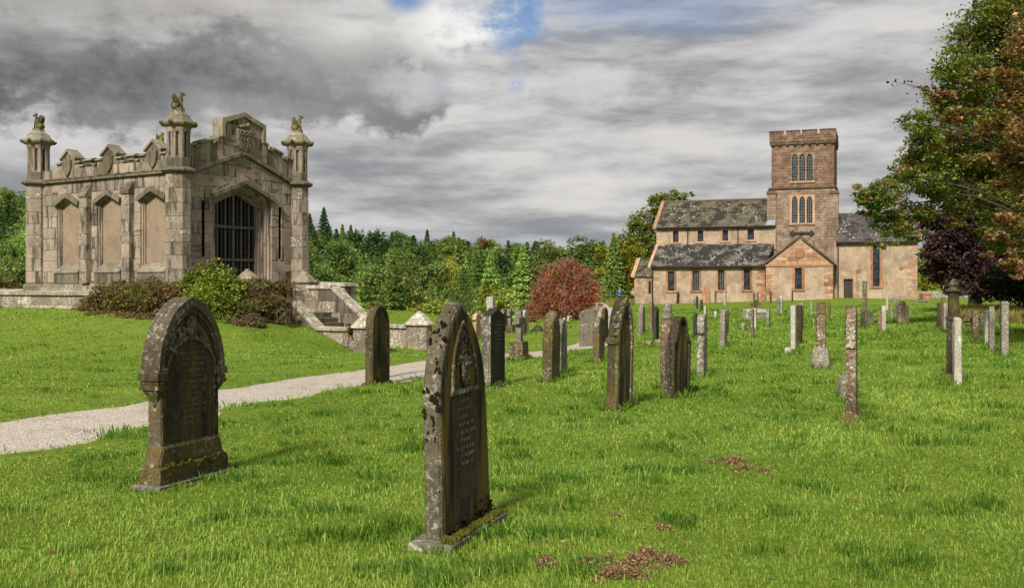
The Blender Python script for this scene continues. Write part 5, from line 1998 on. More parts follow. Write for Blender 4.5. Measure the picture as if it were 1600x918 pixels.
def S(kind, px, base, top, w, t, mat, label, plinth=None, lean=(0, 0), rz=RZ, border=None, bmat=None, r=None, pmat=None, rough=0.006, name='headstone', cat='gravestone', c=0.012, deep=None):
    o, D = stone_thing(name, label, cat, px, base, rz, lean, 0.4 * w if D_near(base) else 0.2 * w)
    hz = EYE + (HY - top) / F * D - (o.location.z)
    h = max(0.15, hz)
    z0 = 0.0
    if plinth:
        pw, pt, ph = plinth
        q = MB()
        q.tbox(-pw / 2, pw / 2, -pt / 2, pt / 2, -0.12, ph, min(0.03, ph * 0.3))
        q.build('plinth', MAT[pmat or mat], o)
        z0 = ph - 0.005
    ol = outl(kind, w, h - z0, r)
    ol = [(x_, z_ + z0) for x_, z_ in ol]
    if not plinth:
        ol[0], ol[1] = (ol[0][0], -0.15), (ol[1][0], -0.15)
    q = MB()
    q.prism(ol, -t / 2, t / 2, c)
    tb = q.build('tablet', MAT[mat], o)
    rough_up(tb, rough, int(px * 7 + base))
    if border:
        b0, b1, pr = border
        oo_ = inset(ol, b0)[1:] + [inset(ol, b0)[0]]
        ii_ = inset(ol, b1)[1:] + [inset(ol, b1)[0]]
        q = MB()
        q.band(oo_, ii_, -t / 2 - pr, -t / 2 + 0.01)
        q.build('border', MAT[bmat or mat], o)
    return o, h, tb


def D_near(base):
    return base > 530


def strokes(parent, w, z0, z1, rows, y, mat, seed, sc=1.0):
    """worn, unreadable lines of cut lettering"""
    r = random.Random(seed)
    q = MB()
    for k in range(rows):
        z = z1 - (z1 - z0) * (k + 0.5) / rows
        ln = w * r.uniform(0.45, 0.95)
        x = -ln / 2
        hh = (z1 - z0) / rows * 0.42 * sc
        while x < ln / 2:
            g = r.uniform(0.010, 0.024)
            if r.random() < 0.82:
                for _ in range(2):
                    a = x + r.uniform(0, g)
                    b = a + r.choice([0.003, 0.004, g * 0.7])
                    zz0 = z - hh / 2 + (r.uniform(0, hh * 0.7) if b - a > 0.006 else 0)
                    zz1 = z + hh / 2 if b - a < 0.006 else zz0 + 0.004
                    if r.random() < 0.75:
                        q.box(a, b, y - 0.0015, y + 0.001, zz0, zz1)
            x += g + 0.006
    q.build('inscription', MAT[mat], parent, kind='stuff')


def tuft_ring(*a):
    pass


# ---- the tall hooded stone left of the path
def hooded_stone():
    x, y = -2.71, 8.5
    o = empty('headstone', (x, y, T(x, y) - 0.02), rad(71))
    o.rotation_euler = (rad(-0.8), rad(0.5), rad(71))
    o.scale = (0.89, 0.66, 1.0)
    o.location.z -= 0.025
    tag(o, 'large pointed headstone with corbelled hood moulding and carved flower, beside the gravel path', 'gravestone', 'gravestones in the churchyard')
    STONES.append((x, y))
    q = MB()
    q.tbox(-0.56, 0.56, -0.21, 0.21, -0.15, 0.075, 0.015)
    rough_up(q.build('base_slab', MAT['slab_white'], o), 0.006, 1)
    q = MB()
    q.tbox(-0.51, 0.51, -0.155, 0.155, 0.04, 0.21, 0.02)
    rough_up(q.build('plinth', MAT['grave_moss'], o), 0.005, 2)
    # sloping shoulder from plinth to shaft
    q = MB()
    q.prism([(-0.49, 0.205), (0.49, 0.205), (0.455, 0.30), (0.435, 0.37), (-0.435, 0.37), (-0.455, 0.30)], -0.12, 0.12, 0.02)
    q.build('shoulder', MAT['grave_moss'], o)
    # shaft with arched head
    sh = [(-0.43, 0.30), (0.43, 0.30)] + arc_pts(0.86, 0.94, 1.47, 10)
    q = MB()
    q.prism(sh, -0.085, 0.105, 0.01)
    q.build('shaft', MAT['edge_lichen'], o)
    # shaft mouldings down both sides of the tablet
    for s in (-1, 1):
        q = MB()
        q.box(s * 0.415 - 0.04 * (s > 0), s * 0.415 + 0.04 * (s < 0), -0.098, -0.084, 0.38, 0.95)
        q.build('side_moulding', MAT['grave_dark'], o)
    # hood: three stepped pointed bands
    def arch(w_, h_, zb=0.955):
        return arc_pts(w_, zb, h_, 12)
    for (w0, h0, w1, h1, f, b, m) in ((0.98, 1.555, 0.86, 1.475, -0.135, 0.135, 'edge_lichen'), (0.865, 1.48, 0.79, 1.425, -0.112, 0.11, 'grave_moss'), (0.80, 1.43, 0.735, 1.385, -0.097, 0.10, 'grave_dark')):
        q = MB()
        q.band(arch(w0, h0), arch(w1, h1), f, b)
        ob = q.build('hood_moulding', MAT[m], o)
    # corbels with stacked rolls and a tapering drop
    for s in (-1, 1):
        q = MB()
        cx_ = s * 0.45
        for (z0, z1, hw, d) in ((0.895, 0.96, 0.07, 0.145), (0.86, 0.895, 0.055, 0.13), (0.82, 0.86, 0.062, 0.138)):
            q.tbox(cx_ - hw, cx_ + hw, -d, d, z0, z1, 0.012)
        q.hexa([(cx_ - 0.02 - s * 0.03, -0.04, 0.72), (cx_ + 0.02 - s * 0.03, -0.04, 0.72), (cx_ + 0.02 - s * 0.03, 0.04, 0.72), (cx_ - 0.02 - s * 0.03, 0.04, 0.72), (cx_ - 0.05, -0.11, 0.82), (cx_ + 0.05, -0.11, 0.82), (cx_ + 0.05, 0.11, 0.82), (cx_ - 0.05, 0.11, 0.82)])
        q.ball((cx_ - s * 0.03, 0, 0.705), (0.03, 0.045, 0.03), 7, 5)
        q.build('corbel', MAT['grave_moss'], o)
    # dark arched tablet
    q = MB()
    tb = [(-0.355, 0.385), (0.355, 0.385)] + round_pts(0.71, 0.90, 1.20, 14)
    q.prism(tb, -0.094, -0.07, 0.006)
    q.build('tablet', MAT['tablet_dark'], o)
    q = MB()
    q.band(round_pts(0.77, 0.90, 1.24, 16), round_pts(0.71, 0.90, 1.20, 16), -0.112, -0.07)
    q.build('tablet_rim', MAT['edge_lichen'], o)
    strokes(o, 0.50, 0.50, 1.12, 13, -0.0945, 'inscription', 5)
    # carved rose and leaf sprays in the head, coloured paler against the hood's shade
    q = MB()
    cz = 1.315
    for k in range(7):
        a = 2 * math.pi * k / 7
        q.ball((0.055 * math.cos(a), -0.108, cz + 0.055 * math.sin(a)), (0.036, 0.03, 0.036), 7, 5)
    for k in range(5):
        a = 2 * math.pi * k / 5 + 0.4
        q.ball((0.026 * math.cos(a), -0.128, cz + 0.026 * math.sin(a)), (0.022, 0.018, 0.022), 6, 4)
    q.ball((0, -0.142, cz), (0.014, 0.012, 0.014), 6, 4)
    rose = q.build('carved_rose', MAT['edge_lichen'], o, True)
    q = MB()
    r = random.Random(3)
    for s in (-1, 1):
        pts = [(s * 0.07, -0.095, 1.29), (s * 0.15, -0.1, 1.25), (s * 0.21, -0.098, 1.18), (s * 0.255, -0.095, 1.11)]
        q.tube(pts, [0.012, 0.011, 0.009, 0.006], 5)
        for k in range(8):
            t = 0.2 + 0.8 * k / 8
            i = min(2, int(t * 3))
            f = t * 3 - i
            p = Vector(pts[i]).lerp(Vector(pts[i + 1]), f)
            a = r.uniform(0, 6.28)
            q.ball(p + Vector((0.03 * math.cos(a), 0, 0.028 * math.sin(a))), (0.028, 0.022, 0.018), 6, 4, Matrix.Rotation(a, 3, 'Y'))
    q.build('carved_leaves', MAT['edge_lichen'], o, True)
    # moss cushion on the plinth
    moss_patch(o, [(r.uniform(-0.46, 0.46), -0.15 + r.uniform(-0.005, 0.03), r.uniform(0.12, 0.225)) for _ in range(150)], 0.022, (0.035, 0.042, 0.008), 3)


def moss_patch(parent, pts, rad_, col, seed, mat='moss', nm='moss'):
    r = random.Random(seed)
    q = MB()
    for p in pts:
        s = rad_ * r.uniform(0.5, 1.3)
        q.ball(p, (s * r.uniform(.8, 1.3), s * r.uniform(.6, 1.0), s * r.uniform(.5, .9)), 6, 4)
    o = q.build(nm, MAT[mat], parent, True, kind='stuff')
    return o


def moss_mat(name, a, b):
    m, nt, out = new_mat(name)
    p = wpos(nt)
    n = NOISE(nt, p, 45.0, 6.0, 0.7)
    col = MIX(nt, RAMP(nt, NOISE(nt, p, 9.0, 4.0), 0.35, 0.65), a, b)
    finish(nt, out, col, 1.0, n, 1.0, 0.02, 0.05)
    return m


MAT['moss'] = moss_mat('moss', (0.06, 0.065, 0.010), (0.115, 0.115, 0.016))
MAT['moss_dark'] = moss_mat('moss_dark', (0.018, 0.013, 0.008), (0.034, 0.024, 0.012))
hooded_stone()


# ---- the tall lancet stone in the centre foreground
def lancet_stone():
    x, y = -0.335, 6.66
    o = empty('headstone', (x, y, T(x, y) - 0.02), rad(71))
    o.scale = (0.97, 0.76, 1.0)
    o.location.z -= 0.025
    tag(o, 'tallest pointed headstone with plume carving, mossy plinth and brown moss spots on its edge', 'gravestone', 'gravestones in the churchyard')
    STONES.append((x, y))
    q = MB()
    q.tbox(-0.54, 0.52, -0.20, 0.17, -0.15, 0.095, 0.012)
    rough_up(q.build('base_slab', MAT['slab_white'], o), 0.006, 3)
    L = empty('slab', (0, 0, 0.0), 0, o)
    L.rotation_euler = (rad(-2.5), 0, 0)
    q = MB()
    q.prism([(-0.455, 0.07), (0.455, 0.07)] + arc_pts(0.86, 0.90, 1.545, 12), -0.075, 0.075, 0.022)
    tb = q.build('tablet', MAT['edge_lichen'], L)
    # dark inscription face, set inside a plain margin
    ol = [(-0.405, 0.09), (0.405, 0.09)] + arc_pts(0.80, 0.90, 1.505, 12)
    q = MB()
    q.prism(ol, -0.080, -0.06, 0.004)
    q.build('face', MAT['tablet_streak'], L)
    # recessed pointed panel edge (raised roll) and shelf
    outer = [(0.235, 0.985)] + arc_pts(0.47, 0.99, 1.42, 10) + [(-0.235, 0.985)]
    inner = [(0.205, 0.985)] + arc_pts(0.41, 0.99, 1.385, 10) + [(-0.205, 0.985)]
    q = MB()
    q.band(outer, inner, -0.10, -0.07)
    q.build('panel_roll', MAT['grave_moss'], L)
    q = MB()
    q.box(-0.245, 0.245, -0.097, -0.07, 0.955, 0.985)
    q.build('panel_shelf', MAT['grave_moss'], L)
    q = MB()
    q.box(-0.215, 0.215, -0.083, -0.07, 0.28, 0.955)
    q.build('text_panel', MAT['tablet_dark'], L)
    strokes(L, 0.36, 0.48, 0.93, 9, -0.0835, 'inscription_pale', 9, 0.9)
    # plume of acanthus leaves
    q = MB()
    for k in range(7):
        a = rad(-38 + k * 15)
        L_ = 0.14 + 0.10 * math.cos(a)
        pts = []
        for j in range(6):
            t = j / 5
            rr = L_ * t
            aa = a + 0.9 * t * t * (1 if k < 4 else -1)
            pts.append((-0.02 + rr * math.sin(aa) * 0.9, -0.088 - 0.014 * math.sin(t * 3.1), 1.0 + rr * math.cos(aa)))
        q.tube(pts, [0.010, 0.016, 0.019, 0.018, 0.013, 0.005], 6)
    r = random.Random(8)
    for k in range(46):
        t = r.random()
        z = 1.13 + t * 0.215
        wd = 0.15 * (1 - (z - 1.08) / 0.30) + 0.02
        xx = r.uniform(-wd, wd)
        a = r.uniform(0, 6.28)
        q.ball((xx, -0.088, z), (0.022, 0.013, 0.012), 6, 4, Matrix.Rotation(a, 3, 'Y'))
    q.build('carved_plume', MAT['edge_lichen'], L, True)
    # brown moss clumps on the south edge and crown
    r = random.Random(12)
    for k in range(46):
        if k < 36:
            z = r.uniform(0.68, 1.38)
            hw = 0.43 if z < 0.90 else None
            yy = r.uniform(-0.07, 0.07)
        else:
            z = r.uniform(1.2, 1.5)
            yy = r.uniform(-0.075, 0.06)
        if z <= 0.90:
            xx = -0.43
        else:
            ap = arc_pts(0.86, 0.90, 1.545, 40)
            xx = -min((abs(zz - z), abs(xq)) for xq, zz in ap)[1]
        if k >= 42:
            xx = -xx
        s = r.uniform(0.008, 0.022)
        q = MB()
        for _ in range(3):
            q.ball((xx, yy + r.uniform(-s, s) * 0.7, z + r.uniform(-s, s) * 0.8), (0.0075, s * r.uniform(0.5, 0.9), s * r.uniform(0.6, 1.0)), 7, 5)
        q.build('moss_clump', MAT['moss_dark'], L, True)
    moss_patch(o, [(r.uniform(-0.50, 0.50), r.uniform(-0.185, -0.07), 0.095 + r.uniform(-0.004, 0.012)) for _ in range(460)], 0.02, None, 4)
    moss_patch(o, [(r.uniform(-0.40, 0.42), -0.09, 0.078 + abs(r.gauss(0, 0.05))) for _ in range(140)], 0.017, None, 5, 'moss_dark', 'dark_moss')


lancet_stone()

# ---- middle distance, one by one
o, h, tb = S('round', 589, 600, 477, 0.60, 0.13, 'grave_dark', 'dark round-topped headstone with yellow-green streaks standing at the gravel path edge', plinth=(0.68, 0.2, 0.06), border=(0.0, 0.055, 0.02), r=0.62, rough=0.004)
q = MB()
q.prism([(-0.22, 0.12), (0.22, 0.12)] + round_pts(0.44, h - 0.38, h - 0.12, 10), -0.072, -0.05)
q.build('panel', MAT['tablet_streak'], o)
S('peak', 593, 590, 478, 0.30, 0.10, 'grave_white', 'pale pointed stone peeping from behind the dark round-topped headstone', lean=(0, 0))
o, h, tb = S('peak', 771, 606, 481, 0.66, 0.16, 'grave_slate', 'dark green smooth slab with peaked top and pale lettering on white base', plinth=(0.80, 0.30, 0.06), pmat='slab_white', r=0.18, rough=0.002)
q = MB()
q.prism([(-0.335, 0.06), (-0.328, 0.06), (-0.328, h - 0.12), (-0.335, h - 0.12)], -0.082, 0.082)
q.build('pale_edge', MAT['grave_grey'], o)
strokes(o, 0.42, h * 0.45, h * 0.86, 9, -0.0815, 'inscription_pale', 3)


def cross(px, base, top, arm, sw, t, mat, label, block=None, bmat=None, armz=0.72, rz=RZ, lean=(0, 0), ring=False, steps=1):
    o, D = stone_thing('stone_cross', label, 'stone cross', px, base, rz, lean, 0.2)
    h = EYE + (HY - top) / F * D - o.location.z
    z0 = -0.1
    if block:
        bw, bh, tap = block
        q = MB()
        q.hexa([(-bw / 2, -bw * 0.4, -0.12), (bw / 2, -bw * 0.4, -0.12), (bw / 2, bw * 0.4, -0.12), (-bw / 2, bw * 0.4, -0.12), (-bw / 2 * tap, -bw * 0.4 * tap, bh), (bw / 2 * tap, -bw * 0.4 * tap, bh), (bw / 2 * tap, bw * 0.4 * tap, bh), (-bw / 2 * tap, bw * 0.4 * tap, bh)])
        rough_up(q.build('base_block', MAT[bmat or mat], o), 0.012, int(px))
        q = MB()
        q.tbox(-bw * 0.62, bw * 0.62, -bw * 0.52, bw * 0.52, -0.12, 0.04, 0.01)
        q.build('footing', MAT['slab_white'], o)
        z0 = bh - 0.01
    az = z0 + (h - z0) * armz
    a2 = arm / 2
    s2 = sw / 2
    q = MB()
    q.prism([(-s2 * 1.2, z0), (s2 * 1.2, z0), (s2, az - s2), (a2, az - s2 * 1.15), (a2, az + s2 * 1.15), (s2, az + s2), (s2 * 1.1, h), (-s2 * 1.1, h), (-s2, az + s2), (-a2, az + s2 * 1.15), (-a2, az - s2 * 1.15), (-s2, az - s2)], -t / 2, t / 2, 0.01)
    rough_up(q.build('cross', MAT[mat], o), 0.005, int(px) + 1)
    if ring:
        q = MB()
        pr = [(arm * 0.36 * math.cos(2 * math.pi * k / 16), az + arm * 0.36 * math.sin(2 * math.pi * k / 16)) for k in range(17)]
        ir = [(arm * 0.26 * math.cos(2 * math.pi * k / 16), az + arm * 0.26 * math.sin(2 * math.pi * k / 16)) for k in range(17)]
        q.band(pr, ir, -t * 0.4, t * 0.4)
        q.build('ring', MAT[mat], o)
    return o


cross(767, 566, 463, 0.46, 0.15, 0.14, 'grave_white', 'pale wheel cross rising just behind the dark green slab', ring=True)
cross(811, 563, 484, 0.36, 0.13, 0.13, 'grave_grey', 'small grey cross on a square mossy block with white-topped base beside path', block=(0.42, 0.42, 0.86), bmat='grave_moss', armz=0.68)
o, h, tb = S('gothic', 966, 640, 465, 0.50, 0.13, 'grave_dark', 'dark lancet headstone with thick hood and crocketed shoulders, nearest right of centre', border=(0.0, 0.06, 0.03), bmat='grave_moss', r=1.05, rough=0.006, lean=(1.0, 1.0), rz=rad(60))
q = MB()
q.prism([(-0.17, 0.1), (0.17, 0.1)] + arc_pts(0.34, h - 0.62, h - 0.34, 8), -0.077, -0.055)
q.build('panel', MAT['tablet_streak'], o)
for s in (-1, 1):
    for (dw, z0_, z1_) in ((0.03, h - 0.60, h - 0.52), (0.026, -0.1, 0.20)):
        q = MB()
        q.tbox(s * 0.243 - dw, s * 0.243 + dw, -0.088, 0.08, z0_, z1_, 0.01)
        q.build('shoulder_block', MAT['grave_moss'], o)
r = random.Random(44)
for s in (-1, 1):
    for k in range(5):
        q = MB()
        ap = arc_pts(0.50, h - 0.525, h, 20)
        z_ = h - 0.48 + k * 0.095
        xx = min((abs(zz - z_), abs(xq)) for xq, zz in ap)[1]
        q.ball((s * (xx + 0.012), -0.05, z_), (0.022, 0.045, 0.026), 6, 4)
        q.build('crocket', MAT['grave_moss'], o)
o, h, tb = S('ogee', 1057, 622, 494, 0.60, 0.11, 'grave_dark', 'black-edged shouldered headstone with rounded crest and ochre streaked face', border=(0.0, 0.05, 0.03), bmat='grave_dark', lean=(1, 0.5), rough=0.004, rz=rad(58))
q = MB()
q.prism([(-0.19, 0.05), (0.19, 0.05)] + round_pts(0.38, h - 0.42, h - 0.12, 8), -0.065, -0.05)
q.build('panel', MAT['tablet_streak'], o)
o, D = stone_thing('headstone', 'lichened brown pillar stone topped by a ribbed knob, behind the black-edged headstone', 'gravestone', 1043, 608, RZ, (0, -0.5), 0.2)
h = EYE + (HY - 473) / F * D - o.location.z
q = MB()
q.prism([(-0.20, -0.1), (0.20, -0.1), (0.20, h * 0.62), (0.13, h * 0.74), (0.07, h * 0.82), (-0.07, h * 0.82), (-0.13, h * 0.74), (-0.20, h * 0.62)], -0.075, 0.075, 0.015)
rough_up(q.build('tablet', MAT['grave_brown'], o), 0.008, 5)
q = MB()
q.lathe([(0.05, h * 0.81), (0.075, h * 0.83), (0.08, h * 0.86), (0.06, h * 0.88), (0.078, h * 0.90), (0.08, h * 0.935), (0.06, h * 0.95), (0.075, h * 0.965), (0.06, h * 0.995), (0.02, h)], 10)
q.build('knob', MAT['grave_grey'], o, True)
S('gothic', 861, 596, 485, 0.50, 0.16, 'grave_moss', 'heavily lichened pointed headstone with mottled crown beside the path bend', rough=0.016, lean=(0.5, 1), r=0.8, c=0.03)
S('gothic', 878, 583, 497, 0.40, 0.10, 'grave_grey', 'pale streaked slab half hidden behind the heavily lichened pointed headstone', rough=0.012)
S('round', 935, 566, 495, 0.46, 0.12, 'grave_moss', 'small mossy round-topped stone in front of the broad plain slab', rough=0.008, c=0.02, border=(0.0, 0.04, 0.015))
S('segment', 919, 540, 483, 0.56, 0.12, 'grave_grey', 'broad plain buff slab with curved top beside the path bend', rz=rad(25), rough=0.01, r=0.3, c=0.02)
S('round', 945, 533, 480, 0.5, 0.10, 'grave_dark', 'thin dark round stone directly behind the small mossy round-topped stone', rough=0.006)
S('neck', 1097, 587, 490, 0.42, 0.13, 'grave_grey', 'lichened stone with rounded head on a notched neck, right of black-edged headstone', rough=0.007, c=0.02)
S('round', 1087, 527, 489, 0.40, 0.10, 'grave_slate', 'dark white-spotted round stone just behind the notched-neck stone', rough=0.006)


def edge_stone():
    o, D = stone_thing('headstone', 'tall narrow lichen-crusted stone seen edge-on with a pointed foot block, nearest the church lawn', 'gravestone', 1331, 658, RZ, (0, -2.5), 0.25)
    h = EYE + (HY - 480) / F * D - o.location.z
    q = MB()
    q.prism([(-0.30, 0.05), (0.30, 0.05), (0.30, h * 0.62), (0.27, h * 0.635), (0.27, h * 0.66), (0.29, h * 0.67), (0.27, h * 0.9), (0.15, h), (-0.15, h), (-0.27, h * 0.9), (-0.29, h * 0.67), (-0.27, h * 0.66), (-0.27, h * 0.635), (-0.30, h * 0.62)], -0.055, 0.055, 0.01)
    rough_up(q.build('tablet', MAT['grave_brown'], o), 0.007, 77)
    q = MB()
    q.hexa([(-0.36, -0.14, -0.1), (0.36, -0.14, -0.1), (0.36, 0.14, -0.1), (-0.36, 0.14, -0.1), (-0.32, -0.06, 0.16), (0.32, -0.06, 0.16), (0.32, 0.06, 0.16), (-0.32, 0.06, 0.16)])
    rough_up(q.build('foot_block', MAT['grave_brown'], o), 0.01, 78)
    q = MB()
    q.tbox(-0.40, 0.40, -0.17, 0.17, -0.1, 0.045, 0.012)
    q.build('footing', MAT['sandstone_pale'], o)


edge_stone()
S('segment', 1325, 622, 590 - 4, 0.45, 0.28, 'grave_grey', 'squat grey boulder-like stone behind the tall edge-on stone', rough=0.03, c=0.05)
o = cross(1283, 574, 472, 0.20, 0.17, 0.17, 'grave_brown', 'carved brown cross shaft on a rough lichened pyramid base in the lawn', block=(0.50, 0.42, 0.66), bmat='grave_grey', armz=0.86)
S('segment', 1496, 600, 496, 0.42, 0.12, 'grave_white', 'white lichen-covered slab leaning against the finial pillar', lean=(0, 3.5), rough=0.01, c=0.02)


def pillar():
    o, D = stone_thing('pillar_monument', 'tall dark pillar monument with moulded cap and knobbed finial', 'monument', 1490, 592, RZ, (0, 0), 0.25)
    h = EYE + (HY - 437) / F * D - o.location.z
    q = MB()
    q.tbox(-0.20, 0.20, -0.20, 0.20, -0.1, 0.10, 0.02)
    q.build('base', MAT['grave_brown'], o)
    q = MB()
    q.lathe([(0.13, 0.09), (0.125, 0.12), (0.118, h * 0.60), (0.135, h * 0.605), (0.135, h * 0.63), (0.105, h * 0.64), (0.09, h * 0.875)], 8, rot=math.pi / 8)
    q.build('shaft', MAT['grave_dark'], o)
    q = MB()
    q.lathe([(0.09, h * 0.87), (0.14, h * 0.885), (0.145, h * 0.90), (0.10, h * 0.905), (0.07, h * 0.92), (0.05, h * 0.94)], 8, rot=math.pi / 8)
    q.build('capital', MAT['grave_moss'], o)
    q = MB()
    for k in range(5):
        a = 2 * math.pi * k / 5
        q.ball((0.05 * math.cos(a), 0.05 * math.sin(a), h * 0.955), (0.042, 0.042, 0.04), 7, 5)
    q.ball((0, 0, h * 0.98), (0.05, 0.05, 0.055), 8, 6)
    q.build('finial', MAT['grave_moss'], o, True)


pillar()

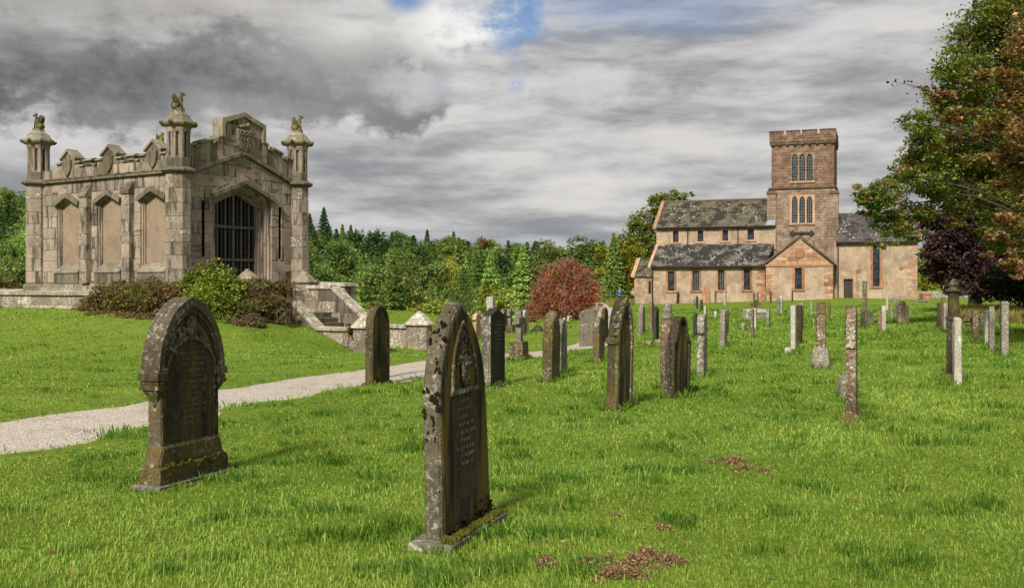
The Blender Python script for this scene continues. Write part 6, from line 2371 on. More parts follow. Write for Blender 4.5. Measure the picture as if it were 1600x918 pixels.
# ---- the field of smaller stones; every entry: kind, px, base, top, width, thickness, material, label
FIELD = [
    ('gothic', 1003, 523, 475, 0.42, 0.14, 'grave_grey', 'grey lancet stone on a spreading foot left of the path end', dict(plinth=(0.6, 0.3, 0.08))),
    ('flat', 1018, 518, 472, 0.32, 0.11, 'grave_brown', 'buff flat-topped post stone left of the dark slab with foot blocks', dict()),
    ('gothic', 1025, 534, 478, 0.44, 0.10, 'grave_slate', 'dark pointed slab standing between two small foot blocks', dict()),
    ('flat', 1015, 539, 532, 0.2, 0.16, 'sandstone_pale', 'small pinkish foot block on the path side of the dark pointed slab', dict(name='foot_block', cat='stone block')),
    ('flat', 1029, 537, 530, 0.2, 0.16, 'sandstone_pale', 'small pinkish foot block on the tower side of the dark pointed slab', dict(name='foot_block', cat='stone block')),
    ('gothic', 1024, 473, 458, 0.5, 0.14, 'grave_brown', 'brown stone by the foot of the aisle corner downpipe', dict()),
    ('flat', 1043, 471, 459, 0.5, 0.12, 'grave_grey', 'pale slab below the first aisle window', dict()),
    ('round', 1058, 474, 455, 0.6, 0.14, 'grave_dark', 'dark slab leaning between the first and second aisle windows', dict(lean=(4, 6))),
    ('peak', 1072, 472, 448, 0.6, 0.14, 'grave_white', 'white-footed dark-capped stone just left of the second aisle window', dict()),
    ('flat', 1084, 479, 468, 0.4, 0.12, 'grave_grey', 'low grey stub leftmost of the trio below the second aisle window', dict(lean=(0, 5))),
    ('gothic', 1089, 482, 462, 0.4, 0.12, 'grave_dark', 'dark notched stone, middle of the trio below the second aisle window', dict()),
    ('round', 1096, 485, 468, 0.4, 0.12, 'grave_slate', 'slim grey-green stone, last of the trio below the second aisle window', dict()),
    ('flat', 1102, 497, 478, 0.35, 0.10, 'grave_white', 'thin pale post stone behind the notched-neck stone', dict(lean=(0, 3))),
    ('round', 1118, 473, 453, 0.5, 0.13, 'grave_moss', 'green-brown post stone left of the third aisle window', dict()),
    ('flat', 1133, 477, 456, 0.45, 0.13, 'grave_white', 'whitish post stone right of the third aisle window', dict()),
    ('shoulder', 1147, 471, 448, 0.7, 0.15, 'grave_grey', 'tall grey shouldered stone between third and fourth aisle windows', dict()),
    ('round', 1118, 497, 486, 0.22, 0.12, 'grave_white', 'tiny white marker stone alone on the lawn', dict()),
    ('gothic', 1130, 542, 483, 0.40, 0.14, 'grave_grey', 'grey-white lichened stone edge-on, midway to the carved cross shaft', dict(rough=0.012)),
    ('round', 1135, 519, 482, 0.36, 0.11, 'grave_brown', 'brown slab tucked behind the grey-white lichened edge-on stone', dict()),
    ('round', 1161, 515, 504, 0.22, 0.13, 'grave_grey', 'short round stub in front of the chest tomb', dict()),
    ('flat', 1175, 528, 483, 0.28, 0.11, 'grave_brown', 'plain brown post with dark side in front of the chest tomb', dict()),
    ('flat', 1180, 513, 481, 0.26, 0.10, 'grave_white', 'narrow white post just behind the plain brown post', dict()),
    ('flat', 1200, 509, 482, 0.30, 0.11, 'grave_grey', 'grey post standing at the end of the chest tomb', dict()),
    ('flat', 1183, 474, 457, 0.5, 0.2, 'grave_moss', 'greenish square post behind the chest tomb near the transept corner', dict()),
    ('round', 1178, 471, 457, 0.4, 0.12, 'grave_dark', 'thin dark stone beside the greenish square post', dict()),
    ('flat', 1204, 473, 454, 0.5, 0.12, 'grave_dark', 'dark purple slab leaning near the transept quoins', dict(lean=(0, 8))),
    ('flat', 1197, 470, 454, 0.4, 0.12, 'grave_grey', 'thin grey slab at the transept corner downpipe', dict()),
    ('shoulder', 1217, 493, 465, 0.5, 0.14, 'grave_grey', 'dark-edged stone, first of a close pair below the transept', dict(lean=(0, -2))),
    ('gothic', 1220, 492, 462, 0.45, 0.14, 'grave_white', 'pale stone, second of the close pair below the transept', dict()),
    ('peak', 1238, 471, 455, 0.5, 0.13, 'grave_dark', 'dark slim stone against the transept wall left of its window', dict()),
    ('flat', 1240, 549, 477, 0.40, 0.11, 'grave_white', 'tall white lichened slab edge-on, left of the carved cross shaft', dict(lean=(0, -1), rough=0.01)),
    ('flat', 1249, 538, 477, 0.42, 0.14, 'grave_dark', 'tall dark slab edge-on close beside the tall white lichened slab', dict(lean=(0, -3))),
    ('gothic', 1252, 514, 472, 0.45, 0.13, 'grave_grey', 'pale stone showing behind the tall dark slab', dict()),
    ('round', 1231, 552, 542, 0.18, 0.13, 'grave_white', 'little white stub at the foot of the tall white slab', dict()),
    ('flat', 1268, 495, 470, 0.25, 0.08, 'grave_grey', 'very thin grey post left of the carved cross shaft', dict()),
    ('flat', 1277, 529, 490, 0.30, 0.08, 'grave_dark', 'thin black post peeping left of the carved cross shaft', dict()),
    ('gothic', 1295, 501, 471, 0.40, 0.12, 'grave_moss', 'yellow-brown leaning stone right of the carved cross shaft', dict(lean=(0, -6))),
    ('round', 1325, 532, 479, 0.40, 0.13, 'grave_slate', 'grey-violet stone top showing above the tall edge-on stone', dict()),
    ('flat', 1351, 511, 439, 0.34, 0.17, 'grave_moss', 'very tall greenish square pillar left of the chancel window', dict()),
    ('gothic', 1348, 513, 482, 0.36, 0.14, 'grave_dark', 'dark white-footed stone at the base of the tall greenish pillar', dict()),
    ('segment', 1357, 509, 486, 0.5, 0.13, 'grave_grey', 'squat grey slab just right of the tall greenish pillar', dict(rz=rad(40))),
    ('flat', 1363, 508, 497, 0.4, 0.06, 'grave_dark', 'broken dark slab tilted beside the squat grey slab', dict(lean=(0, 22))),
    ('peak', 1375, 518, 484, 0.38, 0.12, 'grave_brown', 'brown pointed stone leaning on the white-headed stone', dict(lean=(0, 6))),
    ('gothic', 1381, 518, 477, 0.40, 0.13, 'grave_white', 'white-headed leaning stone below the chancel window', dict(lean=(0, -4))),
    ('flat', 1386, 484, 458, 0.30, 0.13, 'grave_white', 'black and white banded post near the chancel wall', dict()),
    ('gothic', 1393, 499, 477, 0.42, 0.12, 'grave_grey', 'small grey stone between banded post and the clustered trio', dict(lean=(0, 4))),
    ('round', 1402, 503, 472, 0.42, 0.13, 'grave_white', 'white stone at the church side of the clustered trio', dict()),
    ('ogee', 1410, 506, 470, 0.50, 0.15, 'grave_brown', 'purple-brown central stone of the clustered trio', dict(rz=rad(40))),
    ('flat', 1418, 503, 477, 0.32, 0.11, 'grave_white', 'slanting pale slab at the tree side of the clustered trio', dict(lean=(0, 7))),
    ('flat', 1467, 511, 473, 0.26, 0.14, 'grave_dark', 'black square post with small cap left of the white pair', dict(plinth=(0.4, 0.3, 0.06))),
    ('gothic', 1473, 511, 464, 0.34, 0.12, 'grave_moss', 'green-brown tall stone between black post and white pair', dict()),
    ('round', 1477, 516, 473, 0.34, 0.12, 'grave_white', 'first white slab of the pair beside the black square post', dict(lean=(0, -2))),
    ('round', 1482, 518, 473, 0.34, 0.12, 'grave_white', 'second white slab of the pair beside the finial pillar', dict(lean=(0, -2))),
    ('flat', 1524, 533, 484, 0.32, 0.16, 'grave_brown', 'dark brown lichened post in front of the table tomb', dict(rough=0.012)),
    ('flat', 1541, 538, 485, 0.36, 0.10, 'grave_white', 'pale slab standing close behind the lichened brown slab', dict()),
    ('gothic', 1549, 547, 478, 0.36, 0.12, 'grave_grey', 'lichened brown-grey slab leaning slightly right of the table tomb', dict(lean=(0, -3), rough=0.012)),
    ('peak', 1569, 555, 470, 0.40, 0.15, 'grave_grey', 'tall clean grey post with dark notch, nearest the trees', dict(lean=(0, -3), r=0.1)),
    ('flat', 1514, 478, 458, 0.40, 0.12, 'grave_white', 'whitish post before the boundary wall and dark shrubs', dict()),
    ('round', 1388 + 10, 473, 464, 0.5, 0.2, 'grave_grey', 'low grey stone close to the chancel quoins', dict()),
    ('neck', 745, 519, 489, 0.5, 0.14, 'sandstone_pale', 'buff crossed stone leftmost of the stones beyond the path', dict()),
    ('gothic', 753, 519, 490, 0.45, 0.14, 'grave_grey', 'grey stone between buff crossed stone and dark green slab', dict()),
    ('round', 787, 520, 483, 0.4, 0.14, 'grave_moss', 'mossy stone right behind the dark green slab beyond the path', dict()),
    ('round', 820, 519, 484, 0.48, 0.14, 'grave_white', 'clean pale round-topped stone beyond the path near the red bush', dict()),
    ('flat', 818, 523, 497, 0.3, 0.12, 'grave_moss', 'mossy low post just before the clean pale round-topped stone', dict()),
]
for (k, px_, b, t_, w_, th, m, lab, kw) in FIELD:
    S(k, px_, b, t_, w_, th, m, lab, **kw)
cross(796, 520, 482, 0.36, 0.15, 0.15, 'grave_grey', 'grey cross on a stepped block beyond the path left of the small grey cross', block=(0.62, 0.30, 0.8), bmat='grave_moss')
for i, (px_, b, t_) in enumerate(((871, 512, 502), (876, 510, 500), (882, 506, 496), (889, 502, 493), (893, 501, 492), (898, 500, 490), (902, 499, 490))):
    nth = ['first', 'second', 'third', 'fourth', 'fifth', 'sixth', 'seventh'][i]
    S('round', px_, b, t_, 0.34, 0.11, 'grave_white', 'small white marker stone, %s from the left in the row by the red bush' % nth)
o, D = stone_thing('boulder', 'small dark boulder lying on the grass beyond the path', 'boulder', 840, 518, 0.3)
q = MB()
q.ball((0, 0, 0.1), (0.2, 0.16, 0.15), 9, 6)
rough_up(q.build('stone', MAT['grave_dark'], o, True), 0.03, 4)


def tomb(px0, px1, base, top, depth, mat, label, legs=False, rz=0.0, lid=True, smat=None):
    pxc = 0.5 * (px0 + px1)
    x, y, z = ground_at(pxc, base)
    wd = (px1 - px0) / F * y
    h = EYE + (HY - top) / F * y - z
    o = empty('table_tomb' if legs else 'chest_tomb', (x, y + depth / 2, z - 0.02), rz)
    tag(o, label, 'tomb')
    STONES.append((x, y))
    th = min(0.18, h * 0.35)
    if legs:
        for sx in (-1, 1):
            for sy in (-1, 1):
                q = MB()
                q.tbox(sx * wd * 0.42 - 0.09, sx * wd * 0.42 + 0.09, sy * depth * 0.36 - 0.09, sy * depth * 0.36 + 0.09, -0.1, h - th, 0.01)
                q.build('leg', MAT[smat or mat], o)
        q = MB()
        q.box(-wd * 0.40, wd * 0.40, -depth * 0.25, depth * 0.25, h * 0.30, h * 0.42)
        q.build('stretcher', MAT[smat or mat], o)
    else:
        q = MB()
        q.box(-wd * 0.46, wd * 0.46, -depth * 0.44, depth * 0.44, -0.1, h - th)
        b = q.build('chest', MAT[smat or mat], o)
        for s in (-1, 1):
            q = MB()
            q.box(s * wd * 0.46 - 0.06, s * wd * 0.46 + 0.06, -depth * 0.46, depth * 0.46, -0.1, h - th - 0.002)
            q.build('end_pilaster', MAT[mat], o)
    q = MB()
    q.tbox(-wd / 2, wd / 2, -depth / 2, depth / 2, h - th, h, 0.03)
    rough_up(q.build('lid', MAT[mat], o), 0.012, int(px0))


tomb(1166, 1202, 498, 482, 0.8, 'grave_white', 'pale lichened chest tomb with panelled side in the middle of the lawn', smat='grave_grey')
tomb(1500, 1539, 510, 489, 0.9, 'grave_moss', 'mossy table tomb on stone legs behind the dark brown post', legs=True)
tomb(1443, 1456, 468, 457, 1.0, 'sandstone', 'red-brown box tomb by the boundary wall beyond the chancel')
tomb(1354, 1386, 466.5, 451, 0.5, 'grave_moss', 'low mossy tomb against the wall below the chancel window', rz=-CT)
tomb(1433, 1452, 473, 469, 1.0, 'slab_white', 'low pale ledger slab on the grass at the chancel corner', rz=-CT)
# red arched stone set against the aisle wall
u0_, z0_ = CH(1103.5, 470, VA - 0.16)
o = empty('headstone', (CO.x + cua.x * u0_ + cva.x * (VA - 0.16), CO.y + cua.y * u0_ + cva.y * (VA - 0.16), -0.2), -CT)
tag(o, 'red sandstone arched memorial set against the aisle wall between windows', 'gravestone', 'gravestones in the churchyard')
q = MB()
q.prism(outl('shoulder', 0.8, 1.75), -0.08, 0.06, 0.02)
q.build('tablet', MAT['sandstone'], o)
q = MB()
q.box(-0.33, 0.33, -0.10, -0.07, 0.05, 0.95)
q.build('panel', MAT['sandstone_pale'], o)
cross(1181, 483, 469, 0.8, 0.22, 0.2, 'grave_moss', 'squat lichened cross head rising behind the chest tomb', armz=0.6, rz=rad(10))
cross(1475, 470, 446, 0.5, 0.16, 0.14, 'grave_grey', 'distant slim cross before the boundary wall under the purple tree', rz=rad(20))


# ------------------------------------------------------------------ people
def person(px, feet, D, label, top, trouser, hair, pose=0.0, rz=0.0, hgt=1.7):
    x = (px - CX) / F * D
    z = T(x, D)
    o = empty('person', (x, D, z), rz)
    o.scale = (hgt / 1.72,) * 3
    tag(o, label, 'person', 'visitors walking by the church')
    def skin(name, verts, edges, radii, mat, root=0):
        me = bpy.data.meshes.new(name)
        me.from_pydata(verts, edges, [])
        ob = link(name, me, mat, o)
        md = ob.modifiers.new('skin', 'SKIN')
        md.use_smooth_shade = True
        for i, rr in enumerate(radii):
            sv = me.skin_vertices[0].data[i]
            sv.radius = rr if isinstance(rr, tuple) else (rr, rr)
            sv.use_root = i == root
        sd = ob.modifiers.new('sub', 'SUBSURF')
        sd.levels = sd.render_levels = 1
        return ob
    st_ = 0.16
    V = [(0, 0, 0.95), (0, 0, 1.12), (0, 0, 1.33), (0, 0, 1.46), (0, -0.02, 1.53), (0, -0.03, 1.64), (0, -0.02, 1.72),
         (0.19, 0, 1.40), (0.25, 0.03, 1.14), (0.25, -0.07, 0.92), (0.25, -0.10, 0.83),
         (-0.19, 0, 1.40), (-0.25, -0.03, 1.14), (-0.25, -0.12, 0.94), (-0.25, -0.15, 0.85),
         (0.09, 0, 0.90), (0.10, -st_ * 0.5, 0.50), (0.10, -st_ * 0.2, 0.07), (0.10, -st_ * 0.2 - 0.16, 0.035),
         (-0.09, 0, 0.90), (-0.10, st_ * 0.3, 0.50), (-0.10, st_, 0.09), (-0.10, st_ - 0.14, 0.035)]
    E = [(0, 1), (1, 2), (2, 3), (3, 4), (4, 5), (5, 6), (2, 7), (7, 8), (8, 9), (9, 10), (2, 11), (11, 12), (12, 13), (13, 14), (0, 15), (15, 16), (16, 17), (17, 18), (0, 19), (19, 20), (20, 21), (21, 22)]
    Rr = [(0.15, 0.11), (0.145, 0.10), (0.16, 0.11), 0.06, 0.05, (0.075, 0.09), (0.05, 0.06), 0.055, 0.045, 0.036, 0.03, 0.055, 0.045, 0.036, 0.03, 0.085, 0.06, 0.042, 0.035, 0.085, 0.06, 0.042, 0.035]
    skin('body', V, E, Rr, MAT['skin'])
    # shirt with sleeves, trousers, hair, shoes
    skin('shirt', [(0, 0, 0.93), (0, 0, 1.12), (0, 0, 1.34), (0, 0, 1.44), (0.20, 0, 1.40), (0.255, 0.03, 1.14), (0.255, -0.06, 0.95), (-0.20, 0, 1.40), (-0.255, -0.03, 1.14), (-0.255, -0.11, 0.97)],
         [(0, 1), (1, 2), (2, 3), (2, 4), (4, 5), (5, 6), (2, 7), (7, 8), (8, 9)], [(0.18, 0.13), (0.17, 0.125), (0.19, 0.13), 0.075, 0.075, 0.062, 0.05, 0.075, 0.062, 0.05], top)
    skin('trousers', [(0, 0, 0.98), (0.09, 0, 0.88), (0.10, -st_ * 0.5, 0.50), (0.10, -st_ * 0.2, 0.09), (-0.09, 0, 0.88), (-0.10, st_ * 0.3, 0.50), (-0.10, st_, 0.11)], [(0, 1), (1, 2), (2, 3), (0, 4), (4, 5), (5, 6)],
         [(0.165, 0.12), 0.10, 0.075, 0.06, 0.10, 0.075, 0.06], trouser)
    q = MB()
    q.ball((0, 0.005, 1.675), (0.088, 0.10, 0.085), 10, 7)
    q.build('hair', hair, o, True)


MAT['skin'] = plain('skin', (0.45, 0.27, 0.19), 0.6)
MAT['shirt_pale'] = plain('shirt_pale', (0.36, 0.46, 0.66), 0.8)
MAT['shirt_blue'] = plain('shirt_blue', (0.03, 0.10, 0.42), 0.8)
MAT['trouser_dark'] = plain('trouser_dark', (0.03, 0.032, 0.05), 0.85)
MAT['hair_grey'] = plain('hair_grey', (0.42, 0.40, 0.37), 0.8)
MAT['hair_dark'] = plain('hair_dark', (0.07, 0.045, 0.03), 0.8)
person(989.5, 473, 118, 'person in pale blue top and dark trousers walking beside the annex', MAT['shirt_pale'], MAT['trouser_dark'], MAT['hair_grey'], rz=rad(200), hgt=1.6)
person(968, 474, 112, 'person in bright blue top walking toward the trees, behind the lancet headstone', MAT['shirt_blue'], MAT['trouser_dark'], MAT['hair_grey'], rz=rad(170), hgt=1.72)

# ------------------------------------------------------------------ vegetation


def clumped(lobes, n, sub=0.22, per=26, shell=0.45):
    """n leaf points gathered in small clumps inside ellipsoid lobes [(centre, (rx, ry, rz)), ...]; returns points and lobe index"""
    vol = np.array([l[1][0] * l[1][1] * l[1][2] for l in lobes]) ** 0.8
    vol /= vol.sum()
    nc = max(1, n // per)
    li = rng.choice(len(lobes), nc, p=vol)
    d = rng.normal(size=(nc, 3))
    d /= np.linalg.norm(d, axis=1, keepdims=True)
    rr = (shell + (1 - shell) * rng.random(nc)) ** 0.8
    C = np.array([l[0] for l in lobes])[li]
    R = np.array([l[1] for l in lobes])[li]
    cc = C + d * R * rr[:, None]
    ss_ = sub * R.mean(axis=1)
    k = rng.integers(0, nc, n)
    q = rng.normal(size=(n, 3)) * np.array([1.15, 1.15, 0.6])
    pts = cc[k] + q * ss_[k][:, None] * 0.6
    return pts, li[k], k, cc


def tints(n, cols, k=None, spread=0.25, weights=None):
    """per-leaf colours: a palette chosen per clump with brightness jitter"""
    cols = np.array(cols)
    if k is not None:
        ids = rng.choice(len(cols), k.max() + 1, p=weights)
        mixid = np.where(rng.random(n) < 0.7, ids[k], rng.choice(len(cols), n, p=weights))
    else:
        mixid = rng.choice(len(cols), n, p=weights)
    c = cols[mixid] * (1 + spread * rng.normal(size=(n, 1)))
    return np.clip(c, 0.003, 0.9)


def foliage(name, pts, size, col, parent=None, mat='leaf', up=0.5, kind=None, aspect=0.62):
    v, fa = kites(pts, size, up, aspect)
    return np_mesh(name, v, fa, MAT[mat], parent, np.repeat(col, 4, axis=0), kind=kind)


def bend(p0, p1, sag=0.15, n=5, seed=None):
    r = random.Random(seed)
    p0, p1 = Vector(p0), Vector(p1)
    L = (p1 - p0).length
    out = []
    ox, oy = r.uniform(-1, 1) * sag * L, r.uniform(-1, 1) * sag * L
    for i in range(n + 1):
        t = i / n
        b = math.sin(t * math.pi)
        out.append(p0.lerp(p1, t) + Vector((ox * b * 0.5, oy * b * 0.5, sag * L * b)))
    return out


def limbs(mb, trunk_pts, targets, r0, seed):
    r = random.Random(seed)
    for i, c in enumerate(targets):
        c = Vector(c)
        # leave the trunk below the lobe
        best = min(trunk_pts, key=lambda p: abs(p[2] - (c.z - 0.35 * (Vector((c.x, c.y, 0)) - Vector((p[0], p[1], 0))).length)))
        pts = bend(best, c, 0.10, 6, seed + i)
        rr = r0 * r.uniform(0.7, 1.1)
        mb.tube(pts, [rr * (1 - 0.82 * k / 6) for k in range(7)], 6)
        for j in range(5):
            a = pts[3 + j % 4]
            e = c + Vector((r.uniform(-1, 1), r.uniform(-1, 1), r.uniform(-.5, .8))) * 0.7
            mb.tube(bend(a, e, 0.12, 4, seed * 7 + i * 5 + j), [rr * 0.3 * (1 - 0.8 * k / 4) for k in range(5)], 5)


# ---- the far wood: a few tree shapes, then copies
def conifer_mesh(name, h, r, n, seed, droop=0.25, narrow=1.0):
    g = np.random.default_rng(seed)
    t = g.random(n) ** 0.72
    z = h * (0.06 + 0.94 * t)
    L = r * (1 - t) ** narrow * (0.72 + 0.5 * g.random(n)) + 0.12
    whorl = np.floor(t * 16)
    ang = g.random(n) * 2 * np.pi
    lobe = 0.78 + 0.30 * np.sin(ang * 5 + whorl * 1.7) + 0.12 * g.normal(size=n)
    f = g.random(n) ** 0.45
    rad_ = L * f * lobe
    z = np.round(z / (h / 16), 0) * (h / 16) * 0.55 + z * 0.45 - droop * rad_ + 0.12 * g.normal(size=n)
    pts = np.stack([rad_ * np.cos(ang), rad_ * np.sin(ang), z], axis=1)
    br = np.clip(0.28 + 1.0 * f + 0.24 * g.normal(size=n), 0.3, 1.7)[:, None]  # crown shading put into the colour: inner needles darker, outer ones brighter
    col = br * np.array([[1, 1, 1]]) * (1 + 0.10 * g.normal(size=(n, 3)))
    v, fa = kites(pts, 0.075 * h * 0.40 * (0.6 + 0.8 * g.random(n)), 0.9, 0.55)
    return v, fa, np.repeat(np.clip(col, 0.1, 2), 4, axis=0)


def broad_mesh(name, h, r, n, seed):
    g = np.random.default_rng(seed)
    rr = random.Random(seed)
    lobes = [((0, 0, h * 0.62), (r * 0.8, r * 0.8, h * 0.30))]
    for k in range(9):
        a = k * 2.4
        zz = h * (0.32 + 0.58 * rr.random())
        q = r * (0.62 if zz < h * 0.7 else 0.36)
        lobes.append(((q * math.cos(a), q * math.sin(a), zz), (r * 0.42, r * 0.42, h * 0.15)))
    pts, li, k, cc = clumped(lobes, n, 0.30, 14, 0.6)
    lum = np.clip(0.85 + 0.38 * g.normal(size=cc.shape[0]), 0.3, 1.7)[k][:, None]
    col = lum * (1 + 0.16 * g.normal(size=(n, 1))) * np.ones((1, 3))
    v, fa = kites(pts, 0.06 * h * 0.48 * (0.6 + 0.8 * g.random(n)), 0.7, 0.75)
    return v, fa, np.repeat(np.clip(col, 0.1, 2), 4, axis=0)


def trunk_mesh(h, r):
    q = MB()
    q.tube([(0, 0, -1.0), (0.05, 0, h * 0.4), (0, 0.05, h * 0.93)], [r, r * 0.7, 0.05], 6)
    return q


SHAPES = []
for i, (kind, h, r, n) in enumerate((('c', 13, 3.8, 9500), ('c', 12, 4.3, 9500), ('c', 14, 3.3, 9000), ('b', 12, 4.6, 9000), ('b', 11, 4.3, 8500), ('b', 13, 4.3, 9000))):
    if kind == 'c':
        v, fa, col = conifer_mesh('c', h, r, n, 100 + i, 0.18 + 0.06 * (i % 3), 0.62 + 0.12 * (i % 3))
    else:
        v, fa, col = broad_mesh('b', h, r, n, 100 + i)
    SHAPES.append((kind, h, r, v, fa, col))
PROTO = {}
TONES = {
    'dark': ('dark green', (0.08, 0.14, 0.05)), 'mid': ('mid green', (0.165, 0.26, 0.065)), 'pale': ('pale green', (0.25, 0.355, 0.095)),
    'lime': ('yellow-green', (0.27, 0.315, 0.055)), 'gold': ('golden autumn', (0.36, 0.25, 0.04)), 'brown': ('brownish autumn', (0.21, 0.14, 0.055)),
}
PLACES = [(-200, 60, 'left of the mausoleum'), (60, 500, 'beside the mausoleum turret'), (500, 565, 'behind the staircase parapet'), (565, 625, 'above the dark round-topped stone'),
          (625, 690, 'above the stair end piers'), (690, 762, 'above the tallest headstone'), (762, 822, 'behind the dark green slab'), (822, 905, 'around the red bush'), (905, 1100, 'left of the church')]
used_labels = {}
ORD = ['', 'second', 'third', 'fourth', 'fifth', 'sixth', 'seventh', 'eighth', 'ninth', 'tenth', 'eleventh', 'twelfth', 'thirteenth', 'fourteenth', 'fifteenth', 'sixteenth', 'seventeenth', 'eighteenth']


def wood_tree(si, x, y, s, tone, row, rz):
    kind, h, r, v, fa, col = SHAPES[si]
    nm = 'conifer_tree' if kind == 'c' else 'broadleaf_tree'
    z = T(x, y) - 0.3
    o = empty(nm, (x, y, z), rz)
    o.scale = (s * random.uniform(.9, 1.12), s * random.uniform(.9, 1.12), s)
    if si not in PROTO:
        cr = np_mesh('crown', v, fa, MAT['leaf_far'], o, col)
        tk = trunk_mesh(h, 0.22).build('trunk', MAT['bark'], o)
        PROTO[si] = (cr, tk)
    else:
        cr, tk = [p.copy() for p in PROTO[si]]
        for p in (cr, tk):
            COL.objects.link(p)
            p.parent = o
    c = TONES[tone][1]
    j = random.uniform(0.72, 1.3)
    cr.color = (c[0] * j * random.uniform(.9, 1.1), c[1] * j, c[2] * j, 1)
    px = CX + F * x / y
    place = next(p for a, b, p in PLACES if a <= px < b)
    lab = '%s %s %s, %s' % (TONES[tone][0], 'conifer' if kind == 'c' else 'broadleaf tree', {'front': 'at the wood edge', 'low': 'low on the wooded slope', 'mid': 'halfway up the wooded slope', 'high': 'high on the wooded slope', 'sky': 'on the wood skyline'}[row], place)
    n = used_labels.get(lab, 0)
    used_labels[lab] = n + 1
    tag(o, lab + (', %s rightward' % ORD[n] if n else ''), 'tree', 'trees of the far wood')
    return o


# order left to right inside each row so that the counting labels are true
plan = []
for (D, step, row) in ((128, 46, 'front'), (150, 40, 'front'), (174, 36, 'low'), (202, 32, 'mid'), (230, 28, 'mid'), (256, 26, 'high')):
    px = -45 + random.uniform(0, 20)
    while px < 985:
        if 62 < px < 455:
            px = 455
        plan.append((px + random.uniform(-8, 8), D + random.uniform(-9, 9), row, random.choice([0.8, 0.9, 1.0, 1.15, 1.3])))
        px += step * random.uniform(0.8, 1.2)
px = 462
while px < 990:
    plan.append((px, 405 + random.uniform(-15, 15), 'sky', random.uniform(0.85, 1.15)))
    px += random.uniform(15, 24)
for px in (3, 20, 42):
    plan.append((px, 390, 'sky', 1.25))
for px, s_ in ((484, 1.3), (506, 1.5), (548, 1.1), (612, 1.0)):
    plan.append((px, 392, 'spire', s_))
plan.sort(key=lambda p: p[0])
for (px, D, row, s) in plan:
    x = (px - CX) / F * D
    right = (px - 480) / 500
    u = random.random()
    if row == 'front':
        tone = random.choices(['dark', 'mid', 'pale', 'lime'], [max(0.05, 0.45 - 0.3 * right), 0.3, 0.25 + 0.1 * right, 0.05 + 0.06 * right])[0]
        si = random.choices([0, 1, 2, 3, 4, 5], [3, 4, 2, 1.2, 1.2, 1.2])[0]
        s *= 0.92
    elif row in ('low', 'mid', 'high'):
        tone = random.choices(['dark', 'mid', 'pale', 'lime', 'gold'], [max(0.05, 0.35 - 0.2 * right), 0.38, 0.22, 0.1 + 0.1 * right, 0.008])[0]
        si = random.choices([0, 1, 2, 3, 4, 5], [2, 2, 1, 2, 2, 2])[0]
    elif row == 'spire':
        tone, si, row = 'dark', 2, 'sky'
    else:
        tone = random.choices(['dark', 'mid', 'lime', 'brown', 'gold'], [0.4 - 0.2 * right, 0.5, 0.1, 0.03, 0.008])[0]
        si = random.choices([0, 1, 2, 3, 4, 5], [0.7, 0.7, 0.5, 4, 4, 4])[0]
    if px > 890:
        s *= 0.72
        if tone == 'lime':
            tone = 'pale'
    if px < 60:
        s *= 1.15
    if si >= 3 and tone == 'dark':
        tone = 'mid'
    if si < 3 and tone in ('gold', 'brown'):
        si = 3 + si
    wood_tree(si, x, D, s, tone, row, random.uniform(0, 6.28))


def wood_mass():
    V, Fa, C = [], [], []
    off = 0
    g = random.Random(77)
    for D in (150, 190, 235, 278, 304, 332, 360, 390, 425):
        px = -330
        while px < 1010:
            if D < 270 and (-45 < px < 62 or px > 455):     # there the single trees stand
                px = 62 if px < 62 else 1010
                continue
            px_ = px + g.uniform(-6, 6)
            x, y = (px_ - CX) / F * D, D + g.uniform(-10, 10)
            si = g.choices([0, 1, 2, 3, 4, 5], [1.5, 1.5, 1, 3, 3, 3])[0]
            kind, h, r, v, fa, col = SHAPES[si]
            keep = 0.115 if px_ > 455 or -45 < px_ < 62 else 0.075
            m = int(len(fa) / 2 * keep)
            sel = np.sort(np.random.default_rng(g.randrange(1 << 30)).choice(len(v) // 4, m, replace=False))
            vv = v.reshape(-1, 4, 3)[sel]
            ctr = vv.mean(axis=1, keepdims=True)
            vv = (ctr + (vv - ctr) * (2.3 if keep > 0.1 else 2.8)).reshape(-1, 3)
            cc = col.reshape(-1, 4, 3)[sel].reshape(-1, 3)
            i4 = np.arange(m)[:, None] * 4
            ff = np.concatenate([i4 + np.array([[0, 1, 2]]), i4 + np.array([[0, 2, 3]])], axis=0)
            a = g.uniform(0, 6.28)
            s = g.uniform(0.85, 1.2)
            R = np.array([[math.cos(a), -math.sin(a), 0], [math.sin(a), math.cos(a), 0], [0, 0, 1]])
            w3 = (vv @ R.T) * s + np.array([x, y, T(x, y) - 0.3])
            right = (px_ - 480) / 500
            tone = g.choices(['dark', 'mid', 'pale', 'lime', 'gold', 'brown'], [max(0.05, 0.4 - 0.25 * right), 0.35, 0.15, 0.1 + 0.06 * right, 0.006, 0.005])[0]
            if si < 3 and tone in ('gold', 'brown'):
                tone = 'mid'
            C.append(cc * np.array(TONES[tone][1]) * g.uniform(0.85, 1.15))
            V.append(w3)
            Fa.append(ff + off)
            off += len(w3)
            px += g.uniform(26, 40) * (250 / D) ** 0.6 * (1.0 if px > 455 else 1.25)
    o = np_mesh('woodland', np.concatenate(V), np.concatenate(Fa), MAT['leaf'], None, np.concatenate(C), kind='stuff')
    tag(o, 'mixed woodland covering the far side of the valley')


wood_mass()


# ---- broadleaf trees with their own crowns
def L(px, py, D, rpx, squash=0.8):
    r = rpx / F * D
    return (tuple(P(px, py, D)), (r, r, r * squash))


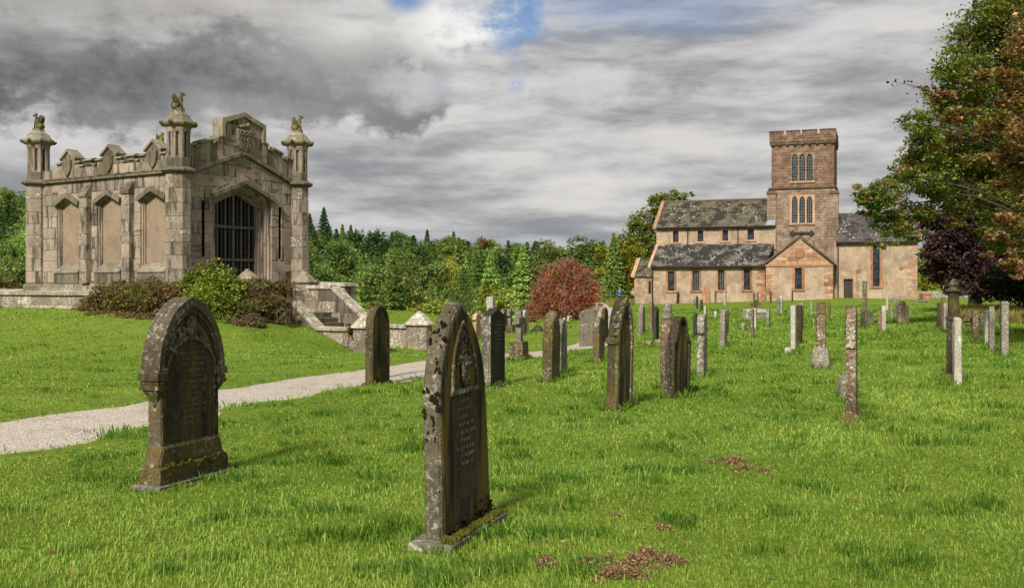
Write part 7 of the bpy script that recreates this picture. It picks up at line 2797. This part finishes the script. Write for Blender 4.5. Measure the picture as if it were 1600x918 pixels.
def big_tree(name, label, cat, base, trunk_top, tr, lobes, n, size, cols, weights=None, sub=0.22, per=30, shell=0.35, limb=0.12, seed=1, mat='leaf', trunk=True, up=0.5, spread=0.28, group=None, nlimb=None):
    x, y = base
    o = empty(name, (x, y, T(x, y) - 0.2))
    tag(o, label, cat, group)
    base_v = np.array(o.location)
    lob = [(tuple(np.array(c) - base_v), r) for c, r in lobes]
    pts, li, k, cc = clumped(lob, n, sub, per, shell)
    foliage('crown', pts, size * (0.65 + 0.7 * rng.random(n)), tints(n, cols, k, spread, weights), o, mat, up)
    q = MB()
    h = trunk_top - o.location.z
    tp = [(0.06 * math.sin(i * 1.3) * h * 0.15, 0.05 * math.cos(i * 1.1) * h * 0.15, h * i / 7) for i in range(8)]
    q.tube(tp, [tr * (1.25 if i == 0 else 1) * (1 - 0.8 * i / 7) for i in range(8)], 9)
    limbs(q, tp[2:], [c for c, r in lob][:nlimb], limb, seed)
    q.build('trunk', MAT['bark'], o, True)
    return o


GREEN = [(0.12, 0.18, 0.03), (0.185, 0.24, 0.04), (0.26, 0.29, 0.055), (0.065, 0.105, 0.024)]
COPPER = [(0.30, 0.15, 0.07), (0.37, 0.235, 0.12), (0.20, 0.085, 0.05), (0.13, 0.145, 0.035), (0.42, 0.29, 0.155), (0.19, 0.20, 0.045)]
PURPLE = [(0.075, 0.038, 0.042), (0.05, 0.028, 0.032), (0.10, 0.055, 0.052)]
LIME = [(0.28, 0.31, 0.035), (0.34, 0.34, 0.04), (0.18, 0.215, 0.03), (0.36, 0.29, 0.05)]

D0 = 40.0
lob = [L(1375, 305, D0 - 1, 34), L(1362, 325, D0, 26), L(1405, 285, D0, 34), L(1418, 250, D0 + 1, 34), L(1445, 215, D0, 40), L(1430, 195, D0 - 1, 26), L(1470, 165, D0 + 1, 40), L(1500, 110, D0, 45), L(1520, 60, D0 + 1, 45), L(1560, 15, D0, 55),
       L(1392, 350, D0, 32, 0.7), L(1380, 378, D0 - 1, 20, 0.8), L(1352, 300, D0 - 1, 22, 0.8), L(1430, 335, D0 + 1, 36, 0.6), L(1425, 365, D0 + 1, 22, 0.6), L(1450, 270, D0, 40), L(1530, 200, D0 + 1, 50), L(1580, 330, D0 + 2, 46), L(1505, 300, D0 + 3, 46, 0.7), L(1465, 255, D0 + 3, 36), L(1525, 265, D0 + 4, 50), L(1570, 370, D0 + 5, 44, 0.7), L(1490, 340, D0 + 3, 28, 0.6), L(1470, 300, D0 + 2, 34, 0.6), L(1490, 240, D0 + 2, 44), L(1545, 150, D0 + 2, 60), L(1595, 80, D0 + 1, 70), L(1560, 240, D0 + 2, 60), L(1620, 200, D0 + 1, 80), L(1545, 310, D0 + 2, 40),
       L(1620, 300, D0 + 2, 60), L(1690, 120, D0, 100), L(1640, -30, D0, 90), L(1720, 260, D0, 90)]
big_tree('sycamore_tree', 'large green sycamore reaching over the chancel with long leafy boughs', 'tree', (22.5, 42.0), 12.5, 0.42, lob, 120000, 0.14, GREEN + [(0.27, 0.15, 0.06)], [0.32, 0.31, 0.19, 0.09, 0.09], 0.25, 34, 0.2, 0.085, 5, nlimb=8)
D1 = 27.0
lob = [L(1595, 345, D1, 34, 0.5), L(1565, 372, D1 - 1, 24, 0.4), L(1600, 400, D1, 30, 0.45), L(1545, 398, D1 - 1, 13, 0.4), L(1620, 300, D1, 44), L(1590, 250, D1 + 1, 34), L(1540, 205, D1 + 1, 26, 0.6), L(1500, 180, D1 + 1, 26, 0.5), L(1470, 150, D1 + 2, 22, 0.5), L(1450, 140, D1 + 2, 12, 0.5),
       L(1590, 150, D1, 34), L(1525, 120, D1 + 1, 22, 0.6), L(1485, 215, D1 + 2, 16, 0.5), L(1605, 80, D1, 34), L(1650, 220, D1, 80), L(1690, 350, D1, 80), L(1680, 60, D1, 90), L(1560, 290, D1 + 1, 20, 0.5), L(1600, 430, D1, 18, 0.4), L(1575, 345, D1 - 2, 30, 0.5), L(1548, 362, D1 - 2, 18, 0.4), L(1585, 415, D1 - 2, 26, 0.4), L(1530, 250, D1, 26, 0.5), L(1565, 190, D1, 32, 0.6), L(1570, 120, D1, 26, 0.6), L(1600, 210, D1 - 1, 36, 0.6)]
big_tree('copper_beech_tree', 'copper beech with pinkish-brown leaves, nearest tree at the lawn edge', 'tree', (16.5, 29.0), 9.5, 0.35, lob, 42000, 0.125, COPPER, [0.18, 0.18, 0.12, 0.22, 0.10, 0.20], 0.32, 24, 0.15, 0.045, 9, up=0.9, nlimb=6)
# the single twig standing out against the sky
D2 = 62.0
lob = [L(1480, 360, D2, 42), L(1520, 340, D2, 50), L(1550, 380, D2, 50), L(1500, 410, D2, 40), L(1465, 395, D2 - 1, 28), L(1560, 310, D2 + 1, 50), L(1600, 370, D2, 60), L(1470, 425, D2, 30, 0.7), L(1525, 435, D2, 36, 0.6), L(1580, 430, D2 - 2, 50, 0.6), L(1650, 340, D2, 90), L(1500, 305, D2, 40), L(1545, 275, D2 + 1, 44), L(1595, 300, D2 + 1, 50), L(1455, 345, D2, 22), L(1540, 455, D2 - 3, 30, 0.5), L(1500, 450, D2 - 2, 26, 0.5)]
big_tree('purple_beech_tree', 'dark purple-leaved beech in shade behind the finial pillar', 'tree', (28.5, 63.0), 8.0, 0.4, lob, 58000, 0.24, PURPLE, [0.4, 0.35, 0.25], 0.22, 30, 0.25, 0.1, 13)
D3 = 50.0
lob = [L(1555, 440, D3, 26, 0.6), L(1585, 430, D3, 36, 0.6), L(1600, 455, D3, 34, 0.6), L(1570, 462, D3, 22, 0.5), L(1630, 440, D3, 50), L(1530, 462, D3 + 1, 14, 0.5)]
big_tree('holly_bush', 'dark glossy green bush low under the beech boughs at the lawn edge', 'bush', (25.5, 51.0), 2.0, 0.1, lob, 14000, 0.13, [(0.022, 0.045, 0.018), (0.04, 0.07, 0.022), (0.016, 0.03, 0.014), (0.13, 0.13, 0.02)], [0.4, 0.3, 0.25, 0.05], 0.24, 26, 0.3, 0.04, 17)
lob = [L(1448, 405, 126, 24), L(1452, 435, 126, 24), L(1475, 420, 128, 26), L(1440, 450, 126, 12), L(1490, 445, 128, 24), L(1520, 440, 128, 24), L(1560, 445, 130, 26), L(1600, 440, 130, 26)]
big_tree('lime_tree', 'sunlit yellow-green tree behind the boundary wall beyond the chancel', 'tree', (53.5, 127.0), 5.5, 0.3, lob, 12000, 0.33, LIME, None, 0.25, 24, 0.3, 0.1, 21)
lob = [L(1010, 345, 130, 26), L(1000, 365, 130, 26), L(1035, 318, 130, 22), L(1060, 308, 131, 16), L(1078, 303, 131, 9), L(1045, 335, 131, 26), L(1020, 385, 130, 34), L(1000, 400, 130, 24), L(1025, 318, 130, 14), L(1070, 330, 132, 22), L(995, 350, 130, 12)]
big_tree('ash_tree', 'tall loose-crowned green tree rising behind the nave gable', 'tree', (18.0, 131.0), 10.0, 0.35, lob, 11000, 0.36, [(0.14, 0.20, 0.04), (0.21, 0.26, 0.055), (0.10, 0.14, 0.035), (0.25, 0.25, 0.07)], None, 0.26, 18, 0.35, 0.12, 25)
lob = [L(965, 405, 124, 26), L(985, 425, 124, 26), L(950, 430, 124, 22), L(945, 395, 124, 18), L(985, 395, 125, 22), L(962, 450, 124, 24), L(990, 455, 124, 18), L(938, 455, 124, 12), L(975, 378, 125, 16)]
big_tree('yellow_maple_tree', 'sunlit yellow-green maple beside the annex end of the church', 'tree', (13.0, 125.0), 5.0, 0.25, lob, 12000, 0.32, LIME + [(0.12, 0.16, 0.02)], None, 0.25, 24, 0.3, 0.08, 29)
lob = [L(912, 425, 150, 22), L(925, 400, 150, 18), L(925, 450, 150, 26), L(905, 455, 150, 22), L(940, 430, 150, 18)]
big_tree('thorn_tree', 'dark green tree between the red bush and the yellow-green maple', 'tree', (11.0, 150.0), 5.0, 0.25, lob, 8000, 0.4, GREEN, None, 0.25, 24, 0.3, 0.08, 31)


def twig_spray():
    """long bare-ended twig with a few leaves reaching out from the copper beech"""
    par = next(o for o in bpy.data.objects if o.name == 'copper_beech_tree')
    q = MB()
    a, b = P(1470, 150, D1 + 2) - par.location, P(1392, 127, D1 + 2) - par.location
    pts = bend(a, b, 0.04, 6, 3)
    q.tube(pts, [0.02, 0.017, 0.014, 0.012, 0.009, 0.006, 0.003], 5)
    cent = []
    for i in range(44):
        t = random.random() ** 1.3
        p = pts[0].lerp(pts[-1], t)
        e = p + Vector((random.uniform(-0.15, 0.15), random.uniform(-0.2, 0.2), random.uniform(-0.14, 0.16)))
        if i < 12:
            q.tube([p, e], [0.006, 0.002], 4)
        cent.append(tuple(e))
    q.build('twig', MAT['bark'], par)
    c = np.array(cent)
    foliage('twig_leaves', c, 0.10 * (0.7 + 0.6 * rng.random(len(c))), tints(len(c), [(0.05, 0.025, 0.018), (0.12, 0.06, 0.03)]), par, up=0.6)


twig_spray()


# ---- red hawthorn bush
def red_bush():
    D = 52.0
    c = P(877, 460, D)
    gx, gy = c.x, c.y
    o = empty('red_bush', (gx, gy, T(gx, gy) - 0.1))
    tag(o, 'rounded red-leaved bush with tangled bare twigs beyond the path', 'bush')
    b = np.array(o.location)
    lobes = [L(877, 462, D, 40, 0.9), L(850, 466, D, 26), L(908, 464, D, 28), L(866, 432, D, 22, 0.8), L(897, 430, D, 24, 0.9), L(884, 416, D, 12), L(838, 486, D, 20), L(828, 494, D, 10), L(922, 450, D, 15), L(885, 490, D, 32, 0.6), L(922, 480, D, 16), L(852, 446, D, 14), L(915, 434, D, 11)]
    lob_ = [(tuple(np.array(cc) - b), r) for cc, r in lobes]
    n = 8500
    pts, li, k, cc = clumped(lob_, n, 0.30, 14, 0.45)
    foliage('foliage', pts, 0.12 * (0.6 + 0.8 * rng.random(n)), tints(n, [(0.42, 0.08, 0.05), (0.33, 0.065, 0.045), (0.42, 0.15, 0.08), (0.26, 0.10, 0.05), (0.20, 0.16, 0.06)], k, 0.3), o, up=0.3)
    q = MB()
    r = random.Random(6)
    for i in range(170):
        a = r.uniform(0, 6.28)
        rr = r.uniform(0.1, 0.6)
        p0 = Vector((rr * math.cos(a), rr * math.sin(a), 0.2))
        lobe = r.choice(lob_)
        d = Vector((r.gauss(0, 1), r.gauss(0, 1), r.gauss(0, 1))).normalized()
        p1 = Vector(lobe[0]) + Vector((d.x * lobe[1][0], d.y * lobe[1][1], d.z * lobe[1][2])) * 1.08
        q.tube(bend(p0, p1, 0.16, 5, i), [0.03, 0.024, 0.02, 0.016, 0.012, 0.005], 4, cap=False)
    for i in range(900):
        lobe = r.choice(lob_)
        d = Vector((r.gauss(0, 1), r.gauss(0, 1) - 0.4, r.gauss(0, 1) + 0.2)).normalized()
        p1 = Vector(lobe[0]) + Vector((d.x * lobe[1][0], d.y * lobe[1][1], d.z * lobe[1][2]))
        e = p1 + Vector((r.gauss(0, .3), r.gauss(0, .3), r.gauss(0, .22)))
        q.tube(bend(p1, e, 0.2, 3, i), [0.011, 0.010, 0.008, 0.004], 4, cap=False)
    q.build('twigs', MAT['twig_red'], o, kind='stuff')


red_bush()


# ---- brambles and shrubs along the mausoleum plinth
def shrub(name, label, lobes, n, size, cols, weights=None, stems=40, seed=1, smat='twig', up=0.5, stem_len=1.0, cat='bush'):
    c = np.mean([np.array(l[0]) for l in lobes], axis=0)
    o = empty(name, (c[0], c[1], T(c[0], c[1]) - 0.05))
    tag(o, label, cat, 'shrubs along the mausoleum plinth')
    b = np.array(o.location)
    lob_ = [(tuple(np.array(cc) - b), r) for cc, r in lobes]
    pts, li, k, cc = clumped(lob_, n, 0.26, 22, 0.5)
    zmin = Tbase(pts[:, 0] + b[0], pts[:, 1] + b[1]) - b[2]
    pts[:, 2] = np.maximum(pts[:, 2], zmin + 0.02)
    foliage('foliage', pts, size * (0.6 + 0.8 * rng.random(n)), tints(n, cols, k, 0.3, weights), o, up=up)
    q = MB()
    r = random.Random(seed)
    for i in range(stems):
        lobe = r.choice(lob_)
        d = Vector((r.gauss(0, 1), r.gauss(0, 1), abs(r.gauss(0, 1)))).normalized()
        p0 = Vector((lobe[0][0] + r.uniform(-.3, .3), lobe[0][1] + r.uniform(-.2, .2), 0.0))
        p1 = Vector(lobe[0]) + Vector((d.x * lobe[1][0], d.y * lobe[1][1], d.z * lobe[1][2])) * r.uniform(1.0, 1.3)
        pts_ = bend(p0, p1, 0.25, 5, seed * 100 + i)
        pts_.append(p1 + Vector((r.gauss(0, .2), r.gauss(0, .2), -0.15)) * stem_len)
        q.tube(pts_, [0.014, 0.013, 0.012, 0.010, 0.008, 0.006, 0.003], 4, cap=False)
    q.build('stems', MAT[smat], o, kind='stuff')
    return o


BR = [(0.12, 0.165, 0.035), (0.21, 0.065, 0.05), (0.20, 0.13, 0.06), (0.19, 0.21, 0.04), (0.06, 0.085, 0.024), (0.28, 0.085, 0.06)]
shrub('bramble_bush', 'dark bramble thicket against the terrace wall left of the mausoleum', [L(14, 482, 37.0, 22), L(-22, 475, 37.0, 30), L(38, 487, 36.6, 14), L(20, 445, 39.5, 14), L(-10, 440, 39.5, 16)], 5200, 0.10, BR, [0.3, 0.1, 0.2, 0.2, 0.15, 0.05], 40, 3)
shrub('bramble_bush', 'red-tinged bramble thicket tumbling over the long plinth wall', [L(150, 482, 32.6, 28), L(172, 466, 32.4, 28), L(198, 472, 31.9, 34), L(225, 462, 31.3, 34), L(252, 468, 30.7, 36), L(278, 462, 30.4, 28), L(160, 506, 31.2, 22), L(205, 508, 30.5, 26), L(245, 510, 29.6, 28), L(285, 506, 29.2, 26), L(128, 492, 33.3, 14), L(188, 446, 32.0, 12), L(240, 440, 31.2, 12), L(215, 520, 29.8, 16), L(300, 520, 28.8, 14)], 24000, 0.085, BR, [0.27, 0.15, 0.18, 0.2, 0.13, 0.07], 260, 5, stem_len=1.5)
shrub('leafy_shrub', 'bright green leafy shrub growing in front of the mausoleum gate', [L(335, 446, 30.1, 36), L(308, 438, 29.9, 22), L(358, 452, 30.1, 26), L(336, 416, 30.3, 15), L(320, 470, 29.4, 34), L(352, 482, 29.5, 30), L(290, 448, 29.9, 14), L(360, 424, 30.4, 9), L(312, 415, 30.2, 8), L(345, 505, 28.9, 18)], 17000, 0.085, [(0.22, 0.29, 0.04), (0.16, 0.23, 0.03), (0.28, 0.32, 0.045), (0.08, 0.13, 0.022)], [0.35, 0.3, 0.2, 0.15], 50, 7)
shrub('bramble_bush', 'straw-brown bramble tangle beside the staircase parapet', [L(388, 456, 30.6, 26), L(412, 456, 30.8, 26), L(434, 454, 31.0, 18), L(447, 444, 31.2, 12), L(402, 484, 30.1, 28), L(427, 480, 30.2, 24), L(378, 492, 29.6, 26), L(442, 490, 30.1, 12), L(395, 508, 29.2, 18), L(370, 512, 28.9, 16)], 13000, 0.085, [(0.10, 0.125, 0.03), (0.19, 0.135, 0.055), (0.14, 0.08, 0.04), (0.16, 0.175, 0.035), (0.05, 0.065, 0.02), (0.28, 0.21, 0.09)], [0.25, 0.2, 0.15, 0.17, 0.15, 0.08], 260, 9, stem_len=1.8)
shrub('ivy_clump', 'small ivy clump at the corner of the stair parapet and end pier', [L(548, 517, 29.7, 7), L(545, 510, 29.8, 5)], 500, 0.05, [(0.05, 0.08, 0.015), (0.09, 0.11, 0.02)], None, 4, 11)


# ------------------------------------------------------------------ grass
def grass():
    n = 430000
    D = 3.6 * np.exp(rng.random(n) * math.log(80.0 / 3.6))
    x = (rng.random(n) * 2 - 1) * 0.64 * D
    y = D
    # keep clear of the path
    pd = path_dist(x, y)
    keep = pd > 0.06 - 0.42 * rng.random(n) ** 5
    # and of the mausoleum terrace and stairs
    lx = (x - MO.x) * mca + (y - MO.y) * msa
    ly = -(x - MO.x) * msa + (y - MO.y) * mca
    keep &= ~((lx > -0.6) & (lx < 6) & (ly > -2.0) & (ly < 13))
    keep &= ~((lx > 0.9) & (lx < 4.3) & (ly > -7.0) & (ly < -1.5))
    # thin where the thatch shows
    for (cx, cy, rx, ry) in BARE:
        keep &= ~((((x - cx) / rx) ** 2 + ((y - cy) / ry) ** 2 < 1.0) & (rng.random(n) < 0.30))
    x, y, D = x[keep], y[keep], D[keep]
    n = len(x)
    z = Tbase(x, y)
    tuft = vnoise(x * 2.6, y * 2.6, 1) * 0.6 + vnoise(x * 7.0, y * 7.0, 2) * 0.4
    patch = 0.55 * vnoise(x * 0.55 + 9, y * 0.55, 5) + 0.45 * vnoise(x * 0.16 + 3, y * 0.16, 6)
    hgt = (0.018 + 0.054 * ss((tuft - 0.5) / 0.35) + 0.010 * patch) * (0.55 + 0.8 * rng.random(n)) * np.where(rng.random(n) < 0.07, 1.9, 1.0)
    hgt *= np.where(path_dist(x, y) < 3.0, 0.85, 1.0)
    lawn = (x < np.interp(y, PC[:, 1], PC[:, 0])) & (y > 5)
    hgt = hgt * (1 + 0.010 * D) * np.where(lawn, 0.6, 1.0)
    wid = np.maximum(0.0022, 0.00046 * D) * (0.7 + 0.6 * rng.random(n))
    a = rng.random(n) * 2 * np.pi
    lean = 0.25 + 0.75 * rng.random(n)
    wind = vnoise(x * 0.9, y * 0.9, 8) * 6.28
    la = np.where(rng.random(n) < 0.55, wind + rng.normal(size=n) * 0.5, a)
    lxv, lyv = np.cos(la) * lean, np.sin(la) * lean
    sx, sy = -np.sin(a) * wid, np.cos(a) * wid
    V = np.empty((n, 5, 3))
    V[:, 0] = np.stack([x - sx, y - sy, z - 0.01], 1)
    V[:, 1] = np.stack([x + sx, y + sy, z - 0.01], 1)
    V[:, 2] = np.stack([x - sx * 0.8 + lxv * hgt * 0.35, y - sy * 0.8 + lyv * hgt * 0.35, z + hgt * 0.6], 1)
    V[:, 3] = np.stack([x + sx * 0.8 + lxv * hgt * 0.35, y + sy * 0.8 + lyv * hgt * 0.35, z + hgt * 0.6], 1)
    V[:, 4] = np.stack([x + lxv * hgt, y + lyv * hgt, z + hgt * (1.05 - 0.25 * lean)], 1)
    i = np.arange(n)[:, None] * 5
    fa = np.concatenate([i + np.array([[0, 1, 3]]), i + np.array([[0, 3, 2]]), i + np.array([[2, 3, 4]])], axis=0)
    g1, g2, g3 = np.array([0.10, 0.205, 0.020]), np.array([0.29, 0.41, 0.062]), np.array([0.36, 0.38, 0.11])
    t = np.clip(0.46 + 1.1 * (patch - 0.45) + 0.28 * rng.normal(size=n) - 0.8 * ss((tuft - 0.55) / 0.25), -0.25, 1)[:, None]
    c = g1 * (1 - t) + g2 * t
    t = np.where(lawn[:, None], np.clip(t + 0.22 + 0.12 * np.sin((x * 0.54 + y * 0.84) * 4.0)[:, None], 0, 1.15), t)
    c = g1 * (1 - t) + g2 * t
    straw = (rng.random(n) < 0.045)[:, None]
    c = np.where(straw, g3, c) * (1 + 0.16 * rng.normal(size=(n, 1)))
    c = np.clip(c, 0.004, 0.6)
    C = np.repeat(c[:, None, :], 5, axis=1)
    C[:, 4] *= 1.2
    o = np_mesh('grass', V.reshape(-1, 3), fa, MAT['blade'], None, C.reshape(-1, 3), kind='stuff')
    tag(o, 'short tufted churchyard grass')


BARE = []
for (px, py, rx, ry) in ((975, 880, 0.17, 0.16), (1000, 868, 0.10, 0.10), (1045, 878, 0.13, 0.10), (915, 880, 0.10, 0.08), (1138, 722, 0.16, 0.10), (1175, 735, 0.16, 0.10), (1030, 828, 0.08, 0.05), (970, 900, 0.14, 0.12), (855, 884, 0.08, 0.06), (885, 856, 0.06, 0.05), (1072, 818, 0.05, 0.04), (963, 806, 0.05, 0.03), (600, 663, 0.45, 0.08), (640, 664, 0.3, 0.06), (30, 640, 0.3, 0.12)):
    x, y, z = ground_at(px, py)
    BARE.append((x, y, rx, ry))
grass()


def thatch():
    P_, S_, C_ = [], [], []
    for (cx, cy, rx, ry) in BARE[:12]:
        n = int(2600 * rx * ry / 0.02)
        q = rng.normal(size=(n, 2)) * 0.5
        x, y = cx + q[:, 0] * rx, cy + q[:, 1] * ry
        mk = vnoise(x * 11 + 5, y * 11, 7) > 0.42
        x, y, q = x[mk], y[mk], q[mk]
        n = len(x)
        lump = np.exp(-(q ** 2).sum(1)) * 0.03 + 0.035 * vnoise(x * 16, y * 16, 4)
        P_.append(np.stack([x, y, Tbase(x, y) + lump * rng.random(n) + 0.004], 1))
        C_.append(tints(n, [(0.36, 0.24, 0.13), (0.25, 0.15, 0.08), (0.46, 0.34, 0.20), (0.16, 0.095, 0.052), (0.38, 0.27, 0.14)], None, 0.25))
    p, c = np.concatenate(P_), np.concatenate(C_)
    o = foliage('dead_grass', p, 0.020 * (0.5 + 1.1 * rng.random(len(p))), c, None, 'leaf', 0.4, 'stuff', 0.3)
    tag(o, 'scraped-up patches of dead brown grass and moss')


thatch()


def litter():
    n = 46
    p, cs = [], []
    for k in range(n):
        px, py = random.uniform(20, 1580), random.uniform(620, 915)
        x, y, z = ground_at(px, py)
        if path_dist(np.array([x]), np.array([y]))[0] < 0.1:
            continue
        p.append((x, y, z + 0.045))
    p = np.array(p)
    o = foliage('fallen_leaves', p, 0.038 * (0.7 + 0.6 * rng.random(len(p))), tints(len(p), [(0.34, 0.17, 0.05), (0.22, 0.10, 0.04), (0.42, 0.30, 0.08)]), None, 'leaf', 1.5, 'stuff', 0.8)
    tag(o, 'scattered fallen autumn leaves')


litter()


def base_grass():
    """longer grass the mower misses round the feet of the stones, and the wild strip under the trees"""
    X, Y, H, G = [], [], [], []
    for (sx, sy) in STONES:
        if sy > 60:
            continue
        n = int(230 if sy < 10 else 150 if sy < 26 else 60)
        u = rng.random(n) * 2 - 1
        side = rng.choice([-1, 1], n)
        hw = 0.56 if sy < 10 else 0.36
        a, b = u * hw * 1.05, side * ((0.20 if sy < 10 else 0.11) + 0.06 * rng.random(n))
        endk = rng.random(n) < 0.3
        a, b = np.where(endk, side * hw * (1.02 + 0.12 * rng.random(n)), a), np.where(endk, u * 0.2, b)
        c, s = math.cos(RZ), math.sin(RZ)
        X.append(sx + a * c - b * s)
        Y.append(sy + a * s + b * c)
        H.append((0.05 + 0.09 * rng.random(n)) * (0.62 if sy < 10 else 1.0))
        G.append(np.zeros(n))
    n = 9000
    px = 1500 + 140 * rng.random(n)
    D = 44 + 14 * rng.random(n)
    X.append((px - CX) / F * D)
    Y.append(D)
    H.append(0.25 + 0.45 * rng.random(n))
    G.append(np.ones(n))
    n = 5000   # rough strip at the foot of the trees left of the church
    D = 100 + 20 * rng.random(n)
    px = 915 + 75 * rng.random(n)
    X.append((px - CX) / F * D)
    Y.append(D)
    H.append(0.2 + 0.4 * rng.random(n))
    G.append(np.ones(n) * 2)
    x, y, h, g = map(np.concatenate, (X, Y, H, G))
    keep = path_dist(x, y) > 0.2
    x, y, h, g = x[keep], y[keep], h[keep], g[keep]
    n = len(x)
    z = Tbase(x, y)
    wid = np.maximum(0.0032, 0.0006 * y)
    a = rng.random(n) * 6.28
    l = 0.15 + 0.45 * rng.random(n)
    la = rng.random(n) * 6.28
    V = np.empty((n, 4, 3))
    sx, sy = -np.sin(a) * wid, np.cos(a) * wid
    V[:, 0] = np.stack([x - sx, y - sy, z - 0.01], 1)
    V[:, 1] = np.stack([x + sx, y + sy, z - 0.01], 1)
    V[:, 2] = np.stack([x + sx * .6 + np.cos(la) * l * h * .4, y + sy * .6 + np.sin(la) * l * h * .4, z + h * .6], 1)
    V[:, 3] = np.stack([x + np.cos(la) * l * h, y + np.sin(la) * l * h, z + h], 1)
    i = np.arange(n)[:, None] * 4
    fa = np.concatenate([i + np.array([[0, 1, 2]]), i + np.array([[0, 2, 3]])], 0)
    green = tints(n, [(0.11, 0.20, 0.018), (0.16, 0.26, 0.03), (0.075, 0.15, 0.015)], None, 0.2)
    straw = tints(n, [(0.30, 0.24, 0.07), (0.22, 0.20, 0.05), (0.12, 0.14, 0.03)], None, 0.2)
    c = np.where((g > 0)[:, None], straw, green)
    o = np_mesh('long_grass', V.reshape(-1, 3), fa, MAT['blade'], None, np.repeat(c, 4, axis=0), kind='stuff')
    tag(o, 'longer unmown grass round the stones and under the trees')


base_grass()
